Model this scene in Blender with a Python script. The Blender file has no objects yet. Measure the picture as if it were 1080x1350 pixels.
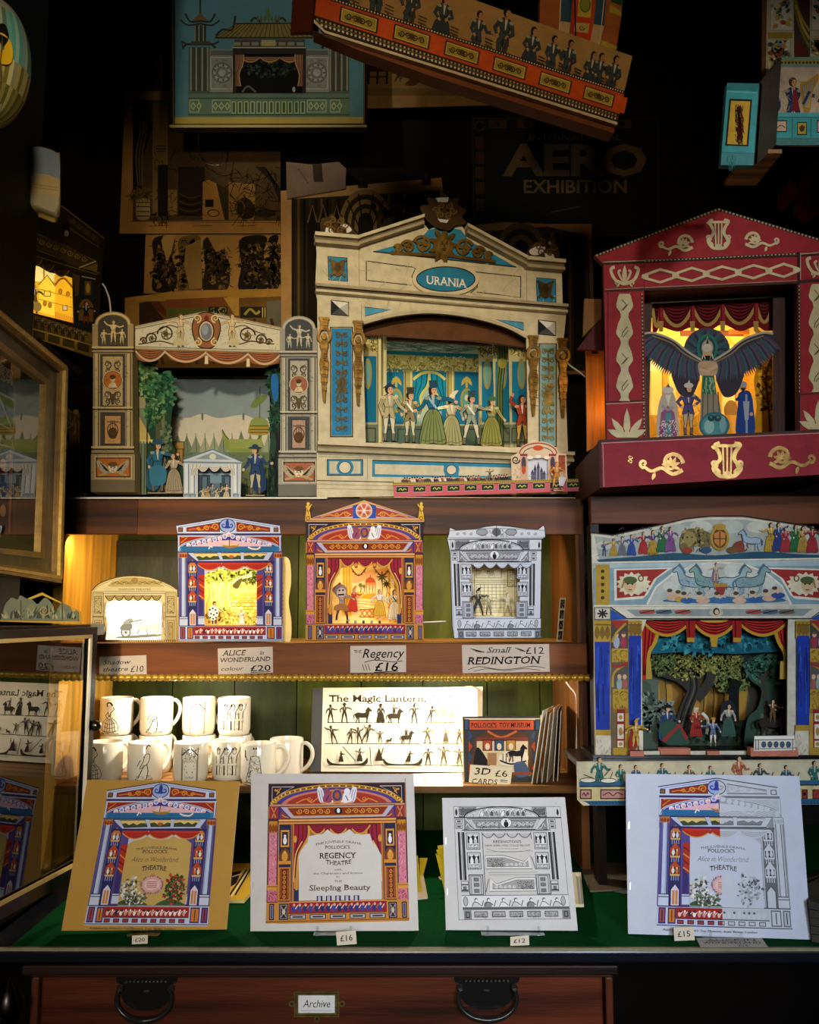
import bpy,math,random
import numpy as np
from mathutils import Vector,Matrix
from mathutils.geometry import tessellate_polygon

SC=bpy.context.scene
COL=SC.collection
R=math.radians
# ------------------------------------------------------------------ camera
F=1157.0
PITCH=R(6.5)
CAM=Vector((0.0,0.0,1.40))
cam_data=bpy.data.cameras.new('camera')
cam_data.sensor_fit='HORIZONTAL'
cam_data.sensor_width=36.0
cam_data.lens=36.0*F/1080.0
cam_data.clip_start=0.02
cam=bpy.data.objects.new('camera',cam_data)
cam.location=CAM
cam.rotation_euler=(R(90)+PITCH,0,0)
COL.objects.link(cam)
SC.camera=cam
# ------------------------------------------------------------------ colour management, world
SC.view_settings.view_transform='Standard'
SC.view_settings.look='None'
SC.view_settings.gamma=1.0
SC.view_settings.use_curve_mapping=False
SC.view_settings.exposure=0.15
SC.cycles.use_denoising=True
SC.cycles.max_bounces=6
SC.cycles.transparent_max_bounces=12
SC.cycles.caustics_reflective=False
SC.cycles.caustics_refractive=False
SC.cycles.sample_clamp_indirect=4.0
wd=bpy.data.worlds.new('world')
SC.world=wd
wd.use_nodes=True
wd.node_tree.nodes['Background'].inputs[0].default_value=(0.55,0.6,0.8,1)
wd.node_tree.nodes['Background'].inputs[1].default_value=0.004

FWD=Vector((0,math.cos(PITCH),math.sin(PITCH)))
UPV=Vector((0,-math.sin(PITCH),math.cos(PITCH)))

def ray(px,py):
 return FWD+Vector((1,0,0))*((px-540)/F)+UPV*(-(py-675)/F)

def at(px,py,y):
 """world point seen at photo position (px, py) at depth y"""
 d=ray(px,py)
 return CAM+d*(y/d.y)

# ------------------------------------------------------------------ lights
def aim(o,target):
 d=Vector(target)-o.location
 o.rotation_euler=d.to_track_quat('-Z','Y').to_euler()

def spot(name,loc,target,power,color,cone,blend=0.6,radius=0.05):
 l=bpy.data.lights.new(name,'SPOT')
 l.energy=power
 l.color=color
 l.spot_size=R(cone)
 l.spot_blend=blend
 l.shadow_soft_size=radius
 o=bpy.data.objects.new(name,l)
 o.location=loc
 aim(o,target)
 COL.objects.link(o)
 return o

def area(name,loc,target,power,color,sx,sy,spread=180):
 l=bpy.data.lights.new(name,'AREA')
 l.energy=power
 l.color=color
 l.shape='RECTANGLE'
 l.size=sx
 l.size_y=sy
 l.spread=R(spread)
 o=bpy.data.objects.new(name,l)
 o.location=loc
 aim(o,target)
 COL.objects.link(o)
 return o

def point(name,loc,power,color,radius=0.02):
 l=bpy.data.lights.new(name,'POINT')
 l.energy=power
 l.color=color
 l.shadow_soft_size=radius
 o=bpy.data.objects.new(name,l)
 o.location=loc
 COL.objects.link(o)
 return o

WARM=(1.0,0.72,0.38)
WARM2=(1.0,0.80,0.52)
NEUT=(1.0,0.93,0.82)
COOL=(0.74,0.84,1.0)
# spots in front of the display, each with its own beam; some are added fill
spot('display_spot',(-0.25,-0.2,2.3),at(440,520,1.86),92,(1.0,.86,.62),33,0.9,0.06)
spot('display_spot',(0.75,-0.3,2.3),at(960,490,1.65),54,NEUT,28,0.9,0.06)
spot('display_spot',(0.1,0.1,2.4),at(640,80,1.5),22,WARM,44,0.9,0.06)
spot('display_spot',(0.9,0.2,2.2),at(1040,150,1.42),14,NEUT,26,0.9,0.04)
spot('display_spot',(-0.85,-0.3,2.2),at(345,70,1.98),80,NEUT,17,0.7,0.04)  # added to brighten the pavilion picture
spot('display_spot',(0.0,-0.2,2.05),at(40,230,1.5),30,WARM2,24,0.8,0.04)  # added fill for the sensor and balloon
spot('display_spot',(0.35,0.5,2.3),at(95,390,1.9),22,WARM2,14,0.8,0.04)  # added to bring up the edge-on left theatre
spot('display_spot',(-0.3,-0.9,1.8),at(185,815,1.79),190,(1.0,.84,.56),13,0.9,0.04)  # added to brighten the shadow theatre and its card
spot('display_spot',(-0.35,0.0,1.95),at(330,290,2.2),34,WARM2,20,0.9,0.04)  # added to lift the wall sheets
# daylight of the shop window behind the viewer, falling low on the counter
spot('window_light',(0.75,-1.1,1.75),at(850,1030,1.5),150,COOL,36,0.9,0.25)
spot('window_light',(-0.1,-1.1,1.75),at(380,970,1.65),130,NEUT,44,0.9,0.25)
# strip lamps hidden behind the cabinet's fascia boards
area('shelf_lamp',at(400,712,1.86)+Vector((0,0,-.004)),at(400,800,1.98),3.2,WARM,1.0,0.02)
point('shelf_lamp',at(240,903,1.87),2.7,NEUT,.012)
point('shelf_lamp',at(590,903,1.85),3.4,NEUT,.012)

# ------------------------------------------------------------------ colours
_hc={}

def H(s):
 """sRGB hex -> linear rgba"""
 if not isinstance(s,str):
  return s
 r=_hc.get(s)
 if r is None:
  v=[int(s[i:i+2],16)/255 for i in (0,2,4)]
  r=tuple([x/12.92 if x<=0.04045 else ((x+0.055)/1.055)**2.4 for x in v]+[1.0])
  _hc[s]=r
 return r

def mixc(a,b,t):
 a,b=H(a),H(b)
 return tuple(a[i]*(1-t)+b[i]*t for i in range(3))+(1.0,)

# ------------------------------------------------------------------ materials (all procedural, all read the surface's own colour 'ink')
MATS={}

def pmat(name,rough=0.6,spec=0.3,metal=0.0,noise=0.08,nscale=60,nstretch=(1,1,1),dark=None,bump=0.0,bscale=120,coat=0.0,sheen=0.0,rings=False):
 m=bpy.data.materials.new(name)
 m.use_nodes=True
 nt=m.node_tree
 N,L=nt.nodes,nt.links
 b=N['Principled BSDF']
 b.inputs['Roughness'].default_value=rough
 b.inputs['Specular IOR Level'].default_value=spec
 b.inputs['Metallic'].default_value=metal
 b.inputs['Coat Weight'].default_value=coat
 b.inputs['Sheen Weight'].default_value=sheen
 at_=N.new('ShaderNodeAttribute')
 at_.attribute_name='ink'
 tc=N.new('ShaderNodeTexCoord')
 mp=N.new('ShaderNodeMapping')
 mp.inputs['Scale'].default_value=nstretch
 L.new(tc.outputs['Object'],mp.inputs['Vector'])
 no=N.new('ShaderNodeTexNoise')
 no.inputs['Scale'].default_value=nscale
 no.inputs['Detail'].default_value=5
 no.inputs['Roughness'].default_value=0.6
 L.new(mp.outputs['Vector'],no.inputs['Vector'])
 fac=no.outputs['Fac']
 if rings:
  wv=N.new('ShaderNodeTexWave')
  wv.wave_type='BANDS'
  wv.bands_direction='Y'
  wv.inputs['Scale'].default_value=1.4
  wv.inputs['Distortion'].default_value=9
  wv.inputs['Detail'].default_value=3
  wv.inputs['Detail Scale'].default_value=1.2
  L.new(mp.outputs['Vector'],wv.inputs['Vector'])
  ma=N.new('ShaderNodeMath')
  ma.operation='MULTIPLY_ADD'
  L.new(wv.outputs['Fac'],ma.inputs[0])
  ma.inputs[1].default_value=0.35
  mb=N.new('ShaderNodeMath')
  mb.operation='MULTIPLY'
  L.new(fac,mb.inputs[0])
  mb.inputs[1].default_value=0.8
  L.new(mb.outputs[0],ma.inputs[2])
  fac=ma.outputs[0]
 rp=N.new('ShaderNodeValToRGB')
 d=1-noise if dark is None else dark
 rp.color_ramp.elements[0].position=0.3
 rp.color_ramp.elements[0].color=(d,d,d,1)
 rp.color_ramp.elements[1].position=0.72
 rp.color_ramp.elements[1].color=(1+noise,)*3+(1,)
 L.new(fac,rp.inputs['Fac'])
 mx=N.new('ShaderNodeMix')
 mx.data_type='RGBA'
 mx.blend_type='MULTIPLY'
 mx.inputs[0].default_value=1.0
 L.new(at_.outputs['Color'],mx.inputs[6])
 L.new(rp.outputs['Color'],mx.inputs[7])
 L.new(mx.outputs[2],b.inputs['Base Color'])
 if bump:
  n2=N.new('ShaderNodeTexNoise')
  n2.inputs['Scale'].default_value=bscale
  n2.inputs['Detail'].default_value=4
  L.new(mp.outputs['Vector'],n2.inputs['Vector'])
  bp=N.new('ShaderNodeBump')
  bp.inputs['Strength'].default_value=bump
  bp.inputs['Distance'].default_value=0.002
  L.new(n2.outputs['Fac'],bp.inputs['Height'])
  L.new(bp.outputs['Normal'],b.inputs['Normal'])
 MATS[name]=m
 return m

pmat('printed_paper',0.8,0.08,noise=0.06,nscale=45)
pmat('printed_card',0.6,0.12,noise=0.05,nscale=30)
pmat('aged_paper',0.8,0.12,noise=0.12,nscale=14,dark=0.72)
pmat('painted_board',0.6,0.15,noise=0.10,nscale=40,dark=0.78,bump=0.15)
pmat('wood_along',0.5,0.2,noise=0.3,nscale=9,nstretch=(0.35,6,6),dark=0.28,bump=0.25,bscale=60,rings=True)
pmat('wood_upright',0.5,0.2,noise=0.15,nscale=9,nstretch=(6,6,0.35),dark=0.45,bump=0.25,bscale=60)
pmat('plank_paint',0.5,0.18,noise=0.3,nscale=10,nstretch=(3,3,0.8),dark=0.55,bump=0.3,bscale=40)
pmat('gilt',0.36,0.5,metal=0.75,noise=0.2,nscale=60,dark=0.5,bump=0.2)
pmat('gold_paint',0.34,0.5,metal=0.3,noise=0.15,nscale=60,dark=0.6,bump=0.15)
pmat('black_lacquer',0.25,0.4,noise=0.1,nscale=20)
pmat('baize',0.95,0.05,noise=0.3,nscale=220,dark=0.7,bump=0.4,bscale=600)
pmat('ceramic',0.12,0.5,noise=0.01,nscale=5,coat=0.3)
pmat('plastic',0.35,0.4,noise=0.03,nscale=20)
pmat('metal',0.28,0.5,metal=1.0,noise=0.1,nscale=80)
pmat('plaster',0.9,0.1,noise=0.25,nscale=6,dark=0.6,bump=0.2,bscale=30)

def glass_mat(name,refl=0.12,tint=(0.97,0.98,0.96,1),rough=0.0,graze=0.75):
 m=bpy.data.materials.new(name)
 m.use_nodes=True
 nt=m.node_tree
 N,L=nt.nodes,nt.links
 out=N['Material Output']
 N.remove(N['Principled BSDF'])
 t=N.new('ShaderNodeBsdfTransparent')
 t.inputs[0].default_value=tint
 g=N.new('ShaderNodeBsdfGlossy')
 g.inputs['Roughness'].default_value=rough
 g.inputs['Color'].default_value=(1,1,1,1)
 lw=N.new('ShaderNodeLayerWeight')
 lw.inputs['Blend'].default_value=0.35
 mr=N.new('ShaderNodeMapRange')
 mr.inputs['To Min'].default_value=refl
 mr.inputs['To Max'].default_value=graze
 L.new(lw.outputs['Fresnel'],mr.inputs['Value'])
 mx=N.new('ShaderNodeMixShader')
 L.new(mr.outputs['Result'],mx.inputs[0])
 L.new(t.outputs[0],mx.inputs[1])
 L.new(g.outputs[0],mx.inputs[2])
 L.new(mx.outputs[0],out.inputs['Surface'])
 MATS[name]=m

glass_mat('glass',0.03,graze=0.22)
glass_mat('door_glass',0.10,(0.72,0.71,0.62,1),0.0,0.52)
glass_mat('acrylic',0.05,(0.93,0.96,0.96,1),0.05,0.6)

def lit_mat(name,strength):
 """paper or bulb that is lit from behind: gives off its own printed colour"""
 m=bpy.data.materials.new(name)
 m.use_nodes=True
 nt=m.node_tree
 N,L=nt.nodes,nt.links
 b=N['Principled BSDF']
 b.inputs['Roughness'].default_value=0.7
 a=N.new('ShaderNodeAttribute')
 a.attribute_name='ink'
 L.new(a.outputs['Color'],b.inputs['Base Color'])
 L.new(a.outputs['Color'],b.inputs['Emission Color'])
 b.inputs['Emission Strength'].default_value=strength
 MATS[name]=m

# ------------------------------------------------------------------ planes and mappings
class Plane:
 def __init__(s,o,u,v):
  s.o=Vector(o)
  s.u=Vector(u).normalized()
  v=Vector(v)
  s.v=(v-s.u*v.dot(s.u)).normalized()
  s.n=s.u.cross(s.v)

 def hit(s,px,py):
  d=ray(px,py)
  t=(s.o-CAM).dot(s.n)/d.dot(s.n)
  q=CAM+d*t-s.o
  return q.dot(s.u),q.dot(s.v)

 def back(s,d):
  p=Plane(s.o-s.n*d,s.u,s.v)
  p.depth=getattr(s,'depth',0.0)+d
  return p

 def matrix(s):
  m=Matrix.Identity(4)
  n=-s.n
  for i in range(3):
   m[i][0],m[i][1],m[i][2],m[i][3]=s.u[i],n[i],s.v[i],s.o[i]
  return m

def vplane(px,py,y,rot=0.0,lean=0.0,roll=0.0):
 """upright plane through the point seen at (px, py) at depth y; rot about z (deg), lean back (deg)"""
 r,l=R(rot),R(lean)
 u=Vector((math.cos(r),math.sin(r),0))
 bk=Vector((-math.sin(r),math.cos(r),0))
 v=Vector((0,0,1))*math.cos(l)+bk*math.sin(l)
 if roll:
  q=R(roll)
  u,v=u*math.cos(q)+v*math.sin(q),v*math.cos(q)-u*math.sin(q)
 return Plane(at(px,py,y),u,v)

def pm(pl,x0=0.0,y0=0.0,sc=1.0):
 d=getattr(pl,'depth',0.0)

 def M(u,v,c=0.0):
  a,b=pl.hit(x0+u*sc,y0+v*sc)
  return (a,d-c,b)
 return M

def homog(dst,W,Hh):
 src=[(0,0),(W,0),(W,Hh),(0,Hh)]
 A=[]
 B=[]
 for (x,y),(X,Y) in zip(src,dst):
  A+=[[x,y,1,0,0,0,-X*x,-X*y],[0,0,0,x,y,1,-Y*x,-Y*y]]
  B+=[X,Y]
 h=np.linalg.solve(np.array(A,float),np.array(B,float))
 return [float(q) for q in h]+[1.0]

def qm(pl,quad,W,Hh):
 """canvas W x Hh laid over the four photo corners TL,TR,BR,BL on a plane"""
 d=getattr(pl,'depth',0.0)
 h=homog([pl.hit(*q) for q in quad],W,Hh)

 def M(u,v,c=0.0):
  w=h[6]*u+h[7]*v+h[8]
  return ((h[0]*u+h[1]*v+h[2])/w,d-c,(h[3]*u+h[4]*v+h[5])/w)
 return M

def lm(x0=0.0,z0=0.0,sc=1.0,y=0.0):
 """plain local sheet: u right, v down"""
 return lambda u,v,c=0.0:(x0+u*sc,y-c,z0-v*sc)

def cylm(cx,cy,r,z0,sc,a0):
 """wrap round an upright cylinder facing the camera"""
 def M(u,v,c=0.0):
  a=a0+u*sc/r
  return (cx+(r+c)*math.sin(a),cy-(r+c)*math.cos(a),z0-v*sc)
 return M

EPS=6e-6

def sm(pts,n=6,closed=False):
 """smooth curve through points (Catmull-Rom)"""
 P=[tuple(p) for p in pts]
 if closed:
  P=[P[-1]]+P+[P[0],P[1]]
 else:
  P=[P[0]]+P+[P[-1]]
 out=[]
 for i in range(1,len(P)-2):
  a,b,c,d=P[i-1],P[i],P[i+1],P[i+2]
  for k in range(n):
   t=k/n
   out.append(tuple(0.5*(2*b[j]+(c[j]-a[j])*t+(2*a[j]-5*b[j]+4*c[j]-d[j])*t*t+(3*b[j]-a[j]-3*c[j]+d[j])*t**3) for j in range(len(b))))
 if not closed:
  out.append(P[-2])
 return out

def arc(cx,cy,rx,ry,a0,a1,n=14):
 return [(cx+rx*math.cos(R(a0+(a1-a0)*i/n)),cy+ry*math.sin(R(a0+(a1-a0)*i/n))) for i in range(n+1)]

# ------------------------------------------------------------------ mesh builder with a drawing kit
FLOOR={}

class MB:
 def __init__(s,M=None,mat='printed_card'):
  s.v,s.f,s.c,s.m,s.sm=[],[],[],[],[]
  s.M=M
  s.lv=0
  s.base=0.0
  s.hold=False
  s.solid=0.0
  s.mats=[mat]
  s.cm=0
  s.filt=None

 def use(s,mat):
  if mat not in s.mats:
   s.mats.append(mat)
  s.cm=s.mats.index(mat)
  return s

 def ink(s,c):
  c=H(c)
  if s.filt:
   c=s.filt(c)
  return c

 # --- raw 3-D
 def face(s,idx,col,smooth=False):
  s.f.append(idx)
  s.c.append(H(col) if s.filt is None else s.filt(H(col)))
  s.m.append(s.cm)
  s.sm.append(smooth)

 def add(s,p):
  s.v.append(tuple(p))
  return len(s.v)-1

 def box(s,x0,x1,y0,y1,z0,z1,col):
  b=len(s.v)
  for x in (x0,x1):
   for y in (y0,y1):
    for z in (z0,z1):
     s.v.append((x,y,z))
  for q in ((0,1,3,2),(4,6,7,5),(0,4,5,1),(2,3,7,6),(0,2,6,4),(1,5,7,3)):
   s.face([b+i for i in q],col)
  return s

 def bbox(s,x0,x1,y0,y1,z0,z1,col,r=0.003):
  """box with chamfered edges along the front and ends"""
  b=len(s.v)
  xs=(x0,x1)
  rings=[(x0+r,x1-r,y0,z0+r,z1-r),(x0,x1,y0+r,z0,z1),(x0,x1,y1-r,z0,z1),(x0+r,x1-r,y1,z0+r,z1-r)]
  for (a,c,y,d,e) in rings:
   s.v+=[(a,y,d),(c,y,d),(c,y,e),(a,y,e)]
  s.face([b,b+1,b+2,b+3],col)
  s.face([b+15,b+14,b+13,b+12],col)
  for k in range(3):
   for i in range(4):
    j=(i+1)%4
    s.face([b+4*k+i,b+4*k+4+i,b+4*k+4+j,b+4*k+j],col)
  return s

 def lathe(s,prof,cx,cy,cz,col,n=28,a0=0,a1=360,smooth=True):
  b=len(s.v)
  full=abs(a1-a0)>=360
  m=n if full else n+1
  for (r,z) in prof:
   for i in range(m):
    a=R(a0+(a1-a0)*i/n)
    s.v.append((cx+r*math.cos(a),cy+r*math.sin(a),cz+z))
  for k in range(len(prof)-1):
   for i in range(n):
    j=(i+1)%m
    s.face([b+k*m+i,b+k*m+j,b+(k+1)*m+j,b+(k+1)*m+i],col,smooth)
  return s

 def tube(s,pts,r,col,n=8,cap=True):
  P=[Vector(p) for p in pts]
  b=len(s.v)
  prev=None
  for i,p in enumerate(P):
   t=(P[min(i+1,len(P)-1)]-P[max(i-1,0)]).normalized()
   if prev is None:
    a=Vector((0,0,1)) if abs(t.z)<0.9 else Vector((1,0,0))
    x=t.cross(a).normalized()
   else:
    x=(prev-t*prev.dot(t)).normalized()
   prev=x
   y=t.cross(x)
   rr=r[i] if isinstance(r,(list,tuple)) else r
   for k in range(n):
    q=2*math.pi*k/n
    s.v.append(tuple(p+(x*math.cos(q)+y*math.sin(q))*rr))
  for i in range(len(P)-1):
   for k in range(n):
    j=(k+1)%n
    s.face([b+i*n+k,b+i*n+j,b+(i+1)*n+j,b+(i+1)*n+k],col,True)
  if cap:
   s.face([b+k for k in range(n)][::-1],col)
   s.face([b+(len(P)-1)*n+k for k in range(n)],col)
  return s

 def ball(s,c,r,col,n=10,sz=1.0):
  prof=[(r*math.sin(math.pi*i/n)+1e-5,-r*sz*math.cos(math.pi*i/n)) for i in range(n+1)]
  return s.lathe(prof,c[0],c[1],c[2],col,n*2)

 # --- 2-D drawing on the mapped sheet
 def _lev(s):
  c=s.base+s.lv*EPS
  if not s.hold:
   s.lv+=1
  return c

 def poly(s,pts,col,holes=(),convex=False):
  c=s._lev()
  if s.solid:
   return s._slab(pts,holes,col,s.solid,c)
  b=len(s.v)
  n=len(pts)
  for p in pts:
   s.v.append(s.M(p[0],p[1],c))
  if (n<=4 or convex) and not holes:
   s.face(list(range(b,b+n)),col)
   return s
  for h in holes:
   for p in h:
    s.v.append(s.M(p[0],p[1],c))
  for t in tessellate_polygon([[Vector((p[0],p[1],0)) for p in q] for q in [pts]+list(holes)]):
   s.face([b+i for i in t],col)
  return s

 def _slab(s,pts,holes,col,t,c=0.0,edge=None):
  loops=[list(pts)]+[list(h) for h in holes]
  b=len(s.v)
  n=sum(len(q) for q in loops)
  for cc in (c,c-t):
   for q in loops:
    for p in q:
     s.v.append(s.M(p[0],p[1],cc))
  for tr in tessellate_polygon([[Vector((p[0],p[1],0)) for p in q] for q in loops]):
   s.face([b+i for i in tr],col)
   s.face([b+n+i for i in reversed(tr)],edge or col)
  k=b
  for q in loops:
   m=len(q)
   for i in range(m):
    j=(i+1)%m
    s.face([k+i,k+n+i,k+n+j,k+j],edge or col)
   k+=m
  return s

 def slab(s,pts,col,t=0.002,holes=(),edge=None):
  """solid sheet with thickness t behind the drawing surface"""
  c=s._lev()
  return s._slab(pts,holes,col,t,c,edge)

 def rect(s,x0,y0,x1,y1,col):
  return s.poly([(x0,y0),(x1,y0),(x1,y1),(x0,y1)],col)

 def frame(s,x0,y0,x1,y1,w,col):
  h=s.hold
  c=s.lv
  s.hold=True
  s.rect(x0,y0,x1,y0+w,col)
  s.rect(x0,y1-w,x1,y1,col)
  s.rect(x0,y0+w,x0+w,y1-w,col)
  s.rect(x1-w,y0+w,x1,y1-w,col)
  s.hold=h
  if not h:
   s.lv=c+1
  return s

 def line(s,pts,w,col,closed=False):
  """stroke; w may be a list of widths"""
  n=len(pts)
  if n<2:
   return s
  L_,Rr=[],[]
  for i in range(n):
   if closed:
    a,b=pts[i-1],pts[(i+1)%n]
   else:
    a,b=pts[max(i-1,0)],pts[min(i+1,n-1)]
   dx,dy=b[0]-a[0],b[1]-a[1]
   d=math.hypot(dx,dy) or 1e-9
   ww=(w[i] if isinstance(w,(list,tuple)) else w)/2
   nx,ny=-dy/d*ww,dx/d*ww
   L_.append((pts[i][0]+nx,pts[i][1]+ny))
   Rr.append((pts[i][0]-nx,pts[i][1]-ny))
  c=s._lev()
  b=len(s.v)
  sol=s.solid
  for p,q in zip(L_,Rr):
   s.v.append(s.M(p[0],p[1],c))
   s.v.append(s.M(q[0],q[1],c))
   if sol:
    s.v.append(s.M(p[0],p[1],c-sol))
    s.v.append(s.M(q[0],q[1],c-sol))
  k=4 if sol else 2
  for i in range(n if closed else n-1):
   j=(i+1)%n
   s.face([b+k*i,b+k*i+1,b+k*j+1,b+k*j],col)
   if sol:
    s.face([b+k*i,b+k*j,b+k*j+2,b+k*i+2],col)
    s.face([b+k*i+1,b+k*i+3,b+k*j+3,b+k*j+1],col)
    s.face([b+k*i+2,b+k*j+2,b+k*j+3,b+k*i+3],col)
  return s

 def ell(s,cx,cy,rx,ry,col,n=20):
  return s.poly(arc(cx,cy,rx,ry,0,360*(n-1)/n,n-1),col,convex=True)

 def ring(s,cx,cy,rx,ry,w,col,n=24):
  return s.line(arc(cx,cy,rx,ry,0,360*(n-1)/n,n-1),w,col,True)

 def scroll(s,cx,cy,r,col,w=1.0,turns=1.6,a0=0,d=1,n=26,tail=None):
  pts,ws=[],[]
  if tail:
   pts.append(tail)
   ws.append(w)
  for i in range(n+1):
   t=i/n
   rr=r*(1-0.86*t)
   a=R(a0)+d*turns*2*math.pi*t
   pts.append((cx+rr*math.cos(a),cy+rr*math.sin(a)))
   ws.append(w*(1-0.45*t))
  s.line(pts,ws,col)
  return s

 def rinceau(s,x0,x1,y,h,n,col,w=1.0,leaf=True):
  """running scroll ornament"""
  st=(x1-x0)/n
  hh=s.hold
  lv=s.lv
  s.hold=True
  for i in range(n):
   cx=x0+st*(i+0.5)
   d=1 if i%2 else-1
   r=min(h*0.42,abs(st)*0.46)
   s.scroll(cx,y+d*h*0.04,r,col,w,1.5,180,d)
   if leaf:
    for a in (-50,0,50):
     q=R(a)+(0 if d>0 else 0)
     s.leaf(cx+st*0.5,y,h*0.34,90*d+a,h*0.12,col)
  s.hold=hh
  if not hh:
   s.lv=lv+1
  return s

 def leaf(s,x,y,l,ang,w,col):
  a=R(ang)
  ca,sa=math.cos(a),math.sin(a)
  pts=[(0,0),(l*0.35,w*0.5),(l*0.7,w*0.38),(l,0),(l*0.7,-w*0.38),(l*0.35,-w*0.5)]
  return s.poly([(x+p*ca-q*sa,y+p*sa+q*ca) for p,q in pts],col,convex=True)

 def foliage(s,cx,cy,rx,ry,n,cols,size,seed=1,up=False):
  """clump of individual leaves"""
  rn=random.Random(seed)
  hh=s.hold
  lv=s.lv
  s.hold=True
  for k in range(n):
   s.lv=lv+(k*4//max(n,1))
   a=rn.random()*6.283
   q=math.sqrt(rn.random())
   x,y=cx+rx*q*math.cos(a),cy+ry*q*math.sin(a)
   z=size*rn.uniform(0.6,1.3)
   s.leaf(x,y,z,rn.uniform(-160,-20) if up else rn.uniform(0,360),z*rn.uniform(0.4,0.75),rn.choice(cols))
  s.hold=hh
  s.lv=lv+(0 if hh else 5)
  return s

 def hatch(s,x0,y0,x1,y1,n,col,w=0.6,seed=1,ang=None,ln=None):
  """engraver's strokes"""
  rn=random.Random(seed)
  hh=s.hold
  lv=s.lv
  s.hold=True
  for k in range(n):
   x,y=rn.uniform(x0,x1),rn.uniform(y0,y1)
   a=R(rn.uniform(0,180) if ang is None else ang+rn.uniform(-14,14))
   l=(ln or (x1-x0)*0.15)*rn.uniform(0.5,1.2)
   s.line([(x,y),(x+l*math.cos(a),y+l*math.sin(a))],[w,w*0.5],col)
  s.hold=hh
  s.lv=lv+(0 if hh else 1)
  return s

 def swag(s,x0,x1,y,d,col,dark,fringe=None,top=0.0,folds=4):
  """one hanging loop of cloth between x0 and x1"""
  n=12
  xs=[x0+(x1-x0)*i/n for i in range(n+1)]
  par=lambda i,k:y+d*k*(1-(2*i/n-1)**2)
  s.poly([(xs[i],y-top) for i in range(n+1)]+[(xs[i],par(i,1.0)+d*0.12) for i in range(n,-1,-1)],col)
  for k in range(folds):
   q=(k+0.7)/(folds+0.2)
   s.line([(xs[i],par(i,q)) for i in range(n+1)],[0.1*abs(d)*(0.3+0.9*(1-abs(2*i/n-1))) for i in range(n+1)],dark)
  if fringe:
   s.line([(xs[i],par(i,1.0)+d*0.12) for i in range(n+1)],abs(d)*0.18,fringe)
  return s

 def drape(s,x0,x1,y0,y1,col,dark,fringe=None,side=1,folds=4):
  """side curtain drawn to one side"""
  w=x1-x0
  inner=x1 if side>0 else x0
  outer=x0 if side>0 else x1
  mid=outer+(inner-outer)*0.45
  e=sm([(inner,y0),(outer+(inner-outer)*0.9,y0+(y1-y0)*0.3),(mid,y0+(y1-y0)*0.62),(outer+(inner-outer)*0.62,y1)],5)
  s.poly([(outer,y0)]+e+[(outer,y1)],col)
  for k in range(folds):
   t=(k+0.6)/folds
   s.line([(outer+(p[0]-outer)*t,p[1]) for p in e],w*0.06,dark)
  if fringe:
   s.line(e,w*0.13,fringe)
  return s

 def column(s,x0,x1,y0,y1,col,dark,cap=None,base=None,flutes=3,ch=None):
  w=x1-x0
  ch=ch or w*0.9
  s.rect(x0,y0,x1,y1,col)
  for k in range(flutes):
   x=x0+w*(k+0.75)/(flutes+0.5)
   s.line([(x,y0),(x,y1)],w*0.1,dark)
  s.rect(x0+w*0.82,y0,x1,y1,dark)
  if cap:
   s.poly([(x0-w*0.18,y0),(x1+w*0.18,y0),(x1,y0+ch),(x0,y0+ch)],cap)
   s.line([(x0-w*0.1,y0+ch*0.35),(x1+w*0.1,y0+ch*0.35)],ch*0.12,dark)
   s.scroll(x0+w*0.2,y0+ch*0.55,w*0.2,dark,w*0.07,1.2)
   s.scroll(x1-w*0.2,y0+ch*0.55,w*0.2,dark,w*0.07,1.2,180,-1)
  if base:
   s.rect(x0-w*0.18,y1-w*0.35,x1+w*0.18,y1,base)
   s.line([(x0-w*0.18,y1-w*0.35),(x1+w*0.18,y1-w*0.35)],w*0.07,dark)
  return s

 def panel(s,x0,y0,x1,y1,fill,edge,w=1.0,orn=None,n=2):
  s.rect(x0,y0,x1,y1,edge)
  s.rect(x0+w,y0+w,x1-w,y1-w,fill)
  if orn:
   if (x1-x0)>=(y1-y0):
    s.rinceau(x0+1.5*w,x1-1.5*w,(y0+y1)/2,(y1-y0)*0.7,max(2,n),orn,(y1-y0)*0.07)
   else:
    st=(y1-y0-3*w)/max(2,n)
    for i in range(max(2,n)):
     cy=y0+1.5*w+st*(i+0.5)
     r=min(st*0.45,(x1-x0)*0.34)
     s.scroll((x0+x1)/2,cy,r,orn,(x1-x0)*0.07,1.5,90,1 if i%2 else-1)
  return s

 def dots(s,pts,r,col,n=7):
  hh,lv=s.hold,s.lv
  s.hold=True
  for p in pts:
   s.ell(p[0],p[1],r,r,col,n)
  s.hold=hh
  s.lv=lv+(0 if hh else 1)
  return s

 def dashes(s,p,q,n,w,col,fill=0.6):
  hh,lv=s.hold,s.lv
  s.hold=True
  for i in range(n):
   a,b=i/n,(i+fill)/n
   s.line([(p[0]+(q[0]-p[0])*a,p[1]+(q[1]-p[1])*a),(p[0]+(q[0]-p[0])*b,p[1]+(q[1]-p[1])*b)],w,col)
  s.hold=hh
  s.lv=lv+(0 if hh else 1)
  return s

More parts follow.
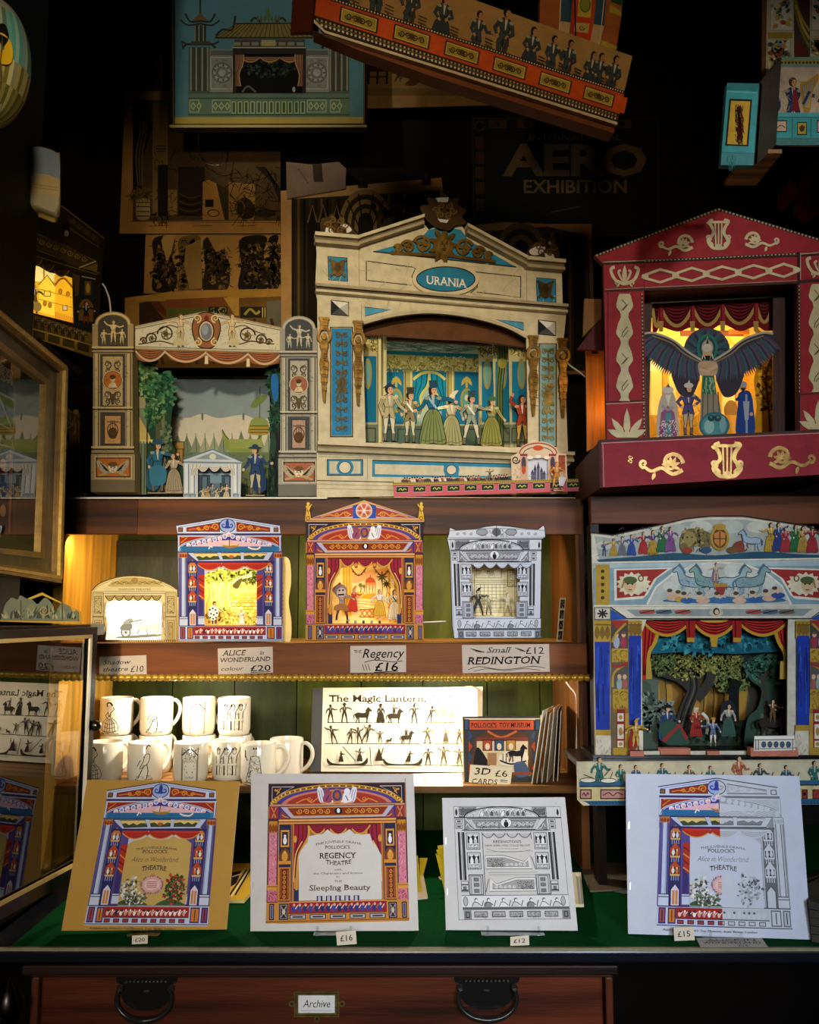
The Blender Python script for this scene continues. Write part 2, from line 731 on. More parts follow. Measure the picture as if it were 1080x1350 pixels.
 def person(s,x,y,h,coat,legs,skin='d9a982',hair='2a1c12',hat=None,skirt=None,arms=((-60,-30),(70,40)),out='15100c',lean=0.0,stride=0.5,cuff=None,sash=None,cape=None,d=1,beard=None,hatkind='cap'):
  """printed figure; feet at (x, y), arm angles measured from straight down, + to the right"""
  k=h/8.0
  T=lambda px,py:(x+d*(px*k)+lean*(-py)*k*0.12,y+py*k)
  P=lambda q:[T(a,b) for a,b in q]
  ow=k*0.1
  fine=h>40
  shade=mixc(coat,out,.45)
  if cape:
   s.poly(P(sm([(-0.9,-6.5),(-1.5,-4.2),(-1.7,-1.0),(0.2,-0.8),(0.9,-6.4)],4)),cape)
   for q in (-1.2,-.7):
    s.line(P([(q*.7,-6.2),(q*1.2,-3.6),(q*1.1,-1.1)]),ow,mixc(cape,out,.6))
  if skirt:
   sk=sm([(-0.5,-4.8),(-1.15,-3.9),(-1.55,-2.2),(-1.85,-0.3),(-.9,-.08),(0,-.2),(.9,-.05),(1.75,-0.35),(1.45,-2.2),(1.1,-3.9),(0.5,-4.8)],4)
   s.poly(P(sk),skirt)
   s.line(P(sk),ow,out)
   sd=mixc(skirt,out,.5)
   for q in (-1,-.62,-.3,0.05,.4,.75) if fine else (-.6,.2):
    s.line(P(sm([(q*.4,-4.5),(q*1.0,-3.0),(q*1.45,-1.5),(q*1.65,-.3)],3)),[ow*(.5+i*.15) for i in range(10)],sd)
   if fine:
    s.line(P(sm([(-1.78,-.75),(-.9,-.5),(0,-.6),(.9,-.45),(1.68,-.8)],3)),ow*1.4,sd)
  else:
   sp=stride
   for sg in (-1,1):
    lg=sm([(0.04*sg,-4.1),(sg*0.66,-4.2),(sg*(0.62+sp*0.5),-2.9),(sg*(0.42+sp*.72),-2.0),(sg*(0.48+sp*.85),-1.2),(sg*(0.28+sp),-0.2),(sg*(0.0+sp),-0.2),(sg*(0.06+sp*.8),-1.3),(sg*(0.0+sp*.6),-2.2)],3,True)
    s.poly(P(lg),legs)
    s.line(P(lg),ow,out,True)
    if fine:
     s.poly(P([(sg*(0.04+sp*.85),-1.3),(sg*(0.48+sp*.88),-1.35),(sg*(0.3+sp),-.15),(sg*(0.+sp),-.15)]),mixc(legs,out,.75))
    s.poly(P([(sg*(0.2+sp)-0.26,-0.3),(sg*(0.2+sp)+0.2,-0.3),(sg*(0.2+sp)+0.62,0.0),(sg*(0.2+sp)-0.28,0.02)]),out)
  to=[(-0.4,-6.7),(-0.95,-6.4),(-0.88,-5.7),(-0.5,-4.8),(0.5,-4.8),(0.88,-5.7),(0.95,-6.4),(0.4,-6.7)]
  if not skirt:
   to=to[:3]+[(-0.58,-4.9),(-0.95,-3.3),(-.25,-3.5),(0,-4.1),(.25,-3.5),(0.95,-3.3),(.58,-4.9)]+to[5:]
  s.poly(P(to),coat)
  s.line(P(to),ow,out,True)
  if fine:
   s.poly(P([(-.22,-6.7),(.22,-6.7),(.12,-5.2),(-.06,-5.2)]),mixc(coat,'f0e8d8',.55))
   s.line(P([(-.3,-6.65),(-.04,-5.2),(0,-4.2)]),ow,shade)
   s.line(P([(.7,-6.2),(.5,-5.0),(.8,-3.6) if not skirt else (.42,-4.8)]),ow*1.8,shade)
   s.line(P([(-.55,-4.95),(.55,-4.95)]),k*.2,shade)
  if sash:
   s.line(P([(-0.7,-6.5),(0.5,-4.9)]),k*0.28,sash)
  for sg,(a,b) in zip((-1,1),arms):
   p0=(sg*0.82,-6.25)
   p1=(p0[0]+1.3*math.sin(R(a)),p0[1]+1.3*math.cos(R(a)))
   p2=(p1[0]+1.1*math.sin(R(b)),p1[1]+1.1*math.cos(R(b)))
   s.line(P([p0,p1,p2]),[k*0.66,k*0.56,k*0.42],out)
   s.line(P([p0,p1,p2]),[k*0.54,k*0.44,k*0.32],coat)
   if fine:
    s.line(P([p0,p1]),[k*.16,k*.1],shade)
    s.ell(*T(p0[0],p0[1]-.05),k*.36,k*.24,mixc(coat,'e8d8a0',.35),9)
    s.line(P([(p2[0]+(p1[0]-p2[0])*.25,p2[1]+(p1[1]-p2[1])*.25),p2]),k*.36,mixc(coat,'f0e8d8',.6))
   hnd=T(*p2)
   s.ell(hnd[0],hnd[1],k*0.22,k*0.25,skin,8)
  s.poly(P([(-0.2,-6.5),(0.2,-6.5),(0.2,-7.0),(-0.2,-7.0)]),skin)
  c=T(0.05,-7.35)
  s.ell(c[0]-d*k*0.12,c[1]-k*0.1,k*0.56,k*0.64,hair,12)
  if skirt and fine:
   s.ell(c[0]-d*k*0.4,c[1]+k*0.25,k*0.24,k*0.42,hair,10)
  s.ell(c[0]+d*k*0.1,c[1]+k*0.05,k*0.38,k*0.5,skin,12)
  if h>14:
   for e in (-.04,.28):
    s.ell(c[0]+d*k*e,c[1]-k*0.02,k*0.055,k*0.06,out,6)
    s.line([(c[0]+d*k*(e-.1),c[1]-k*.14),(c[0]+d*k*(e+.1),c[1]-k*.15)],k*.05,hair)
   s.line([(c[0]+d*k*0.14,c[1]-k*0.02),(c[0]+d*k*0.2,c[1]+k*0.14)],k*0.05,mixc(skin,out,.4))
   s.line([(c[0]+d*k*0.05,c[1]+k*0.28),(c[0]+d*k*0.25,c[1]+k*0.27)],k*0.07,'8a3a2a')
  if beard:
   s.poly([(c[0]-k*0.35,c[1]+k*0.15),(c[0]+k*0.45,c[1]+k*0.15),(c[0]+k*0.1,c[1]+k*1.2)],beard)
  if hat:
   if hatkind=='cap':
    s.poly([(c[0]-k*0.62,c[1]-k*0.3),(c[0]+k*0.62,c[1]-k*0.3),(c[0]+k*0.5,c[1]-k*0.85),(c[0]-k*0.5,c[1]-k*0.85)],hat)
   elif hatkind=='brim':
    s.ell(c[0],c[1]-k*0.42,k*1.15,k*0.22,hat,12)
    s.ell(c[0],c[1]-k*0.65,k*0.55,k*0.4,hat,12)
   elif hatkind=='bicorne':
    s.poly([(c[0]-k*1.05,c[1]-k*0.2),(c[0],c[1]-k*1.05),(c[0]+k*1.05,c[1]-k*0.25),(c[0],c[1]-k*0.45)],hat)
   elif hatkind=='shako':
    s.poly([(c[0]-k*0.5,c[1]-k*0.3),(c[0]+k*0.5,c[1]-k*0.3),(c[0]+k*0.62,c[1]-k*1.35),(c[0]-k*0.62,c[1]-k*1.35)],hat)
   elif hatkind=='turban':
    s.ell(c[0],c[1]-k*0.5,k*0.75,k*0.42,hat,12)
    s.poly([(c[0]-k*0.2,c[1]-k*0.8),(c[0]+k*0.25,c[1]-k*0.8),(c[0]+k*0.1,c[1]-k*1.5)],hat)
   elif hatkind=='plume':
    s.poly(sm([(c[0]-k*0.5,c[1]-k*0.4),(c[0],c[1]-k*1.2),(c[0]+k*1.0,c[1]-k*1.5),(c[0]+k*0.5,c[1]-k*0.7),(c[0]+k*0.5,c[1]-k*0.3)],4),hat)
  return s

 def horse(s,x,y,h,col,out='1a130e',d=1,rider=None,mane=None,rear=0):
  k=h/10.0
  P=lambda q:[(x+d*a*k,y+b*k-(rear*max(0,a+2)*0.10*k)) for a,b in q]
  body=sm([(-4.5,-6),(-2.5,-6.6),(0,-6.2),(2.2,-6.8),(3.2,-8.6),(4.2,-9.6),(4.8,-9.3),(6.2,-7.9),(5.8,-7.3),(4.8,-7.6),(4.4,-6.0),(3.6,-3.8),(0.5,-3.2),(-2.2,-3.4),(-4.3,-3.4),(-5.0,-5)],4,True)
  for (a,b,c) in ((-3.9,0.4,-0.5),(-2.8,0.3,0.5),(2.6,0.3,0.4),(3.4,-0.2,-0.6 if not rear else-2)):
   s.poly(P([(a-0.7,-4.5),(a+0.7,-4.4),(a+b+0.3,-2.3),(a+c+0.35,0),(a+c-0.45,0),(a+b-0.35,-2.2)]),col)
  s.poly(P(body),col)
  s.line(P(body),k*0.25,out,True)
  s.line(P(sm([(-4.6,-5.8),(-5.8,-4.8),(-5.6,-2.6)],4)),[k*0.5+k*0.08*(i%3) for i in range(9)],mane or out)
  s.line(P(sm([(2.2,-7.2),(3.0,-8.8),(4.2,-10.2)],4)),k*0.8,mane or out)
  if rider:
   s.person(x-d*0.3*k,y-3.6*k,h*0.95,rider,rider,out=out,arms=((30,80),(60,90)),d=d)
  return s

 def text(s,txt,x,y,h,col,align='c',bold=0.0,shear=0.0,serif=False,arch=0.0,width=None,spacing=1.0,rise=0.0,flip=False):
  V,T=glyphs(txt,bold,shear,serif,spacing)
  if not V:
   return s
  x0=min(p[0] for p in V)
  x1=max(p[0] for p in V)
  k=h/CAPH
  kx=k if width is None else width/max(1e-6,(x1-x0))
  W=(x1-x0)*kx
  ox={'c':x-W/2,'l':x,'r':x-W}[align]
  c=s._lev()
  b=len(s.v)
  for (a,e) in V:
   q=(a-x0)*kx
   t=2*q/max(W,1e-6)-1
   xx=ox+(W-q if flip else q)
   s.v.append(s.M(xx,y-e*k+arch*t*t-rise*q,c))
  for t in T:
   s.face([b+i for i in t],col)
  return s

 def build(s,name,parent=None,mat=None,bevel=0):
  if parent and parent.name in FLOOR:
   fz=FLOOR[parent.name]
   s.v=[(p[0],p[1],max(p[2],fz)) for p in s.v]
  me=bpy.data.meshes.new(name)
  me.from_pydata(s.v,[],s.f)
  ca=me.color_attributes.new('ink','FLOAT_COLOR','CORNER')
  arr=np.empty((len(me.loops),4),np.float32)
  i=0
  for f,c in zip(s.f,s.c):
   arr[i:i+len(f)]=c
   i+=len(f)
  ca.data.foreach_set('color',arr.ravel())
  me.polygons.foreach_set('material_index',s.m)
  me.polygons.foreach_set('use_smooth',s.sm)
  for q in ([mat] if mat else s.mats):
   me.materials.append(MATS[q])
  me.update()
  o=bpy.data.objects.new(name,me)
  COL.objects.link(o)
  if parent:
   o.parent=parent
  if bevel:
   bm=o.modifiers.new('bevel','BEVEL')
   bm.width=bevel
   bm.segments=2
   bm.limit_method='ANGLE'
  return o

# ------------------------------------------------------------------ lettering from Blender's own built-in type
CAPH=0.73
_gc={}

def glyphs(txt,bold,shear,serif,spacing):
 key=(txt,bold,shear,serif,spacing)
 if key in _gc:
  return _gc[key]
 cu=bpy.data.curves.new('lettering','FONT')
 cu.body=txt
 cu.size=1.0
 cu.resolution_u=2
 cu.offset=bold
 cu.shear=shear
 cu.space_character=spacing
 ob=bpy.data.objects.new('lettering',cu)
 COL.objects.link(ob)
 dg=bpy.context.evaluated_depsgraph_get()
 me=ob.evaluated_get(dg).to_mesh()
 V=[(v.co.x,v.co.y) for v in me.vertices]
 T=[list(p.vertices) for p in me.polygons]
 if serif and V:
  E=set()
  for p in me.polygons:
   vs=list(p.vertices)
   for i in range(len(vs)):
    E.add(tuple(sorted((vs[i],vs[(i+1)%len(vs)]))))
  for a,b in E:
   (xa,ya),(xb,yb)=V[a],V[b]
   ln=abs(xa-xb)
   if abs(ya-yb)<0.012 and 0.05<ln<0.34:
    lo,hi=min(xa,xb)-0.07,max(xa,xb)+0.07
    if abs(ya)<0.06:
     q=(ya,ya+0.055)
    elif ya>CAPH-0.08 or (0.5<ya<0.6):
     q=(ya-0.055,ya)
    else:
     continue
    n=len(V)
    V+=[(lo,q[0]),(hi,q[0]),(hi,q[1]),(lo,q[1])]
    T.append([n,n+1,n+2,n+3])
 ob.evaluated_get(dg).to_mesh_clear()
 bpy.data.objects.remove(ob)
 bpy.data.curves.remove(cu)
 _gc[key]=(V,T)
 return V,T

# ------------------------------------------------------------------ things
def tag(o,label,cat,group=None,kind=None):
 if label:
  o['label']=label
 if cat:
  o['category']=cat
 if group:
  o['group']=group
 if kind:
  o['kind']=kind
 return o

def thing(name,label,cat,pl=None,group=None):
 o=bpy.data.objects.new(name,None)
 o.empty_display_size=0.02
 COL.objects.link(o)
 if pl is not None:
  o.matrix_world=pl.matrix() if isinstance(pl,Plane) else Matrix.Translation(Vector(pl))
 return tag(o,label,cat,group)

def struct(o):
 o['kind']='structure'
 return o

def single(mb,name,label,cat,pl,group=None,mat=None):
 """a thing that is one mesh; its drawing is local to the plane"""
 o=mb.build(name,None,mat)
 o.matrix_world=pl.matrix() if isinstance(pl,Plane) else Matrix.Translation(Vector(pl))
 return tag(o,label,cat,group)

def local(pl,p):
 """world point -> coordinates in a thing's own frame"""
 q=Vector(p)-pl.o
 return (q.dot(pl.u),-q.dot(pl.n),q.dot(pl.v))

# ================================================================== THE ROOM
def zt(py,y):
 return at(540,py,y).z

def xt(px,py,y):
 return at(px,py,y).x

YF,YB,YW=1.80,2.13,2.24
XL,XR=-1.20,1.40

def wbox(name,x0,x1,y0,y1,z0,z1,col,mat,parent=None,bevel=0):
 return MB(mat=mat).box(x0,x1,y0,y1,z0,z1,col).build(name,parent,bevel=bevel)

struct(wbox('floor',XL,XR,-1.6,YW+.1,-0.05,0.0,'2a1a10','wood_along'))
struct(wbox('ceiling',XL,XR,-1.6,YW+.1,3.4,3.45,'15120f','plaster'))
struct(wbox('wall_back',XL,XR,YW,YW+.1,0,3.4,'16100c','plaster'))
struct(wbox('wall_left',XL-.1,XL,-1.6,YW+.1,0,3.4,'14100d','plaster'))
struct(wbox('wall_right',XR,XR+.1,-1.6,YW+.1,0,3.4,'14100d','plaster'))

# ------------------------------------------------------------------ counter chest and green baize top
ZC=zt(1250,1.40)
XC0,XC1=xt(42,1300,1.42),xt(808,1300,1.42)
top=thing('counter_top','long dark counter top covered in green baize above the brown drawer','counter',(0,1.40,ZC))
m=MB(mat='black_lacquer')
m.box(-.66,1.0,0.0,.80,-.022,-.004,'11151c')
m.build('board',top,bevel=.003)
m=MB(mat='baize')
m.box(-.61,.99,0.004,.80,-.004,0.0,'02401a')
m.build('baize',top)
m=MB(mat='painted_board').box(-.66,.99,-.0015,.004,-.004,.0004,'8d8468')
m.build('edge_strip',top)

chest=thing('drawer_chest','dark mahogany chest with a wide drawer under the green counter','chest of drawers',(0,1.42,0))
zc=ZC-.024
m=MB(mat='wood_along')
m.box(XC0,XC1,.03,.78,0.05,zc,'3a1c0f')
m.build('carcass',chest,bevel=.003)
m=MB(mat='wood_along')
m.box(XC0-.01,XC1+.006,-.018,.03,zc-.017,zc-.002,'20120c')
m.box(XC0,XC1,-.008,.03,zc-.024,zc-.017,'3a2114')
m.build('top_moulding',chest,bevel=.003)
for sx in (XC0,XC1-.012):
 m=MB(mat='wood_upright').box(sx,sx+.012,-.004,.03,.05,zc-.024,'5a2c14')
 m.build('corner_stile',chest,bevel=.003)
zd1=zt(1271,1.42)
zd0=zd1-.175
dr=MB(mat='wood_along').box(XC0+.016,XC1-.016,-.004,.028,zd0,zd1,'54240e').build('drawer',chest,bevel=.004)
MB(mat='wood_along').box(XC0+.016,XC1-.016,0.0,.03,zd0-.22,zd0-.012,'4a2010').build('drawer',chest,bevel=.004)

def bail(px,py,w):
 c=at(px,py,1.416)
 m=MB(mat='black_lacquer')
 x,z=c.x,c.z
 k=w/2
 m.M=lambda u,v,q=0.0:(x+u,-.0045-q,z-v)
 out=sm([(-k,-.027),(-k*.6,-.029),(-k*.3,-.027),(0,-.030),(k*.3,-.027),(k*.6,-.029),(k,-.027),(k*.98,-.018),(k*.86,-.015),(k*.82,.004),(k*.5,.018),(0,.022),(-k*.5,.018),(-k*.82,.004),(-k*.86,-.015),(-k*.98,-.018)],4,True)
 m.slab(out,'161514',.003)
 for q in range(11):
  m.ball((x+(q-5)*k*.13,-.008,z+.021),.0028,'2c2a28',5)
 for sg in (-1,1):
  m.ball((x+sg*k*.84,-.010,z+.012),.0055,'2a2826',8)
  m.tube([(x+sg*k*.84,-.004,z+.012),(x+sg*k*.84,-.016,z+.012)],.004,'232120')
 pts=sm([(-.84,.012),(-.90,.0),(-.82,-.014),(-.5,-.026),(0,-.030),(.5,-.026),(.82,-.014),(.90,.0),(.84,.012)],6)
 m.tube([(x+a*k,-.016-.005*(1-abs(a)),z+b) for a,b in pts],[.003+.002*(1-abs(a)) for a,b in pts],'201f1e',10)
 m.line([(x*0-.004,-.006),(.004,-.006)],.003,'3a3734')
 return m.build('handle',dr)

bail(193,1312,.092)
bail(642,1311,.098)
p=Plane((0,1.42,0),(1,0,0),(0,0,1))
hp=Plane((0,1.414,0),(1,0,0),(0,0,1))
M0=pm(hp,60,1010,.4722)
M=lambda u,v,c=0.0:(M0(u,v)[0],-.006-c,M0(u,v)[2])
m=MB(M,'gilt')
m.slab([(694,629),(820,629),(820,701),(694,701)],'8f7a45',.003,holes=[[(706,640),(808,640),(808,690),(706,690)]])
for q in ((688,664),(828,664),(758,706)):
 m.ell(q[0],q[1],9,9,'8f7a45')
 m.ell(q[0],q[1],4,4,'4a3d20')
m.frame(698,633,816,697,2,'5d4e28')
holder=m.build('label_holder',dr)
m=MB(M,'printed_paper')
m.base=-.0008
m.slab([(704,638),(810,638),(810,692),(704,692)],'d8d8d8',.0008)
m.text('Archive',757,674,22,'1a1a1e',shear=.25,width=76)
m.line([(712,684),(800,684)],1,'8a8a8a')
o=m.build('label_card',holder)
o['label']='white card handwritten Archive'

# ------------------------------------------------------------------ middle display cabinet
cx0,cx1=xt(83,780,YF),xt(768,780,YF)
ZTOP=zt(656,YF)
ZF1=zt(705,YF)
YS=YF-.036
ZS=zt(848,YS)
ZS0=zt(890,YS)
ZB=zt(1036,YF)
ZB0=zt(1046,YF)
cab=thing('display_cabinet','wooden display cabinet with green back boards and two lit shelves on the counter','cabinet',(0,YF,0))
D=YB-YF
m=MB(mat='wood_along')
m.box(cx0-.02,cx1+.004,.0,D+.06,ZTOP-.016,ZTOP-.001,'4a2c18')
m.build('top_board',cab,bevel=.002)
m=MB(mat='printed_paper').box(xt(92,655,YF),xt(432,655,YF),-.010,.30,ZTOP-.0009,ZTOP-.0001,'d8d0bc')
m.box(xt(92,655,YF),xt(432,655,YF),-.0105,-.0095,ZTOP-.004,ZTOP-.0005,'d8d0bc')
m.build('paper_liner',cab)
m=MB(mat='wood_along')
xj=xt(182,680,YF)
m.box(xj,cx1+.002,-.004,.016,ZF1,ZTOP-.004,'653815')
m.build('fascia',cab,bevel=.0015)
m=MB(mat='wood_along').box(cx0-.004,xj-.0005,-.002,.016,ZF1+.001,ZTOP-.004,'50290e')
m.build('fascia',cab,bevel=.0015)
m=MB(mat='wood_along').box(cx0,cx1,-.036,-.016,ZS0,ZS,'743f17')
m.build('fascia',cab,bevel=.0015)
m=MB(mat='wood_along').box(cx0,cx1,-.016,D,ZS-.014,ZS-.0005,'8d6a3a')
m.build('shelf',cab)
m=MB(mat='wood_along').box(cx0,cx1,0,D,ZB0,ZB,'8a6132')
m.build('shelf',cab,bevel=.0015)
m=MB(mat='wood_upright').box(cx0-.02,cx0,0,D,ZC+.0005,ZTOP-.016,'d8a23c')  # yellow lamplight put into this panel's colour
m.build('side_panel',cab)
m=MB(mat='wood_upright').box(cx1-.012,cx1+.004,0,D,ZC+.0005,ZTOP-.016,'7a4c22')
m.build('side_panel',cab)
m=MB(mat='wood_upright').box(cx1-.005,cx1+.0045,-.003,.012,ZB0,ZTOP-.016,'57301a')
m.build('front_stile',cab)
# corner post at the back left of the upper compartment, and a darker loose panel
xg=xt(155,780,YB)
m=MB(mat='plank_paint')
rn=random.Random(5)
x=cx0
xs=[]
while x<cx1:
 w=rn.uniform(.125,.155)
 xs.append((x,min(x+w,cx1)))
 x+=w
for (a,b) in xs:
 m.box(a+.0012,b-.0012,D-.004,D+.012,ZC+.0005,ZTOP-.016,mixc('48530f','2a3209',rn.random()))
m.build('back_boards',cab)
m=MB(mat='plank_paint').box(xg+.002,xt(236,780,YB-.02),D-.02,D-.005,ZS,zt(712,YB-.02),'2b2e1f')
m.build('back_panel',cab,bevel=.002)
# gilded rope moulding along the lower edge of the shelf
m=MB(mat='gold_paint')
zr=(zt(888,YS)+zt(898,YS))/2
rr=(zt(888,YS)-zt(898,YS))/2
n=int((cx1-cx0)/(rr*1.75))
st=(cx1+.006-cx0)/n
prof=[]
for i in range(n):
 prof+=[(rr*.55,i*st),(rr*.95,i*st+st*.25),(rr,i*st+st*.5),(rr*.95,i*st+st*.75)]
b0=len(m.v)
N_=10
for (r,xx) in prof:
 for k in range(N_):
  a=2*math.pi*k/N_
  tw=.0016*math.sin(a)
  m.v.append((cx0+xx+tw,-.042-r*math.cos(a),zr+r*math.sin(a)))
for i in range(len(prof)-1):
 for k in range(N_):
  j=(k+1)%N_
  m.face([b0+i*N_+k,b0+(i+1)*N_+k,b0+(i+1)*N_+j,b0+i*N_+j],'d8a63a',True)
m.build('rope_moulding',cab)

# ------------------------------------------------------------------ right-hand cabinet and the black ledge
YR=1.70
rx0=xt(778,670,YR)
ZR1=zt(654,YR)
ZR0=zt(691,YR)
rc=thing('side_cabinet','dark brown cabinet behind the blue columned theatre, carrying the red theatre','cabinet',(0,YR,0))
MB(mat='wood_along').box(rx0,1.25,-.004,.016,ZR0,ZR1,'5a3013').build('fascia',rc,bevel=.002)
MB(mat='wood_along').box(.37,1.25,.017,.50,ZR1-.012,ZR1+.002,'20130c').build('top_board',rc,bevel=.002)
MB(mat='wood_upright').box(rx0,rx0+.016,0,.04,ZC+.0005,ZR0,'1c0f08').build('side_panel',rc)
MB(mat='wood_upright').box(.37,1.25,.48,.50,ZC+.0005,ZR1-.012,'140c08').build('back_panel',rc)
YL=1.54
ZL=zt(1005,YL)
ledge=wbox('theatre_ledge',xt(764,1005,YL),.95,YL,YR-.006,ZL-.012,ZL,'0e0d0d','black_lacquer',bevel=.002)
tag(ledge,'black ledge board under the blue columned theatre','ledge')
ledge2=wbox('ledge_bracket',.50,.52,YL+.04,YR-.002,ZL-.10,ZL-.012,'150f0b','wood_upright',ledge)

# ================================================================== PRINTED DESIGNS USED MORE THAN ONCE
def off(M,dx,dy):
 return lambda u,v,c=0.0:M(u-dx,v-dy,c)

def mir(pts,cx):
 return [(2*cx-x,y) for x,y in pts]

ALICE_OUT=[(50,120),(505,45),(970,118),(977,195),(985,260),(988,700),(997,1150),(75,1150),(72,700),(64,260),(62,190)]
ALICE_HOLE=[(304,1010),(298,770),(304,560),(340,532),(400,522),(452,494),(500,516),(560,526),(620,516),(662,492),(710,514),(770,522),(812,550),(816,770),(812,1010)]

def art_alice(m):
 """blue, red and white proscenium; drawn in the 1080-wide study frame of the little theatre"""
 ln,blu,wht,red,gold='1e1838','2f3a9a','ccd2ea','9a2c18','d8902c'
 m.poly([(50,120),(505,45),(970,118),(977,195),(62,190)],wht)
 m.line([(50,120),(505,45),(970,118)],8,ln)
 m.line([(70,135),(505,64),(955,133)],5,'6a70b0')
 for f in (lambda p:p,lambda p:mir(p,513)):
  m.poly(f([(140,172),(140,142),(440,92),(440,172)]),red)
  m.line(f([(140,172),(140,142),(440,92),(440,172)]),6,ln,True)
  c=f([(400,135),(320,145),(250,152)])
  d=1 if c[0][0]<513 else-1
  for (q,r) in zip(c,(32,24,16)):
   m.scroll(q[0],q[1],r,gold,11,1.4,180 if d>0 else 0,d)
  m.line(f(sm([(160,160),(220,150),(280,160),(340,130),(410,160)],5)),7,gold)
  b=f([(66,140),(110,176)])
  x0,x1=min(b[0][0],b[1][0]),max(b[0][0],b[1][0])
  m.rect(x0,138,x1,178,'8a5a3a')
  m.frame(x0,138,x1,178,6,ln)
 m.ell(505,122,72,62,'9fb4e6')
 m.ring(505,122,70,60,7,ln)
 m.ell(505,105,16,38,blu)
 for d in (-1,1):
  m.scroll(505+d*32,118,25,blu,13,1.0,180 if d>0 else 0,-d)
 m.rect(485,132,525,146,blu)
 # entablature
 m.rect(62,190,980,208,'3d2d60')
 m.rect(64,208,985,360,blu)
 m.poly([(72,212),(490,212),(300,240),(150,285),(75,340)],red)
 m.poly(mir([(72,212),(490,212),(300,240),(150,285),(75,340)],523),red)
 for d in (0,1):
  p=[(95,225),(150,225),(90,275)]
  m.line(mir(p,523) if d else p,8,gold)
  p=[(72,212),(72,350)]
  m.line(mir(p,523) if d else p,12,wht)
 m.line([(64,214),(985,214)],10,wht)
 og=sm([(74,348),(110,290),(250,245),(400,222),(470,205),(505,170)],6)
 og2=sm([(505,170),(545,205),(620,222),(770,245),(930,290),(980,345)],6)
 m.poly(og+og2[1:]+[(980,352),(74,352)],'33399e')
 for o_ in (og,og2):
  m.line(o_,16,wht)
  m.line(o_,4,ln)
 m.poly(sm([(150,312),(330,275),(505,250),(690,270),(900,308)],5)+[(900,330),(150,330)],'e8b8c4')
 cl=[(160,298),(205,284),(250,272),(298,264),(345,256),(392,246),(438,236),(482,218),(515,200),(552,218),(600,234),(648,244),(696,252),(742,262),(790,272),(838,282),(880,294)]
 m.dots(cl,21,'f2dce0',12)
 m.dots(cl[1::2],13,'8f9be0',10)
 m.dots([(x+4,y+6) for x,y in cl[::2]],11,'e6a0b0',8)
 m.rect(86,306,968,352,'2f78a8')
 for y in (316,330,343):
  m.line([(100+i*20,y+(5 if i%2 else-4)) for i in range(43)],5,'1b4c80')
 m.poly(sm([(440,280),(480,296),(530,300),(590,292),(612,284),(590,312),(540,322),(490,318)],4),'a8782c')
 m.line([(450,288),(600,296)],6,'e8c860')
 m.line([(522,300),(522,234)],6,'4a2a1a')
 m.poly([(515,244),(480,285),(515,288)],'f0d0c8')
 m.poly([(528,244),(575,284),(528,288)],'e8b0a8')
 m.line([(340,330),(352,302),(372,316)],11,'f4ecec')
 m.line(sm([(690,312),(720,326),(770,330),(800,310)],5),13,'e8dcc8')
 # sloping ceiling painted in perspective
 m.rect(70,352,990,450,'4a3c72')
 tr=[(148,362),(915,355),(866,434),(236,440)]
 m.poly(tr,'bcc4e2')
 m.line(tr,6,ln,True)
 for p in ([(205,370),(412,366),(440,420),(250,428)],[(446,366),(622,364),(626,418),(466,420)],[(654,364),(860,366),(826,418),(652,418)]):
  m.poly(p,'e6c878')
  (ax,ay),(bx,by),(c2,cy),(dx,dy)=p
  g=[(ax+(dx-ax)*.45,ay+(dy-ay)*.5)]+[(ax+(bx-ax)*t+10,(ay+dy)/2+(8 if i%2 else-8)) for i,t in enumerate((.2,.35,.5,.65,.8))]+[(bx+(c2-bx)*.5,(by+cy)/2),(c2,cy),(dx,dy)]
  m.poly(g,'3c4a2c')
  m.line(p,5,ln,True)
 m.ell(540,398,22,14,'c05a2a')
 # walls, columns, box niches
 for s_ in (0,1):
  X=(lambda x:x) if not s_ else (lambda x:1068-x)
  rc_=lambda x0,y0,x1,y1,c:m.rect(min(X(x0),X(x1)),y0,max(X(x0),X(x1)),y1,c)
  rc_(72,360,148,1012,'5a5290')
  rc_(148,440,240,1012,'2c2a60')
  rc_(236,436,302,1012,'56478a')
  if s_:
   rc_(72,360,86,1012,'4a3a70')
  rc_(94,405,136,932,'c0cae6')
  m.line([(X(98),405),(X(96),932)],5,ln)
  m.line([(X(134),405),(X(136),932)],5,ln)
  m.line([(X(126),410),(X(127),930)],6,'8f9ac4')
  rc_(78,362,148,408,'c87a30')
  for q in (90,112,136):
   m.leaf(X(q),408,40,-90,22,'8a3a1c')
  rc_(80,932,152,1012,'ccd2e8')
  m.line([(X(80),950),(X(152),950)],6,ln)
  m.line([(X(80),932),(X(152),932)],6,ln)
  for y in (450,582,714):
   m.poly([(X(158),y+85),(X(158),y+25),(X(194),y-25),(X(230),y+25),(X(230),y+85)],'b8461c' if y>500 else 'c87838')
   rc_(166,y+28,224,y+76,'17131f')
   m.ell(X(180),y+52,11,22,'e8e0d8')
   m.ell(X(208),y+54,11,22,'d06a3a' if y>500 else 'c8d0ec')
   m.ell(X(180),y+32,8,9,'dcb08c')
   m.ell(X(208),y+34,8,9,'dcb08c')
   rc_(160,y+76,228,y+90,'d8a860')
   for q in (170,186,202,218):
    m.line([(X(q),y+92),(X(q),y+122)],6,'8f9ac8')
  m.poly([(X(166),1008),(X(166),900),(X(197),862),(X(228),900),(X(228),1008)],'d8cce0')
  m.line([(X(166),1008),(X(166),900),(X(197),862),(X(228),900),(X(228),1008)],6,ln)
  rc_(178,905,194,1000,'c8863a')
  rc_(200,905,216,1000,'c8863a')
  rc_(250,600,290,930,'3c3070')
  rc_(246,930,302,1000,'c6cce4')
  m.line([(X(246),942),(X(302),942)],5,ln)
  # swept side curtain
  m.poly([(X(248),560),(X(300),560),(X(300),770),(X(282),788),(X(258),745)],'b03018')
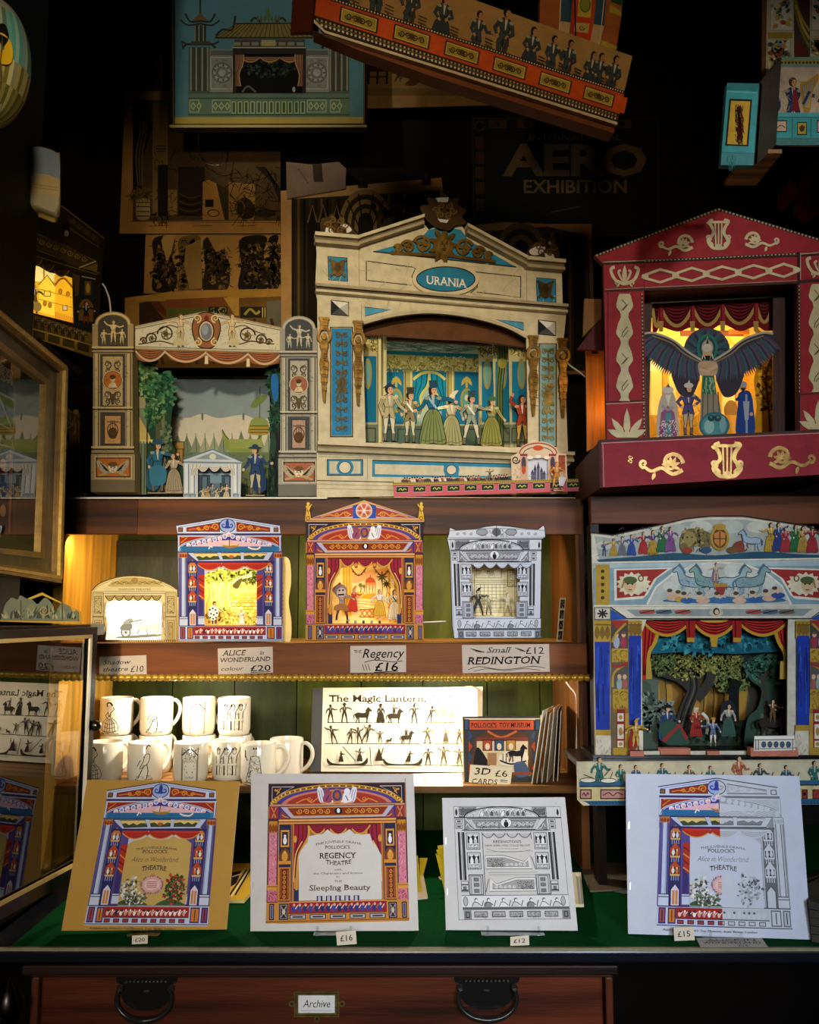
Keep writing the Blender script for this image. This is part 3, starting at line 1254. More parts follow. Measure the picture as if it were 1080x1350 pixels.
  for y in (590,640,690,740):
   m.line([(X(252),y),(X(300),y+34)],10,'d88a34' if y in (640,740) else '701408')
 m.rect(148,436,925,452,'32285a')
 for (a,b) in ((246,452),(456,662),(664,868)):
  m.swag(a,b,466,46,'cc3420','8a1810','d0983a',top=14)
 m.dots([(450,476),(662,474)],16,'a83020',8)
 # orchestra strip and plinth
 m.rect(74,1010,996,1150,'c4cae2')
 m.line([(74,1014),(996,1010)],7,ln)
 m.rect(204,1020,848,1092,'a02620')
 rn=random.Random(3)
 for i in range(18):
  x=232+i*34
  m.ell(x,1066,11,17,rn.choice(['f0e4dc','e8c0b0','2c2440','f4f0ec','d0a090']),9)
  m.ell(x+3,1046,8,9,rn.choice(['f0dccc','d8a888','382428']),8)
  m.line([(x+8,1062),(x+22,1048)],5,'f0e8e0')
 m.line([(206,1094),(848,1092)],6,ln)
 for i in range(9):
  x=215+i*70
  m.rect(x,1102,x+46,1130,'9a3838')
  m.frame(x,1102,x+46,1130,5,ln)
 for (a,b,c) in ((92,126,'a04a4a'),(158,196,'d07a20'),(866,920,'d07a20'),(948,982,'8a3a58')):
  m.rect(a-8,1022,b+8,1130,'2a2a78')
  m.rect(a,1032,b,1120,c)
  m.line([((a+b)/2,1038),((a+b)/2,1114)],7,ln)
 m.line([(75,1140),(997,1140)],6,ln)

REG_HOLE=[(276,1060),(272,745),(290,700),(335,640),(340,600),(390,590),(440,585),(475,552),(510,580),(548,590),(590,580),(632,552),(665,585),(720,592),(775,588),(790,640),(830,700),(855,745),(852,1060)]

def art_regency(m,pediment=True):
 ln,pur,gold,pink,crim='231626','2e2a78','d8983c','d88094','9c1c34'
 if pediment:
  m.poly([(60,192),(540,28),(1032,190)],'d8a060')
  m.poly([(96,180),(540,46),(1000,178)],pur)
  for f in (lambda p:p,lambda p:mir(p,543)):
   m.poly(f([(112,176),(446,82),(446,172)]),'a83c34')
   m.line(f([(112,176),(446,82),(446,172)]),7,'e8d8e0',True)
   m.line(f(sm([(180,168),(250,150),(320,162),(380,128),(430,150)],5)),10,gold)
   q=f([(395,140),(310,152)])
   m.scroll(q[0][0],q[0][1],26,gold,9,1.3)
   m.scroll(q[1][0],q[1][1],16,gold,7,1.3,0,-1)
  m.rect(446,72,632,180,'2a50b4')
  m.ell(540,116,68,66,'d89070')
  m.ring(540,116,66,64,7,'e8d0b0')
  for i in range(6):
   a=R(60*i+30)
   m.ell(540+38*math.cos(a),116+38*math.sin(a),15,15,'c05a4a',10)
   m.line([(540,116),(540+62*math.cos(R(60*i)),116+62*math.sin(R(60*i)))],6,'f0dcc8')
  m.ell(540,116,12,12,'f0e0e8')
  m.rect(52,184,1040,210,'d8a464')
  m.line([(52,198),(1040,198)],5,'7a4418')
 m.rect(52,210,1032,380,'2a2230')
 for f in (lambda p:p,lambda p:mir(p,543)):
  m.line(f([(78,232),(235,232),(150,280),(78,330)]),7,'d0b8b0',True)
  m.line(f([(95,262),(140,242),(110,290)]),8,gold)
  m.line(f([(96,250),(130,275)]),10,gold)
 A0=lambda rx,ry,dy:[(543+rx*math.cos(R(a)),378+dy+ry*math.sin(R(a))) for a in range(-172,-7,6)]
 m.poly(A0(485,165,0),'c8902c')
 m.dashes((0,0),(0,0),1,.01,gold)
 pts=A0(470,152,2)
 m.line(pts,9,'5a2c10')
 m.dots(pts[::1],7,'f0c860',6)
 m.poly(A0(440,138,0),'4c3c8c')
 m.poly(A0(400,122,0),'d07a68')
 m.poly(A0(365,104,-4),'a83422')
 for f in (lambda p:p,lambda p:mir(p,543)):
  m.line(f(sm([(250,355),(320,325),(360,350),(420,310),(470,340)],5)),8,'e08838')
  q=f([(345,325)])[0]
  m.scroll(q[0],q[1],20,'e08838',7,1.3)
 for d in (-1,1):
  m.poly(sm([(543+d*30,352),(543+d*120,352),(543+d*142,250),(543+d*112,240),(543+d*85,300),(543+d*40,330)],4,True),'e8e2ea')
  for k in range(4):
   m.line([(543+d*(60+k*18),348),(543+d*(84+k*16),258)],4,'6a6488')
  m.ell(543+d*72,272,22,26,'8a4a5a' if d<0 else 'f4f0f4')
  m.poly(sm([(543+d*40,350),(543+d*50,280),(543+d*90,290),(543+d*100,345)],4,True),'9a4668' if d<0 else 'f0ecf2')
  m.line([(543+d*60,300),(543+d*80,340)],6,ln)
 m.ell(543,300,40,48,'4a3c80')
 m.ring(543,300,38,46,8,'b87a30')
 m.ell(543,300,18,26,'b05a34')
 m.line(sm([(430,350),(490,362),(543,350),(600,362),(660,348)],4),9,gold)
 m.rect(62,362,1028,378,'d09070')
 # sloping ceiling
 m.rect(62,376,1026,470,'3a3078')
 for f in (lambda p:p,lambda p:mir(p,543)):
  m.poly(f([(62,378),(124,378),(124,468),(62,468)]),'9a3038')
  m.line(f([(75,385),(93,420),(110,385)]),9,gold)
  m.line(f([(80,460),(93,425),(106,460)]),9,gold)
  m.poly(f([(140,400),(210,465),(135,465)]),'8c3250')
  m.line(f([(150,440),(170,455),(195,460)]),7,gold)
 tr=[(136,380),(958,374),(888,464),(216,470)]
 m.poly(tr,'b8b4cc')
 m.line(tr,6,ln,True)
 tr=[(186,388),(912,384),(866,448),(236,452)]
 m.poly(tr,'8c3016')
 m.line(tr,8,gold,True)
 m.rinceau(250,500,418,50,5,'e09a38',7,False)
 m.rinceau(600,850,416,50,5,'e09a38',7,False)
 m.ell(552,414,28,26,'15121c')
 m.ell(552,414,12,18,'e8e8ec')
 # cornice
 m.rect(56,466,1030,516,'c87c38')
 for y,w,c in ((470,6,'5a2c14'),(482,7,'f0c080'),(492,4,'7a3c18'),(504,8,'e0a058'),(514,5,'3a1a14')):
  m.line([(56,y),(1030,y-2)],w,c)
 for s_ in (0,1):
  X=(lambda x:x) if not s_ else (lambda x:1092-x)
  rc_=lambda x0,y0,x1,y1,c:m.rect(min(X(x0),X(x1)),y0,max(X(x0),X(x1)),y1,c)
  rc_(54,470,128,1070,'4a2638')
  rc_(60,486,120,574,'c8861e')
  for q in (70,90,110):
   m.leaf(X(q),574,70,-90,26,'8a4a10')
  rc_(62,574,118,952,pink)
  rn=random.Random(11)
  for k in range(46):
   x,y=rn.uniform(68,112),rn.uniform(585,945)
   m.line([(X(x),y),(X(x+rn.uniform(-9,9)),y+rn.uniform(6,16))],4,rn.choice(['8a2c48','b04a62','f0b4bc']))
  rc_(54,946,124,984,gold)
  m.line([(X(54),958),(X(124),958)],5,'7a3a10')
  rc_(58,984,124,1064,'d07488')
  for k in range(24):
   x,y=rn.uniform(64,118),rn.uniform(990,1055)
   m.line([(X(x),y),(X(x+8),y+9)],4,'8a2c48')
  rc_(124,512,226,1064,'272448')
  m.line([(X(130),512),(X(130),1064)],6,gold)
  m.line([(X(218),512),(X(218),1064)],5,'b87a3c')
  rc_(144,552,204,676,gold)
  rc_(153,566,195,664,'2a2038')
  m.ell(X(174),630,13,28,'f0ecf0')
  m.ell(X(174),596,9,11,'f0e0d8')
  m.poly([(X(a),b) for a,b in [(136,800),(136,730),(150,696),(174,684),(198,696),(212,730),(212,800)]],'7a3c14')
  m.ell(X(174),745,22,34,gold)
  m.ell(X(174),716,10,12,'e0b060')
  rc_(130,776,220,800,'d89030')
  rc_(132,822,214,1058,'c87c2c')
  rc_(142,832,204,1048,'6a2418')
  for k in range(6):
   m.ell(X(173),860+k*34,11,15,'d88a34',9)
   m.ell(X(173),860+k*34,5,8,'7a1c14',7)
  m.line([(X(150),840),(X(150),1040)],5,'b06c28')
  m.line([(X(196),840),(X(196),1040)],5,'b06c28')
  rc_(226,512,242,1064,'c07a34')
  rc_(240,980,274,1064,'2a2c5c')
  # side curtain
  cu=sm([(342,512),(340,600),(300,680),(272,745),(262,860),(258,985)],5)
  m.poly([(X(a),b) for a,b in [(238,512)]+cu+[(236,985)]],crim)
  for t in (.3,.6,.85):
   m.line([(X(238+(p[0]-238)*t),p[1]) for p in cu],8,'5c0c20')
  m.line([(X(a),b) for a,b in cu],16,gold)
  m.line([(X(a-20),b-14) for a,b in cu[8:24]],7,'e8c070')
  m.ell(X(246),620,13,26,gold)
  m.rect(min(X(240),X(258)),900,max(X(240),X(258)),975,'c88a34')
 for (a,b,d) in ((340,470,62),(478,625,66),(632,778,62)):
  m.swag(a,b,516,d,'a82038','5c0c20',gold,top=4)
 for x in (474,629):
  m.poly([(x-24,516),(x+24,516),(x+12,596),(x-12,596)],'8c1830')
  m.ell(x,570,14,16,'d88a4a')
 m.rect(236,508,850,520,'6a2a18')

def art_regency_base(m):
 ln,gold='231626','d8983c'
 m.poly([(52,1070),(1036,1064),(1042,1205),(900,1215),(160,1218),(50,1212)],'c88a3c')
 m.rect(208,1070,886,1146,'9c1c2e')
 rn=random.Random(8)
 for i in range(16):
  x=240+i*40
  m.ell(x,1116,17,26,rn.choice(['2c3478','3a4494','e8e0e4','243068']),9)
  m.ell(x+3,1090,9,11,rn.choice(['e0b090','d8a080']),8)
  m.line([(x+12,1118),(x+30,1090)],6,rn.choice(['b87838','e8d8d0']))
 m.line([(208,1070),(886,1066)],7,'e0a858')
 m.line([(208,1148),(886,1146)],8,'7a3414')
 for i in range(5):
  x=214+i*138
  m.rect(x,1156,x+112,1190,'1f1822')
  m.rect(x+6,1161,x+106,1185,'b8b0b8')
  m.line([(x+20,1173),(x+92,1173)],11,'3a3040')
 for (a,b) in ((72,106),(140,205),(898,958),(992,1026)):
  m.rect(a,1078,b,1192,'1c1826')
  m.frame(a+7,1086,b-7,1184,5,'9a8a9a')
  if b-a>50:
   m.line([(a+16,1098),(b-16,1172)],7,'a8988c')
   m.line([(b-16,1098),(a+16,1172)],7,'a8988c')
   m.ell((a+b)/2,1135,12,18,'c8b8a8')
  else:
   m.rect(a+12,1096,b-12,1174,'3c3c80')
 m.line([(50,1204),(1040,1198)],8,'8a5018')

def art_bw(m,hole=False):
 """engraved black and white theatre in a 900 x 875 frame"""
 k,g,l='1c1c1e','8c8c8e','b4b4b6'
 m.frame(0,0,900,875,3,k)
 arcp=[(400+315*math.cos(R(a)),92+88*math.sin(R(a))) for a in range(-180,1,6)]
 for (a,b,s_) in ((42,190,1),(658,780,1)):
  m.rect(a,6,b,86,'6e6e70')
  m.frame(a+6,12,b-6,78,3,'d8d8d8')
  m.hatch(a,8,b,80,60,k,2,4,ln=20)
 m.poly(arcp,'d4d4d4')
 m.line(arcp,9,k)
 m.line([(400+300*math.cos(R(a)),92+76*math.sin(R(a))) for a in range(-180,1,6)],3,k)
 rn=random.Random(2)
 for i in range(9):
  x=230+i*44
  y=82
  m.ell(x,y-22,15,20,rn.choice(['f0f0f0','9a9a9a','606062']),9)
  m.ell(x+6,y-46-rn.random()*10,9,10,'e8e8e8',8)
  m.line(sm([(x-18,y),(x-6,y-34),(x+14,y-50),(x+24,y-20),(x+10,y)],3),3,k)
 m.hatch(130,30,660,88,120,k,1.8,9,ln=18)
 for x in (5,858):
  m.rect(x,6,x+32,86,'d8d8d8')
  m.leaf(x+16,80,66,-90,20,k)
 # sloping ceiling
 m.line([(0,90),(900,90)],8,k)
 m.line([(0,98),(900,98)],3,k)
 m.poly([(108,102),(722,102),(672,184),(168,186)],'c8c8ca')
 m.line([(108,102),(722,102),(672,184),(168,186)],4,k,True)
 m.poly([(150,114),(690,112),(654,170),(188,172)],'9a9a9c')
 m.line([(150,114),(690,112),(654,170),(188,172)],4,k,True)
 m.hatch(180,118,380,168,90,k,2.4,5,ln=20)
 m.hatch(500,118,660,168,90,k,2.4,6,ln=20)
 m.rinceau(190,370,142,40,5,'e4e4e4',5,False)
 m.rinceau(490,660,142,40,5,'e4e4e4',5,False)
 m.ell(432,132,48,38,'ececec')
 m.ring(432,132,46,36,3,k)
 m.ell(432,144,20,24,k)
 m.ell(432,118,10,12,'606060')
 for f in (lambda p:p,lambda p:mir(p,428)):
  m.poly(f([(82,96),(160,180),(82,186)]),'88888a')
  m.line(f([(82,96),(160,180),(82,186)]),4,k,True)
  m.line(f(sm([(95,165),(110,140),(128,170),(150,176)],4)),5,'e0e0e0')
 m.line([(60,190),(800,190)],7,k)
 m.dashes((80,199),(780,199),50,6,k,.5)
 for s_ in (0,1):
  X=(lambda x:x) if not s_ else (lambda x:858-x)
  rc_=lambda x0,y0,x1,y1,c:m.rect(min(X(x0),X(x1)),y0,max(X(x0),X(x1)),y1,c)
  fr_=lambda x0,y0,x1,y1,w,c:m.frame(min(X(x0),X(x1)),y0,max(X(x0),X(x1)),y1,w,c)
  dy=0
  for y in (104,146):
   fr_(10,y,68,y+34,4,k)
   rc_(24,y+10,54,y+24,'505052')
  # dark shafts
  rc_(22,205,82,580,'e0e0e0')
  rc_(24,206,42,578,'202024')
  rc_(54,206,80,578,'2a2a2e')
  m.line([(X(62),206),(X(62),578)],3,'b0b0b0')
  m.line([(X(46),206),(X(46),578)],3,k)
  fr_(32,584,92,612,4,k)
  fr_(32,612,92,668,4,k)
  rc_(48,624,76,656,'707072')
  rc_(32,650,92,660,k)
  for y in (210,365):
   rc_(92,y,204,y+132,'d6d6d6')
   fr_(92,y,204,y+132,5,k)
   rc_(104,y+14,192,y+84,'1e1e20')
   m.swag(X(104) if not s_ else X(192),X(148),y+16,16,'ececec','707070',folds=2)
   m.swag(X(148) if not s_ else X(148),X(192) if not s_ else X(104),y+16,16,'ececec','707070',folds=2)
   m.ell(X(130),y+68,14,24,'e8e8e8')
   m.ell(X(168),y+68,14,24,'c8c8c8')
   m.ell(X(130),y+46,8,9,'f0f0f0')
   m.ell(X(168),y+46,8,9,'f0f0f0')
   fr_(104,y+94,192,y+122,3,k)
   m.hatch(min(X(108),X(188)),y+98,max(X(108),X(188)),y+118,24,k,2,3,ln=16)
  rc_(96,535,214,690,'c4c4c6')
  fr_(96,535,214,690,6,k)
  fr_(112,545,196,690,4,k)
  for y in (560,600,645):
   rc_(136,y,178,y+28,'7c7c7e')
   fr_(136,y,178,y+28,3,k)
  m.line([(X(226),205),(X(226),690)],5,k)
 if not hole:
  for x in (226,322,428,532):
   m.swag(x,x+98,214,34,'dcdcdc','6a6a6a','4a4a4a',folds=3)
 # orchestra
 m.rect(30,694,898,780,'e2e2e2')
 m.line([(30,694),(898,694)],4,k)
 for i,x in enumerate((140,240,360,460,585,690,795)):
  m.ell(x,764,34,26,['d0d0d0','8c8c8c','e8e8e8'][i%3],10)
  m.ell(x+6,728,14,16,'4a4a4c',9)
  m.ell(x+9,732,10,12,'ececec',9)
  m.line([(x-30,778),(x-12,744),(x+14,744),(x+44,768)],5,k)
  m.line([(x+50,776),(x+66,730)],6,k)
 for x in (62,852):
  m.ell(x,738,18,34,'b8b8b8')
  m.ring(x,738,18,34,4,k)
 m.rect(36,780,898,798,'78787a')
 m.dashes((40,789),(896,789),70,8,k,.5)
 m.line([(36,798),(898,798)],4,k)
 for (a,b) in ((44,104),(836,896)):
  m.rect(a,804,b,870,'848486')
  m.frame(a+14,816,b-14,858,6,k)
 for i in range(5):
  x=126+i*142
  m.rect(x,812,x+108,856,'b0b0b2')
  m.frame(x,812,x+108,856,5,k)
  m.hatch(x+8,820,x+100,850,26,k,2.5,i,ln=20)

def recolour_side(o,x0,fn,M=None):
 """cut the print along a vertical line and run the colours on its right through fn"""
 import bmesh
 bm=bmesh.new()
 bm.from_mesh(o.data)
 bmesh.ops.bisect_plane(bm,geom=bm.verts[:]+bm.edges[:]+bm.faces[:],plane_co=(x0,0,0),plane_no=(1,0,0))
 ly=bm.loops.layers.float_color['ink']
 for f in bm.faces:
  if f.calc_center_median().x>x0:
   for l in f.loops:
    l[ly]=fn(l[ly])
 bm.to_mesh(o.data)
 bm.free()

# ================================================================== MIDDLE SHELF: the four paper theatres
def shelf_plane(px,y=1.784,z=None):
 q=at(px,848,y)
 return Plane((q.x,y,ZS if z is None else z),(1,0,0),(0,0,1))

def stage_box(t,pl,x0,x1,y1,depth,col,M):
 """floor and two side walls behind a proscenium; x in drawing units, y1 = stage level"""
 a=M(x0,y1)
 b=M(x1,y1)
 m=MB(mat='printed_paper').box(a[0],b[0],.001,depth,a[2]-.002,a[2],col)
 m.build('stage_floor',t)

# ---- blue and red theatre
pl=shelf_plane(303)
t=thing('toy_theatre','small blue, white and red paper theatre with a ship painted over its woodland stage','toy theatre',pl)
FLOOR[t.name]=.0004
M=pm(pl,225,675,.14815)
m=MB(M)
m.slab(ALICE_OUT,'c4c8e2',.0012,holes=[ALICE_HOLE])
art_alice(m)
m.build('proscenium',t)
stage_box(t,pl,240,870,1012,.10,'c9a54a',M)
bp=pl.back(.10)
MBk=pm(bp,225,675,.14815)
m=MB(MBk,'printed_paper')
m.slab([(225,430),(900,430),(900,1060),(225,1060)],'f2d268',.001)
m.rect(225,430,900,620,'c2c06a')
m.foliage(420,560,150,70,260,['8a9a3c','a8b050','6c7c2c','c6c468'],30,3)
m.foliage(690,560,170,70,260,['7a8a3c','98a048','5c6c2c','3e4a22'],30,4)
m.foliage(750,600,70,50,90,['3e4a22','2f3a1c','5c6c2c'],26,9)
for (x,w,l) in ((330,18,-20),(372,26,22),(405,20,-12),(440,30,20),(480,16,-10),(520,26,14)):
 m.line(sm([(x,1000),(x+l,850),(x-l*.4,740),(x+l,620)],4),w,'f0d890')
 m.line(sm([(x+w*.5,1000),(x+l+w*.4,850),(x-l*.4+w*.4,740),(x+l+w*.3,620)],4),4,'7a6420')
m.line(sm([(560,640),(600,600),(660,580),(720,560)],4),30,'f4e0a0')
m.poly(sm([(550,660),(590,610),(640,590),(600,680)],4,True),'4a4a24')
m.poly(sm([(620,610),(680,585),(660,620)],4,True),'4a4a24')
m.poly(sm([(640,680),(660,645),(690,690),(750,670),(760,620),(800,640),(830,700),(540,720)],4,True),'f6dc80')
rn=random.Random(4)
for r_ in range(9):
 for c_ in range(7):
  x,y=545+c_*42+(r_%2)*20,735+r_*30
  s_=10+r_*1.6
  m.ell(x+rn.uniform(-6,6),y,s_*1.7,s_,rn.choice(['e8c864','f2dc8c','d8b448','f6e6a8']),7)
  m.ring(x,y,s_*1.7,s_,3,'6c5a1c',8)
m.foliage(470,940,170,70,240,['a8983c','c8b450','7a7428','e0cc70'],26,6,True)
m.foliage(690,960,120,50,120,['b8a440','d8c058','efe08c','8a7c28'],26,7)
m.build('backdrop',t)
m=MB(pm(pl.back(.05),225,675,.14815),'printed_paper')
m.slab(sm([(900,470),(990,400),(1058,432),(1072,620),(1050,800),(1075,980),(1060,1160),(960,1160),(960,600)],4,True),'f4dc90',.001)
for y in range(620,1000,38):
 m.line(sm([(985,y),(1000,y+16),(990,y+30)],3),5,'b08a2c')
m.build('wing',t)

def cutout(pl0,M0,name,label,cat,fn,x,y,group=None,mat='printed_card',back=0.0,foot=True):
 """a flat cardboard figure on its own feet: fn draws it; (x, y) = feet in drawing units"""
 q=M0(x,y)
 w=pl0.o+pl0.u*q[0]-pl0.n*q[1]+pl0.v*q[2]
 p=Plane(w,pl0.u,pl0.v)
 # drawing units -> the figure's own frame
 Mi=lambda u,v,c=0.0:(M0(u,v)[0]-q[0],-c,M0(u,v)[2]-q[2])
 m=MB(Mi,mat)
 m.solid=.0007
 fn(m)
 if foot:
  xs=[v[0] for v in m.v]
  zs=min(v[2] for v in m.v)
  w_=(max(xs)-min(xs))*.3
  cxm=0.0
  m.box(cxm-w_,cxm+w_,-.003,.006,zs-.0005,zs+.001,'c8b088')
 return single(m,name,label,cat,p,group)

Mf=pm(pl.back(.055),225,675,.14815)

def fn(m):
 m.person(388,1000,200,'f0ece0','2a2420',hair='3a3a34',hat='4a4c40',arms=((-20,-10),(30,60)),skirt=None,stride=.4)
 m.ell(378,900,46,66,'f2eee4')
 m.dots([(350,870),(375,858),(400,872),(412,900),(360,905),(385,915),(404,940),(352,940),(378,950)],9,'1c1a18')

cutout(pl,Mf,'paper_figure','paper figure in a black-spotted white costume on the little woodland stage','paper figure',fn,388,1000,'figures on the small paper stages')
cutout(pl,Mf,'paper_figure','paper girl in a pale dress standing before the woodland tea garden','paper figure',lambda m:m.person(632,1000,130,'efe8dc','e8e0d0',hair='c09a3c',skirt='f0ece4',arms=((-40,-70),(40,60))),632,1000,'figures on the small paper stages')

# ---- red and gold theatre
pl=shelf_plane(481,1.778)
t=thing('toy_theatre','tall red, gold and pink paper theatre with a wheel roundel in its pediment','toy theatre',pl)
FLOOR[t.name]=.0004
M=pm(pl,395,655,.15741)
m=MB(M)
m.slab([(60,192),(540,28),(1032,190),(1032,1064),(1042,1205),(900,1215),(160,1218),(50,1212),(54,1070),(52,210)],'b87a3c',.0012,holes=[REG_HOLE])
art_regency(m)
art_regency_base(m)
m.build('proscenium',t)
for cxm,d in ((72,1),(1020,-1)):
 m=MB(M,'printed_card')
 m.solid=.0012
 m.poly([(cxm-26,205),(cxm-22,150),(cxm+20,150),(cxm+26,205)],'d8a830')
 m.poly(sm([(cxm-18,150),(cxm-14,100),(cxm-20,80),(cxm,66),(cxm+18,84),(cxm+12,110),(cxm+18,150)],4,True),'e0b440')
 m.ell(cxm,58,13,14,'e8c050',10)
 m.line([(cxm+d*12,90),(cxm+d*30,60)],9,'e0b440')
 m.solid=0
 m.base=.0003
 m.ring(cxm,178,14,14,5,'6a4a10',12)
 m.line([(cxm-14,118),(cxm+12,118)],5,'6a4a10')
 m.line([(cxm-10,96),(cxm+4,146)],5,'8a6418')
 m.build('finial',t)
for i in range(5):
 m=MB(mat='plastic')
 a=M(388+i*68,1062)
 m.lathe([(.0001,0),(.0025,0),(.0025,.0062),(.0001,.0062)],a[0]+.0025,.006,a[2],['3a3a44','9a98a0'][i%2],12)
 m.build('footlight',t)
stage_box(t,pl,240,880,1064,.10,'d8a848',M)
MBk=pm(pl.back(.10),395,655,.15741)
m=MB(MBk,'printed_paper')
m.slab([(190,480),(900,480),(900,1090),(190,1090)],'f8e49a',.001)
m.poly([(190,480),(900,480),(900,700),(190,640)],'f4d484')
m.poly(sm([(430,650),(520,640),(620,610),(760,600),(740,680),(560,700),(450,720)],4,True),'f0b46c')
m.rect(360,560,440,1000,'eec04c')
for x in (370,392,415):
 m.line([(x,570),(x+10,990)],6,'b8801c')
for x in (750,800,835):
 m.line([(x,590),(x+6,1050)],18,'e0a838')
 for y in range(620,1040,60):
  m.line([(x-9,y),(x+12,y+26)],6,'8a5c14')
for (a,b) in ((430,560),(620,760)):
 m.line(sm([(a,590),((a+b)/2,660),(b,590)],6),7,'4a3a1c')
 m.dots([(a+(b-a)*t_,592+64*(1-(2*t_-1)**2)) for t_ in (.15,.3,.5,.7,.85)],9,'6a5220')
m.poly(sm([(548,720),(560,690),(592,672),(625,690),(640,720)],5),'d0562c')
m.rect(548,718,640,738,'e89a4c')
m.line([(594,672),(594,655)],5,'8a3a14')
for x in (556,580,606,630):
 m.rect(x-6,738,x+6,812,'f2ce7c')
 m.line([(x+6,738),(x+6,812)],4,'9a6a1c')
m.poly(sm([(520,850),(550,815),(640,815),(660,850)],4,True),'e8a428')
m.poly(sm([(430,820),(480,795),(540,800),(520,840),(450,850)],4,True),'efc054')
for (x,y,h_) in ((510,800,60),(540,800,50),(690,830,160),(728,840,110)):
 m.line(sm([(x,y),(x+5,y-h_*.5),(x,y-h_)],4),7,'a06c1c')
 for a in range(0,360,45):
  m.leaf(x,y-h_,h_*.32,a,13,'4c4420' if h_>80 else '8a7a2c')
for y in (880,900,930,960):
 m.line(sm([(440,y),(520,y-8),(600,y+6),(680,y)],4),5,'c89a34')
for x in (505,545,585):
 m.line([(x,945),(x+40,1005)],9,'c0702c')
 m.line([(x+40,945),(x,1005)],9,'c0702c')
m.line([(500,944),(632,944)],9,'a85c20')
m.line([(500,1006),(632,1006)],9,'a85c20')
m.build('backdrop',t)
Mf=pm(pl.back(.05),395,655,.15741)

def fn(m):
 m.line([(262,790),(345,722)],20,'a03c28')
 m.person(355,1035,270,'9c8a84','5a4a4c',skin='c8a890',hair='6e625c',stride=1.2,arms=((-130,-150),(70,60)))
 m.ell(345,790,54,58,'8c7c74')
 m.ell(350,800,40,40,'c8b4a4')
 m.line([(320,822),(376,818)],14,'2a2020')
 m.dots([(334,784),(364,782)],9,'2a2020')
 m.poly(sm([(300,910),(350,895),(398,910),(405,955),(345,950),(290,948)],3,True),'9a6a34')

cutout(pl,Mf,'paper_figure','paper giant with a huge grey head swinging a red club','paper figure',fn,355,1035,'figures on the small paper stages')
cutout(pl,Mf,'paper_figure','paper figure in a scarlet dress beside the grey-headed giant','paper figure',lambda m:m.person(440,965,200,'d8432a','c83820',hair='c07a34',skirt='d03a22',arms=((50,80),(60,120)),lean=.8,hat='d8783a',hatkind='plume'),440,965,'figures on the small paper stages',foot=False)
cutout(pl,Mf,'paper_figure','paper lady in a yellow skirt under the painted palm','paper figure',lambda m:m.person(670,1010,235,'efe8d8','e0d8c0',hair='b08a4c',skirt='e8b434',arms=((-60,-20),(40,20))),670,1010,'figures on the small paper stages')
cutout(pl,Mf,'paper_figure','paper figure in a pale skirt with a black sash, rightmost before the palm scene','paper figure',lambda m:m.person(795,1030,250,'e6d6b0','c0a888',hair='6a4a24',skirt='efe0b8',arms=((-50,20),(30,-20)),sash='1c1816'),795,1030,'figures on the small paper stages')
a=local(pl,at(558,820.5,1.86))
b=local(pl,at(588,819,1.83))
MB(mat='plastic').tube([(a[0]-.03,a[1],a[2]),a,b],.0012,'e8e4d8').build('slide_wire',t)

# ---- black and white theatre
pl=shelf_plane(655,1.782)
t=thing('toy_theatre','silvery black and white paper theatre with horned corners on its pediment','toy theatre',pl)
FLOOR[t.name]=.0004
M=pm(pl,380,640,.37037)
m=MB(M)
sv,k='d4d8e2','22242a'
outl=[(566,190),(572,172),(576,150),(600,160),(660,156),(705,146),(740,142),(790,146),(850,154),(890,156),(908,142),(914,150),(916,182),(903,192),(898,500),(900,543),(592,545),(584,500),(576,240)]
hole=[(646,468),(644,285),(660,280),(690,284),(720,278),(750,284),(780,278),(812,284),(826,290),(824,468)]
m.slab(outl,sv,.0012,holes=[hole])
m.line(outl,3,k,True)
for y,w,c in ((190,3,k),(184,2,'8a8e98'),(160,2,'70747c')):
 m.line([(570,y+2),(740,y-(8 if y==160 else 0)),(914,y)],w,c)
m.hatch(676,152,806,180,90,k,1.6,2,ln=9)
for d in (-1,1):
 m.ell(742+d*52,166,20,12,'9aa0ac',12)
 m.ring(742+d*52,166,20,12,2,k,14)
 m.rinceau(742+d*78,742+d*150,172,14,3,'50545c',2,False)
m.ell(742,166,16,14,'5a5e68')
m.line([(742,142),(742,182)],2,k)
M2=qm(pl,[(380+u*.37037,640+v*.37037) for u,v in ((577,192),(903,192),(899,543),(590,545))],900,875)
sub=MB(M2)
sub.filt=lambda c:(c[0]*.93,c[1]*.96,c[2]*1.06,1)
sub.base=m.lv*EPS
art_bw(sub,hole=True)
for x in range(208,700,120):
 sub.swag(x,x+118,206,36,'dfe2ea','7a7e88','50545c',folds=2)
n0=len(m.v)
m.v+=sub.v
m.f+=[[i+n0 for i in f] for f in sub.f]
m.c+=sub.c
m.m+=sub.m
m.sm+=sub.sm
m.build('proscenium',t)
stage_box(t,pl,630,840,468,.09,'d8cc9a',M)
m=MB(pm(pl.back(.09),380,640,.37037),'printed_paper')
m.slab([(610,250),(860,250),(860,480),(610,480)],'f4ecc4',.001)
kk='8a8058'
m.frame(668,282,760,330,2,kk)
m.hatch(690,290,740,322,30,kk,1.5,1,ln=12)
for x in range(670,780,14):
 m.line([(x,350),(x,440)],1.5,kk)
for y in range(352,440,12):
 m.line([(668,y),(775,y)],1.5,kk)
m.frame(780,300,816,362,3,kk)
m.hatch(784,306,812,356,50,kk,1.4,3,ln=10)
for y in (338,344,446,452):
 m.line([(640,y),(830,y)],1.5,kk)
m.build('backdrop',t)
Mf=pm(pl.back(.045),380,640,.37037)
GF='figures on the small paper stages'
cutout(pl,Mf,'paper_figure','black engraved paper dancer on the silvery stage','paper figure',lambda m:m.person(676,464,92,'3a3a38','4a4a46',skin='d8d0b0',arms=((-60,20),(80,110)),stride=1.3,hat='2a2a28',hatkind='plume'),676,464,GF)
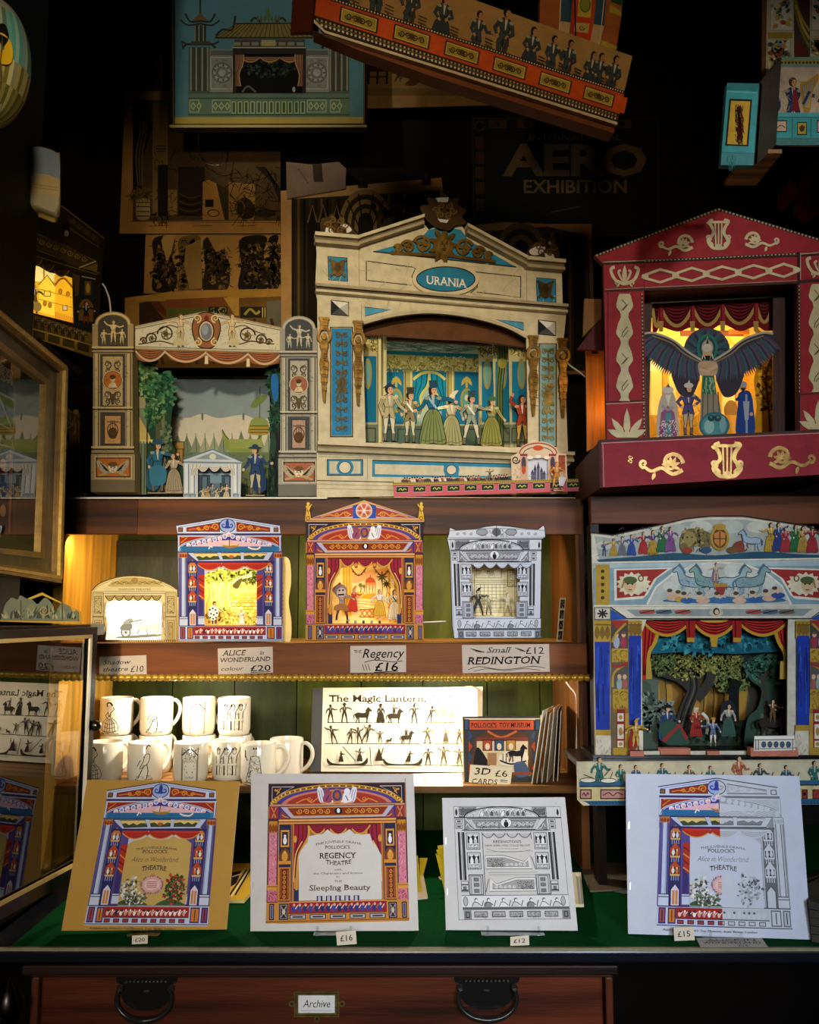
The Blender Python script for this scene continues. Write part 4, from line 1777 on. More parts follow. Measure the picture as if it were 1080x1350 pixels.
cutout(pl,Mf,'paper_figure','small engraved child figure beside the black dancer','paper figure',lambda m:m.person(714,462,70,'b0a888','8a8468',skin='e8e0c0',arms=((-80,-100),(60,120)),stride=.7),714,462,GF)
cutout(pl,Mf,'paper_figure','faint engraved group figure at the right of the silvery stage','paper figure',lambda m:m.person(782,466,84,'d8d0ac','c8c098',skin='efe8c8',hair='a09870',out='8a8260',arms=((-100,-80),(60,30)),stride=1.0),782,466,GF)

# ---- shadow theatre with a lit screen
pl=shelf_plane(177,1.79)
t=thing('shadow_theatre','small cream arched paper theatre whose white screen glows with a chariot shadow','shadow theatre',pl)
FLOOR[t.name]=.0004
M=pm(pl,70,640,.32407)
cr,k='ecd59a','5a4420'
m=MB(M)
top_=sm([(158,428),(190,398),(260,374),(330,368),(400,376),(470,402),(504,424)],5)
hole=[(213,628),(222,560),(208,530),(216,478),(240,468),(330,466),(430,468),(442,480),(440,620),(436,628)]
m.slab(top_+[(503,634),(152,638)],cr,.0012,holes=[hole])
m.line(top_,4,k)
m.line([(p[0],p[1]+8) for p in top_[2:-2]],2,'a0803c')
m.poly(sm([(222,410),(270,384),(330,376),(400,384),(450,408),(440,412),(330,412)],4,True),'c8ac68')
m.rinceau(235,325,396,18,5,k,2,True)
m.rinceau(345,440,396,18,5,k,2,True)
m.ell(332,388,14,14,'a8884c')
m.rect(208,414,452,430,'e0cc98')
m.text('SHADOW THEATRE',332,427,9,k,width=130)
for y in (432,440):
 m.line([(160,y),(502,y)],2,k)
for i in range(6):
 m.swag(212+i*38,250+i*38,446,20,'b8a06a','7a6030','5a4420',folds=2)
for (a,b) in ((160,206),(456,502)):
 m.rect(a,436,b,632,'ccb57c')
 m.frame(a,436,b,632,2,k)
 m.frame(a+8,450,b-8,520,2,k)
 m.hatch(a+10,454,b-10,516,50,k,1.6,3,ln=10)
 m.frame(a+8,548,b-8,628,2,k)
 m.panel(a+14,556,b-14,622,'b89c5c',k,2,k)
 m.line([(a,534),(b,534)],4,k)
for (a,b) in ((206,218),(442,456)):
 m.hatch(a,470,b,620,40,'8a6c34',1.6,7,ang=85,ln=20)
m.dashes((152,633),(503,631),40,8,k,.5)
m.build('proscenium',t)
lit_mat('lit_screen',.95)
m=MB(pm(pl.back(.012),70,640,.32407),'lit_screen')
m.slab([(200,455),(455,455),(455,634),(200,634)],'fbf4da',.0005)
sh,s2='8c8a7a','c4c1ac'
m.poly(sm([(252,618),(300,612),(430,604),(440,612),(380,618),(300,622)],4,True),'6e6c5e')
m.ring(296,598,18,18,6,'5a584c',18)
for a in range(0,180,45):
 m.line([(296-16*math.cos(R(a)),598-16*math.sin(R(a))),(296+16*math.cos(R(a)),598+16*math.sin(R(a)))],3,'5a584c')
m.poly(sm([(272,585),(282,566),(300,556),(322,566),(318,586),(300,590)],4,True),'6e6c5e')
m.poly(sm([(284,560),(300,545),(318,540),(326,552),(314,562)],4,True),sh)
m.line([(310,556),(334,552),(362,547)],5,'6e6c5e')
m.poly(sm([(340,576),(362,566),(392,568),(410,556),(420,560),(412,580),(392,588),(350,590)],4,True),s2)
m.line([(350,588),(342,606)],5,'77756a')
m.line([(380,588),(384,604),(378,610)],5,'77756a')
m.poly(sm([(372,575),(398,574),(430,548),(438,556),(434,600),(420,606),(400,590)],4,True),s2)
m.build('screen',t)
m=MB(mat='printed_paper')
a,b=M(160,636),M(500,636)
m.box(a[0],a[0]+.001,.001,.05,a[2],a[2]+.09,'d0b880')
m.build('side_wall',t)
m=MB(mat='printed_paper')
m.box(b[0]-.001,b[0],.001,.05,a[2],a[2]+.09,'d0b880')
m.build('side_wall',t)

# ---- strip of pictures leaning on the side wall
z0=ZS
p0=Plane((at(738,840,1.86).x,1.86,ZS),(.80,.6,0),(.35,.1,1))
m=MB(lm(0,0,1),'printed_card')
L_,W_=.092,.0165
m.slab([(-W_/2,-L_),(W_/2,-L_),(W_/2,0),(-W_/2,0)],'d8cdb0',.0015)
for i in range(4):
 y=-.004-i*.022
 m.rect(-W_*.38,y-.018,W_*.38,y,'1c1a18')
 m.hatch(-W_*.3,y-.016,W_*.3,y-.002,16,'a89a7c',.0009,i,ln=.006)
single(m,'picture_strip','narrow strip of four dark pictures leaning in the corner of the upper shelf','picture strip',p0)

# ================================================================== PRICE CARDS ON THE FASCIA
def fascia_card(quad,draw,label,W,Hh,y=YS-.0022):
 cxm=sum(q[0] for q in quad)/4
 cym=sum(q[1] for q in quad)/4
 p=vplane(cxm,cym,y)
 m=MB(qm(p,quad,W,Hh),'printed_paper')
 m.slab([(0,0),(W,0),(W,Hh),(0,Hh)],'d0bfae',.0006)
 draw(m)
 return single(m,'price_card',label,'price card',p,'price cards on the shelf edge')

k='19140f'

def d1(m):
 m.text('Shadow',72,36,20,k,shear=.3,width=112,bold=0.004)
 m.text('theatre',66,66,20,k,shear=.3,width=100,bold=0.004)
 m.text('£10',152,72,28,k,shear=.15,width=52)

fascia_card([(131,866),(193,863.5),(193.5,889),(131,891)],d1,'pale card handwritten Shadow theatre £10 below the glowing screen',190,84)

def d2(m):
 m.text('ALICE',66,32,24,k,shear=.25,serif=True,width=100,bold=.006)
 m.text('in',178,32,18,k,shear=.2,serif=True)
 m.text('WONDERLAND',110,60,20,k,serif=True,shear=.1,width=205,bold=.006)
 m.text('colour',58,96,18,k,shear=.25,width=92)
 m.text('£20',172,102,26,k,bold=.012,width=82)
 m.line([(130,108),(212,106)],3,k)

fascia_card([(287,855),(359.5,852.5),(360,887),(288,889.5)],d2,'pale card lettered in two styles and marked colour £20',222,112)

def d3(m):
 m.text('THE',26,26,11,k,serif=True)
 m.text('Regency',118,44,34,k,shear=.3,bold=.006,width=150)
 m.line(sm([(50,60),(90,52),(150,60),(185,56)],5),2.5,k)
 m.text('£16',128,92,32,k,shear=.12,width=84,bold=0.014)
 for i in range(3):
  m.line([(42+i*10,66),(50+i*10,90)],2.2,k)
 m.line([(84,97),(170,93)],3,k)

fascia_card([(462,851.5),(535.5,850.5),(535.5,886),(462,887)],d3,'pale card in flowing script marked £16 below the red theatre',198,97)

def d4(m):
 m.text('Small',132,28,20,k,shear=.3,width=92,serif=True)
 m.text('£12',262,34,25,k,width=66)
 m.text('REDINGTON',150,68,27,k,shear=.2,serif=True,width=268,bold=0.012)
 for (a,b) in ((30,80),(190,228)):
  for i in range(3):
   m.line(sm([(a+i*8,12+i*5),(a+22+i*4,18+i*3),(b,26)],4),2.2,k)
 m.line(sm([(20,86),(60,76),(110,84),(150,88),(200,84),(250,78),(296,84)],5),2.2,k)
 m.line(sm([(40,92),(90,84),(150,92),(220,86),(280,92)],5),1.8,k)

fascia_card([(609,850.5),(724,849),(725,885.5),(610,887.5)],d4,'wide pale card with flourishes marked £12 below the silvery theatre',314,98)

# ================================================================== LOWER SHELF
def mug(px,y,z,draw,label,rot=20,r=.0352,h=.079,a0=0.0,grp='printed white mugs'):
 """straight white mug with a looped handle; rot = direction of the handle in degrees from +x towards the back"""
 q=at(px,990,y)
 t=thing('mug',label,'mug',(q.x,y,z),grp)
 col='e2dac2'
 m=MB(mat='ceramic')
 m.lathe([(.001,.0),(r*.86,.0),(r*.9,.0015),(r*.955,.006),(r,.012),(r,h-.0015),(r-.0008,h),(r-.0022,h),(r-.0028,h-.0015),(r-.003,.008),(r*.8,.005),(.001,.005)],0,0,0,col,48)
 if draw:
  for (a,hw,fn_) in draw:
   m.M=off(cylm(0,0,r+.00012,h,.00122,a),0,5.5)
   m.lv=0
   fn_(m)
 m.build('body',t)
 m=MB(mat='ceramic')
 a=R(rot)
 pts=sm([(r-.004,h*.86),(r+.010,h*.89),(r+.022,h*.76),(r+.024,h*.56),(r+.016,h*.34),(r+.004,h*.20),(r-.003,h*.17)],5)
 m.tube([(d*math.cos(a),d*math.sin(a),z_) for d,z_ in pts],.0042,col,10)
 m.build('handle',t)
 return t

K='17110a'

def g_lady(m):
 k=K
 m.ell(0,22,4.5,6,'c8bca4',10)
 m.line(sm([(-4,20),(-5,14),(1,13),(5,18)],4),2.6,k)
 m.poly([(-3.5,28),(3.5,28),(2.2,38),(-2.2,38)],'6a604c')
 m.poly(sm([(-2.5,38),(-12,46),(-15,60),(0,63),(15,60),(12,46),(2.5,38)],4,True),'b8ac90')
 m.line(sm([(-2.5,38),(-12,46),(-15,60),(0,63),(15,60),(12,46),(2.5,38)],4),.9,k)
 for x in (-9,-4,1,6,10):
  m.line(sm([(x*.25,40),(x*.8,48),(x,62)],3),.9,k)
 for y in (47,54):
  m.line(sm([(-11,y),(0,y+3),(11,y)],4),.8,k)
 m.line([(-3,29),(-8,35),(-3,40)],1.3,k)
 m.line([(3,29),(8,24),(6,20)],1.3,k)
 m.line([(-16,66),(16,66)],1,k)
 m.hatch(-15,63,15,67,20,k,.5,1,ln=4)

def g_harl(m):
 k=K
 m.ell(4,18,3.4,4.2,'d8cdb4',9)
 m.line(sm([(2,14),(5,8),(9,10)],3),1.6,k)
 m.poly(sm([(1,23),(8,23),(7,34),(2,40),(-8,46),(-2,34)],3,True),'cfc4aa')
 m.line(sm([(1,23),(8,23),(7,34),(2,40),(-8,46),(-2,34)],3,True),1.0,k,True)
 m.line([(4,38),(6,50),(4,62)],1.4,k)
 m.line([(0,40),(-6,52),(-10,61)],1.4,k)
 m.line([(0,26),(-8,34),(-12,42)],1.2,k)
 m.line([(-15,63),(14,63)],1.0,k)
 m.hatch(-14,56,14,64,30,k,.6,5,ln=5)

def g_cover(m):
 k=K
 m.frame(-14,10,14,66,1.2,k)
 m.rect(-13,11,13,30,'9c9078')
 m.hatch(-12,11,12,29,46,k,.8,2,ln=6)
 m.line(sm([(-13,24),(0,14),(13,24)],5),1.6,k)
 for i,w in enumerate((18,14,16,10)):
  m.line([(-w/2,36+i*5),(w/2,36+i*5)],1.8,k)
 m.text('TO PLAY',0,61,3.6,k,width=15)
 m.text("POLLOCK'S",0,35,3.4,k,width=19)
 m.rect(-14,30,-11,66,'8a7e68')
 m.rect(11,30,14,66,'8a7e68')

def g_scene(m):
 k=K
 m.line([(-22,42),(22,42)],1.4,k)
 for x in (-16,-2,12):
  m.ell(x,22,3.2,4,'d8cdb4',9)
  m.ring(x,22,3.2,4,.9,k,12)
  m.line(sm([(x-3,19),(x,15),(x+4,19)],3),1.8,k)
  m.poly([(x-5,29),(x+5,29),(x+4,41),(x-4,41)],'b8ac92')
  m.line([(x-5,29),(x-4,41)],1.0,k)
  m.line([(x+5,29),(x+4,41)],1.0,k)
  m.line([(x+4,30),(x+9,22),(x+11,15)],1.3,k)
  m.line([(x-3,44),(x-3,60)],2.2,k)
  m.line([(x+3,44),(x+3,60)],1.0,k)
 m.line([(-22,62),(22,62)],1.0,k)
 m.hatch(-20,30,20,60,40,k,.6,3,ln=4)

def g_king(m):
 k=K
 m.ell(2,18,4.4,5,'d8cdb4',10)
 m.poly([(-2,13),(-1,8),(2,11),(5,8),(6,13)],'5a4e38')
 m.poly(sm([(-5,24),(8,24),(12,46),(14,64),(-12,64),(-8,46)],3,True),'b0a488')
 m.line(sm([(-5,24),(8,24),(12,46),(14,64),(-12,64),(-8,46)],3),1.1,k,True)
 m.hatch(-8,28,10,62,60,k,.8,6,ln=5)
 m.line([(-4,27),(-12,30),(-16,22)],1.8,k)
 m.line([(-16,14),(-16,26)],2,k)
 m.line([(-16,66),(16,66)],1.0,k)

zs=ZB+.0005
F_=lambda px,a:[(math.atan2(-(px-540)/F,1)*1.0+a,20,None)]

def dr(fn_,px,a=0.0):
 # turn the print towards the viewer, then by a
 return [(-math.atan2((px-540)/F,1)*0+R(a),20,fn_)]

hid=.0765
front=[(139,1.855,g_lady,-22,'front-row mug printed with a crinolined lady, beside the glass door',55),
         (192,1.848,g_harl,14,'front-row mug printed with a striding dancer, its left half plain',52),
         (252,1.845,g_cover,10,'front-row mug printed with a miniature playbill',55),
         (302,1.875,g_scene,6,'front-row mug with figures waving at a table, half hidden behind the king mug',150),
         (341,1.83,g_king,-6,'front-row mug printed with a seated crowned figure',12),
         (378,1.90,None,0,'blank white mug at the right end of the row, handle outwards',-18)]
for (px,y,fn_,a,lab,rot) in front:
 mug(px,y,zs,dr(fn_,px,a) if fn_ else None,lab,rot)
for (px,y,rot,lab) in ((154,1.955,60,'plain white mug in the back row carrying the upper lady mug'),(205,1.955,60,'plain white mug in the back row carrying the upper dancer mug'),
                         (262,1.955,60,'plain white mug in the back row carrying the upper playbill mug'),(310,1.96,60,'plain white mug in the back row carrying the upper table-scene mug')):
 mug(px,y,zs,None,lab,rot)
upper=[(152,g_lady,-6,'upper-tier mug printed with a crinolined lady',48),(205,g_harl,8,'upper-tier mug printed with a striding dancer',48),
         (261,g_cover,8,'upper-tier mug printed with a miniature playbill',52),(308,g_scene,10,'upper-tier mug printed with figures waving at a table',150)]
for (px,fn_,a,lab,rot) in upper:
 mug(px,1.955,zs+.0795,dr(fn_,px,a),lab,rot)

# ---- folder of silhouettes
pl=Plane((at(525,1018,1.93).x,1.93,ZB+.0005),(1,0,0),(0,.17,1))
t=thing('print_folder','large white folder of black silhouettes headed The Magic Lantern, propped on the lower shelf','folder',pl)
FLOOR[t.name]=.0002
M=pm(pl,400,880,.35185)
m=MB(M,'printed_card')
m.slab([(36,76),(74,76),(66,390),(24,392)],'4a4a46',.006)
m.build('spine',t)
m=MB(M,'printed_paper')
m.slab([(74,76),(560,74),(632,70),(652,84),(655,388),(620,392),(66,390)],'efe6c4',.005)
k='3a3222'
m.text('The Magic Lantern,',278,128,26,k,serif=True,bold=.016,width=370)
m.text('No. 5.',526,124,22,k,serif=True,bold=.004,width=88)
m.frame(580,112,622,172,2,'a09878')
m.frame(590,122,612,150,2,'a09878')
m.line([(601,112),(601,172)],2,'a09878')
for (a,b,y) in ((90,258,206),(264,436,207),(80,280,285),(282,436,285),(90,262,366),(264,446,366),(452,598,366),(448,590,284),(452,598,206)):
 m.line([(a,y),(b,y+1)],3,k)
S=lambda x,y,h,d=1,arms=((-40,-20),(60,100)),**kw:m.person(x,y,h,k,k,skin=k,hair=k,out=k,arms=arms,d=d,stride=.9,**kw)
S(102,205,66)
S(154,205,70,hat=k,hatkind='brim',arms=((-50,10),(80,60)))
m.horse(222,206,56,k,out=k,d=1)
S(290,206,68,hat=k,hatkind='brim',arms=((-20,0),(30,10)),skirt=k)
m.horse(342,207,52,k,out=k,d=1,rider=k)
S(416,206,68,hat=k,hatkind='plume',arms=((-60,-20),(70,120)))
S(470,206,60,lean=2,arms=((60,80),(70,60)),hat=k,hatkind='brim')
k2='8a7c58'
for (x,h_) in ((502,56),(526,66),(556,52)):
 m.person(x,206,h_,k2,k2,skin=k2,hair=k2,out=k2,arms=((-40,-20),(60,110)),stride=.6)
S(118,284,66,lean=-2,arms=((-100,-130),(80,100)))
S(174,284,56,lean=1,arms=((-30,-20),(60,100)))
S(228,280,66,lean=3,arms=((-110,-140),(60,80)))
S(212,284,60,lean=-1,arms=((-110,-120),(110,150)))
S(288,282,44,arms=((-110,-130),(110,150)))
m.horse(322,283,20,k,out=k)
m.horse(388,284,44,k,out=k,rider=k,d=1,rear=1)
k2='5a4e34'
m.person(466,283,60,k2,k2,skin=k2,hair=k2,out=k2,arms=((-60,-90),(90,110)),stride=1.2)
m.person(534,278,46,k2,k2,skin=k2,hair=k2,out=k2,arms=((-110,-150),(100,150)),skirt=k2)
m.person(584,282,52,k2,k2,skin=k2,hair=k2,out=k2,arms=((-60,-90),(90,110)),stride=1.2)
for (a,b) in ((90,240),(300,444)):
 m.poly(sm([(a,340),(a+20,358),((a+b)/2,362),(b-20,358),(b,338),(b-6,364),((a+b)/2,368),(a+8,364)],4,True),k)
S(142,354,40,skirt=k,arms=((60,90),(70,100)))
S(212,352,46,skirt=k,arms=((-100,-120),(60,120)),hat=k,hatkind='plume')
m.line([(148,296),(196,350)],3,k)
m.line([(250,298),(254,364)],3,k)
S(392,354,42,skirt=k,lean=2,arms=((60,90),(70,100)))
m.line([(300,300),(288,345)],4,k)
m.poly([(284,300),(300,350),(268,350)],k)
S(468,364,60,arms=((-60,-20),(80,95)))
m.person(526,362,66,k2,k2,skin=k2,hair=k2,out=k2,arms=((-110,-150),(80,60)),stride=1.0)
m.person(584,362,58,k2,k2,skin=k2,hair=k2,out=k2,arms=((-100,-90),(80,60)),stride=1.0)
m.build('cover',t)
pl2=Plane((at(560,1018,1.95).x,1.955,ZB+.0005),(1,0,0),(0,.17,1))
m=MB(pm(pl2,400,880,.35185),'printed_paper')
m.slab([(560,74),(672,72),(670,380),(560,384)],'e8dcb4',.004)
single(m,'card_sheet','cream sheet standing behind the right edge of the silhouette folder','sheet',pl2)
# ---- flat sheet lying on the shelf front
pl=Plane((at(560,1030,1.83).x,1.83,ZB+.001),(1,0,0),(0,1,.02))
M=pm(pl,400,880,.35185)
m=MB(M,'printed_paper')
m.slab([(410,398),(596,394),(598,444),(405,444)],'f0e8cc',.001)
m.line(sm([(440,410),(455,416),(470,410)],4),2,'9a9070')
m.poly([(444,418),(466,418),(456,436)],'b0a684')
m.line(sm([(525,430),(545,428),(560,432)],4),2,'9a9070')
single(m,'loose_print','small white print lying flat on the shelf below the silhouette folder','print',pl)

# ---- box of pop-up cards
pl=Plane((at(662,1030,1.835).x,1.835,ZB+.0005),(1,0,0),(0,.06,1))
t=thing('pop_up_card','square red and blue pop-up card of a toy shop with a rocking horse','card',pl,'three dimensional cards')
FLOOR[t.name]=.0002
M=pm(pl,400,880,.35185)
m=MB(M,'printed_card')
m.slab([(598,184),(888,180),(892,430),(604,446)],'3d3a38',.0012)
m.rect(604,190,886,198,'d8c8a0')
m.rect(620,196,866,236,'c0502c')
m.frame(620,196,866,236,3,'2a2430')
m.text('TOY MUSEUM',792,224,18,'1c1418',serif=True,bold=.01,width=118)
m.text("POLLOCK'S",676,225,18,'1c1418',serif=True,bold=.01,width=96)
for x in (602,868):
 m.rect(x,194,x+20,236,'35506e')
 m.frame(x,194,x+20,236,3,'1a2434')
for i in range(5):
 m.poly([(620,236+i*40),(634,256+i*40),(620,276+i*40)],'b0442c' if i%2 else '2c4a6c')
 m.poly([(868,236+i*40),(854,256+i*40),(868,276+i*40)],'b0442c' if i%2 else '2c4a6c')
m.poly(sm([(640,300),(650,262),(700,240),(745,250),(790,240),(840,262),(846,400),(640,400)],4,True),'5a3a24')
m.line(sm([(690,238),(742,262),(800,238)],5),8,'c86434')
m.rect(650,262,842,400,'d8c49a')
m.rect(650,262,842,276,'7a3c2c')
for (x,c) in ((672,'b0482c'),(716,'34506c'),(760,'c08a3c')):
 m.rect(x,270,x+36,312,c)
 m.frame(x,270,x+36,312,3,'2a1c14')
 m.ell(x+18,296,9,13,'e8d4b0',10)
m.poly(sm([(640,380),(650,300),(680,330),(700,380)],4,True),'1f1c20')
m.rect(690,320,724,366,'a87c50')
m.poly(sm([(735,330),(780,310),(835,318),(840,352),(800,368),(740,362)],4,True),'e8dcc0')
m.horse(800,352,62,'201a1c',d=1,mane='0f0c10')
m.line(sm([(736,348),(780,362),(836,350)],4),6,'2a2024')
for x in (748,760,772,784):
 m.line([(x,322),(x,356)],3,'3a2c20')
m.poly(sm([(790,360),(830,356),(846,402),(800,410)],4,True),'4a5a78')
m.foliage(868,404,16,16,24,['3c6a5a','5a7a8a','2c4450'],10,2)
m.rect(636,392,862,402,'8a4a2c')
m.build('front',t)
m=MB(M,'printed_card')
m.base=-.008
m.slab([(596,182),(602,182),(610,446),(602,448)],'e0d2a8',.002)
m.build('side',t)
m=MB(M,'printed_card')
m.base=-.008
m.slab([(866,200),(894,178),(897,428),(870,436)],'d8c89a',.002)
for i in range(8):
 m.line(sm([(880,250+i*20),(888,258+i*20),(878,266+i*20)],3),3,'2a3040')
m.build('side',t)
p=vplane(645,1020,1.815)
p=Plane((p.o.x,1.815,ZB+.0003),(1,0,0),(0,.12,1))
m=MB(pm(p,400,880,.35185),'printed_paper')
m.slab([(626,364),(784,374),(776,444),(620,430)],'e6d8b4',.0006)
k='19140f'
m.text('3D',672,400,26,k,serif=True,shear=.15,width=62,rise=-.03,bold=.006)
m.text('£6',742,408,25,k,width=46,rise=-.05)
m.text('CARDS',680,434,20,k,shear=.2,serif=True,width=96,rise=-.05)
m.line([(738,422),(766,424)],3,k)
m.line([(738,428),(764,430)],2,k)
single(m,'price_card','small cream card marked 3D £6 in front of the rocking horse card','price card',p)

# ---- cards filed upright at the right end
GC='cards filed upright at the end of the shelf'
specs=[(711,1.87,22,'b08a4c','8a6a30','buff card with a folded white corner, nearest the rocking horse card','fold'),
         (716,1.88,20,'a87434','6a4a20','amber printed card standing second in the filed row','print'),
         (721,1.885,17,'c8b48a','3a2a18','pale card with an oval label standing in the filed row','oval'),
         (726,1.89,14,'e8e0d0','2a241c','white-edged thin card standing in the middle of the filed row','plain'),
         (733,1.90,10,'4a4038','8a8074','dark card leaning near the right end of the filed row','plain'),
         (737,1.905,8,'d8cdb8','4a4438','grey edged card at the far right of the filed row','plain')]
for i,(px,y,tilt,c,c2,lab,kd) in enumerate(specs):
 x=at(px,1000,y).x
 a=R(68+i*2)
 p=Plane((x,y,ZB+.0008),(math.cos(a),math.sin(a),0),(math.sin(R(tilt))*.5,0,1))
 m=MB(lm(),'printed_card')
 W_,H_=.10,.148-.004*(i%3)
 m.slab([(-.062,-H_),(W_-.062,-H_),(W_-.062,0),(-.062,0)],c,.0016,edge='e8e0cc')
 if kd=='fold':
  m.poly([(-.062,-H_),(-.02,-H_),(-.062,-H_+.025)],'e8e2d0')
  m.hatch(-.055,-H_+.03,.03,-.01,60,c2,.0012,2,ln=.015)
 elif kd=='print':
  m.rect(-.055,-H_+.01,.03,-.01,'c88a3c')
  m.hatch(-.05,-H_+.01,.03,-.01,120,'5a3814',.0014,4,ln=.014)
 elif kd=='oval':
  m.hatch(-.055,-H_+.05,.03,-.01,90,c2,.0012,5,ln=.012)
  m.ell(-.035,-H_+.03,.012,.018,'efe8d4')
  m.ring(-.035,-H_+.03,.012,.018,.001,c2)
 else:
  m.hatch(-.055,-H_+.02,.03,-.02,40,c2,.001,i,ln=.012)
 single(m,'filed_card',lab,'card',p,GC)
# ---- pale cable coming down the corner
pts=[at(747,899,1.85),at(752,906,1.84),at(760,918,1.83),at(761,950,1.83),at(760,1000,1.83),at(763,1032,1.83)]
m=MB(mat='plastic').tube(sm([tuple(p-pts[0]) for p in pts],6),.0022,'cfc6b0')
single(m,'power_cable','pale cable hanging in the right corner of the lower shelf','cable',pts[0])

# ================================================================== BOOKLETS ON THE COUNTER
def on_counter(px,py):
 d=ray(px,py)
 return CAM+d*((ZC+.0008-CAM.z)/d.z)

GB='large booklets propped on the counter'

def booklet(quad,lean,rot,paper,label,draw,staple='8a8a8a',th=.004):
 q=on_counter((quad[2][0]+quad[3][0])/2,(quad[2][1]+quad[3][1])/2)
 r,l=R(rot),R(lean)
 pl=Plane(q,(math.cos(r),math.sin(r),0),Vector((0,0,1))*math.cos(l)+Vector((-math.sin(r),math.cos(r),0))*math.sin(l))
 t=thing('booklet',label,'booklet',pl,GB)
 FLOOR[t.name]=.0008
 m=MB(pm(pl),'printed_card')
 m.slab(quad,paper,th,edge='e6e2d8')
 draw(m,pl)
 cov=m.build('cover',t)
 (ax,ay),(bx,by)=quad[0],quad[3]
 for f in (.32,.70):
  m=MB(pm(pl),'metal')
  x,y=ax+(bx-ax)*f+3.5,ay+(by-ay)*f
  m.line([(x,y-4.5),(x-.3,y+4.5)],.9,staple)
  m.base=.0006
  for v in range(len(m.v)):
   a=m.v[v]
   m.v[v]=(a[0],a[1]-.0006,a[2])
  m.build('staple',t)
 return t,cov,pl

ALQ=(50,45,997,1150)

def alice_sheet(m,pl,quad,paper,script=True,colour=True):
 M0=qm(pl,quad,947,1105)
 s=MB(off(M0,50,45))
 s.base=2e-5
 s.poly(ALICE_OUT,'c8cce0')
 art_alice(s)
 s.poly([(302,1012),(298,770),(304,560),(340,532),(400,522),(452,494),(500,516),(560,526),(620,516),(662,492),(710,514),(770,522),(812,550),(816,770),(814,1012)],paper)
 k='2a2030'
 s.text('THE JUVENILE DRAMA',540,592,17,k,serif=True,arch=16,width=330)
 s.text("POLLOCK'S",528,628,27,k,serif=True,width=196,bold=.01)
 s.text('Alice in Wonderland',540,694,40,'4a3a44',shear=.35,width=370,bold=-.008)
 s.text('THEATRE',540,752,36,k,serif=True,width=196,arch=12,bold=.012)
 s.ell(540,862,84,62,'dba8a0' if colour else 'd8b4b4')
 for i in range(26):
  a=i*2*math.pi/26
  s.leaf(540+76*math.cos(a),862+56*math.sin(a),26,math.degrees(a)+60,12,['a0606a','8a6a70','c08a90'][i%3])
 s.ell(540,862,60,40,'e8c0b8')
 for i in range(4):
  s.line([(500,842+i*13),(580,842+i*13)],5,'a86070')
 s.poly([(525,800),(555,800),(550,780),(540,794),(530,780)],'c07a3a')
 s.poly(sm([(304,1008),(310,985),(400,962),(500,990),(530,1008)],5),'3c5a34')
 s.foliage(372,900,66,90,120,['e8e4dc','4a4440','c8c4b8','6a6a5a'],26,2)
 s.foliage(420,960,90,40,80,['e8e4dc','3c4038','6a7a5a'],26,3)
 s.poly(sm([(580,1008),(640,975),(720,965),(808,1000),(812,1010)],5),'3c5a34' if colour else 'b8b8b8')
 s.foliage(720,890,80,100,190,['2c4a28','3c6434','22381e','9c2c20','c84030'] if colour else ['e8e8e4','33302e','b0aca8','5a5650'],26,5)
 s.text("Published by Pollock's Toy Museum, Scala Street, London",440,1176,15,k,shear=.2,width=640)
 n0=len(m.v)
 m.v+=s.v
 m.f+=[[i+n0 for i in f] for f in s.f]
 m.c+=s.c
 m.m+=s.m
 m.sm+=s.sm
 return M0

booklet([(115,1028),(316,1030),(298.5,1230.5),(81,1227)],14,4,'bf9140','tan covered booklet with a coloured theatre print, at the left end of the counter',
  lambda m,pl:alice_sheet(m,pl,[(143,1031),(290,1031),(274,1221),(107,1219.7)],'c9a65c'))

def reg(m,pl):
 M0=qm(pl,[(354,1033),(535,1031),(539.6,1214),(350.6,1217.5)],990,1010)
 s=MB(off(M0,50,205))
 s.base=2e-5
 s.rect(50,205,1040,1215,'a86a34')
 art_regency(s,False)
 art_regency_base(s)
 s.poly(REG_HOLE,'d8d2cc')
 k='3a1c22'
 s.text('THE JUVENILE DRAMA',552,650,17,k,serif=True,arch=20,width=330)
 s.text("POLLOCK'S",545,694,25,k,serif=True,width=176,bold=.01)
 s.text('REGENCY',548,762,42,'33131c',serif=True,width=262,bold=.014)
 s.text('THEATRE',552,812,32,k,serif=True,width=184,arch=-12,bold=.008)
 s.text('with',548,850,14,k,serif=True,width=56)
 s.text('the Characters and Scenes',548,876,15,k,serif=True,width=346)
 s.text('for',548,902,14,k,serif=True)
 s.text('THE',548,934,15,k,serif=True,width=58)
 s.text('Sleeping Beauty',560,990,40,'4a1420',serif=True,width=430,bold=.006)
 for i in range(5):
  x=400+i*64
  s.rect(x,1028,x+40,1066,'2a2a58')
  s.rect(x+9,1030,x+28,1066,'c0bccc')
 m.v,n0=m.v+s.v,len(m.v)
 m.f+=[[i+n0 for i in f] for f in s.f]
 m.c+=s.c
 m.m+=s.m
 m.sm+=s.sm
 m.line([(534,1026),(534.4,1030)],.8,'404040')

booklet([(331,1020),(545.6,1020.5),(552,1227),(330,1230)],13,0,'d3cdc8','white booklet with a crimson and gold theatre print titled Sleeping Beauty',reg)

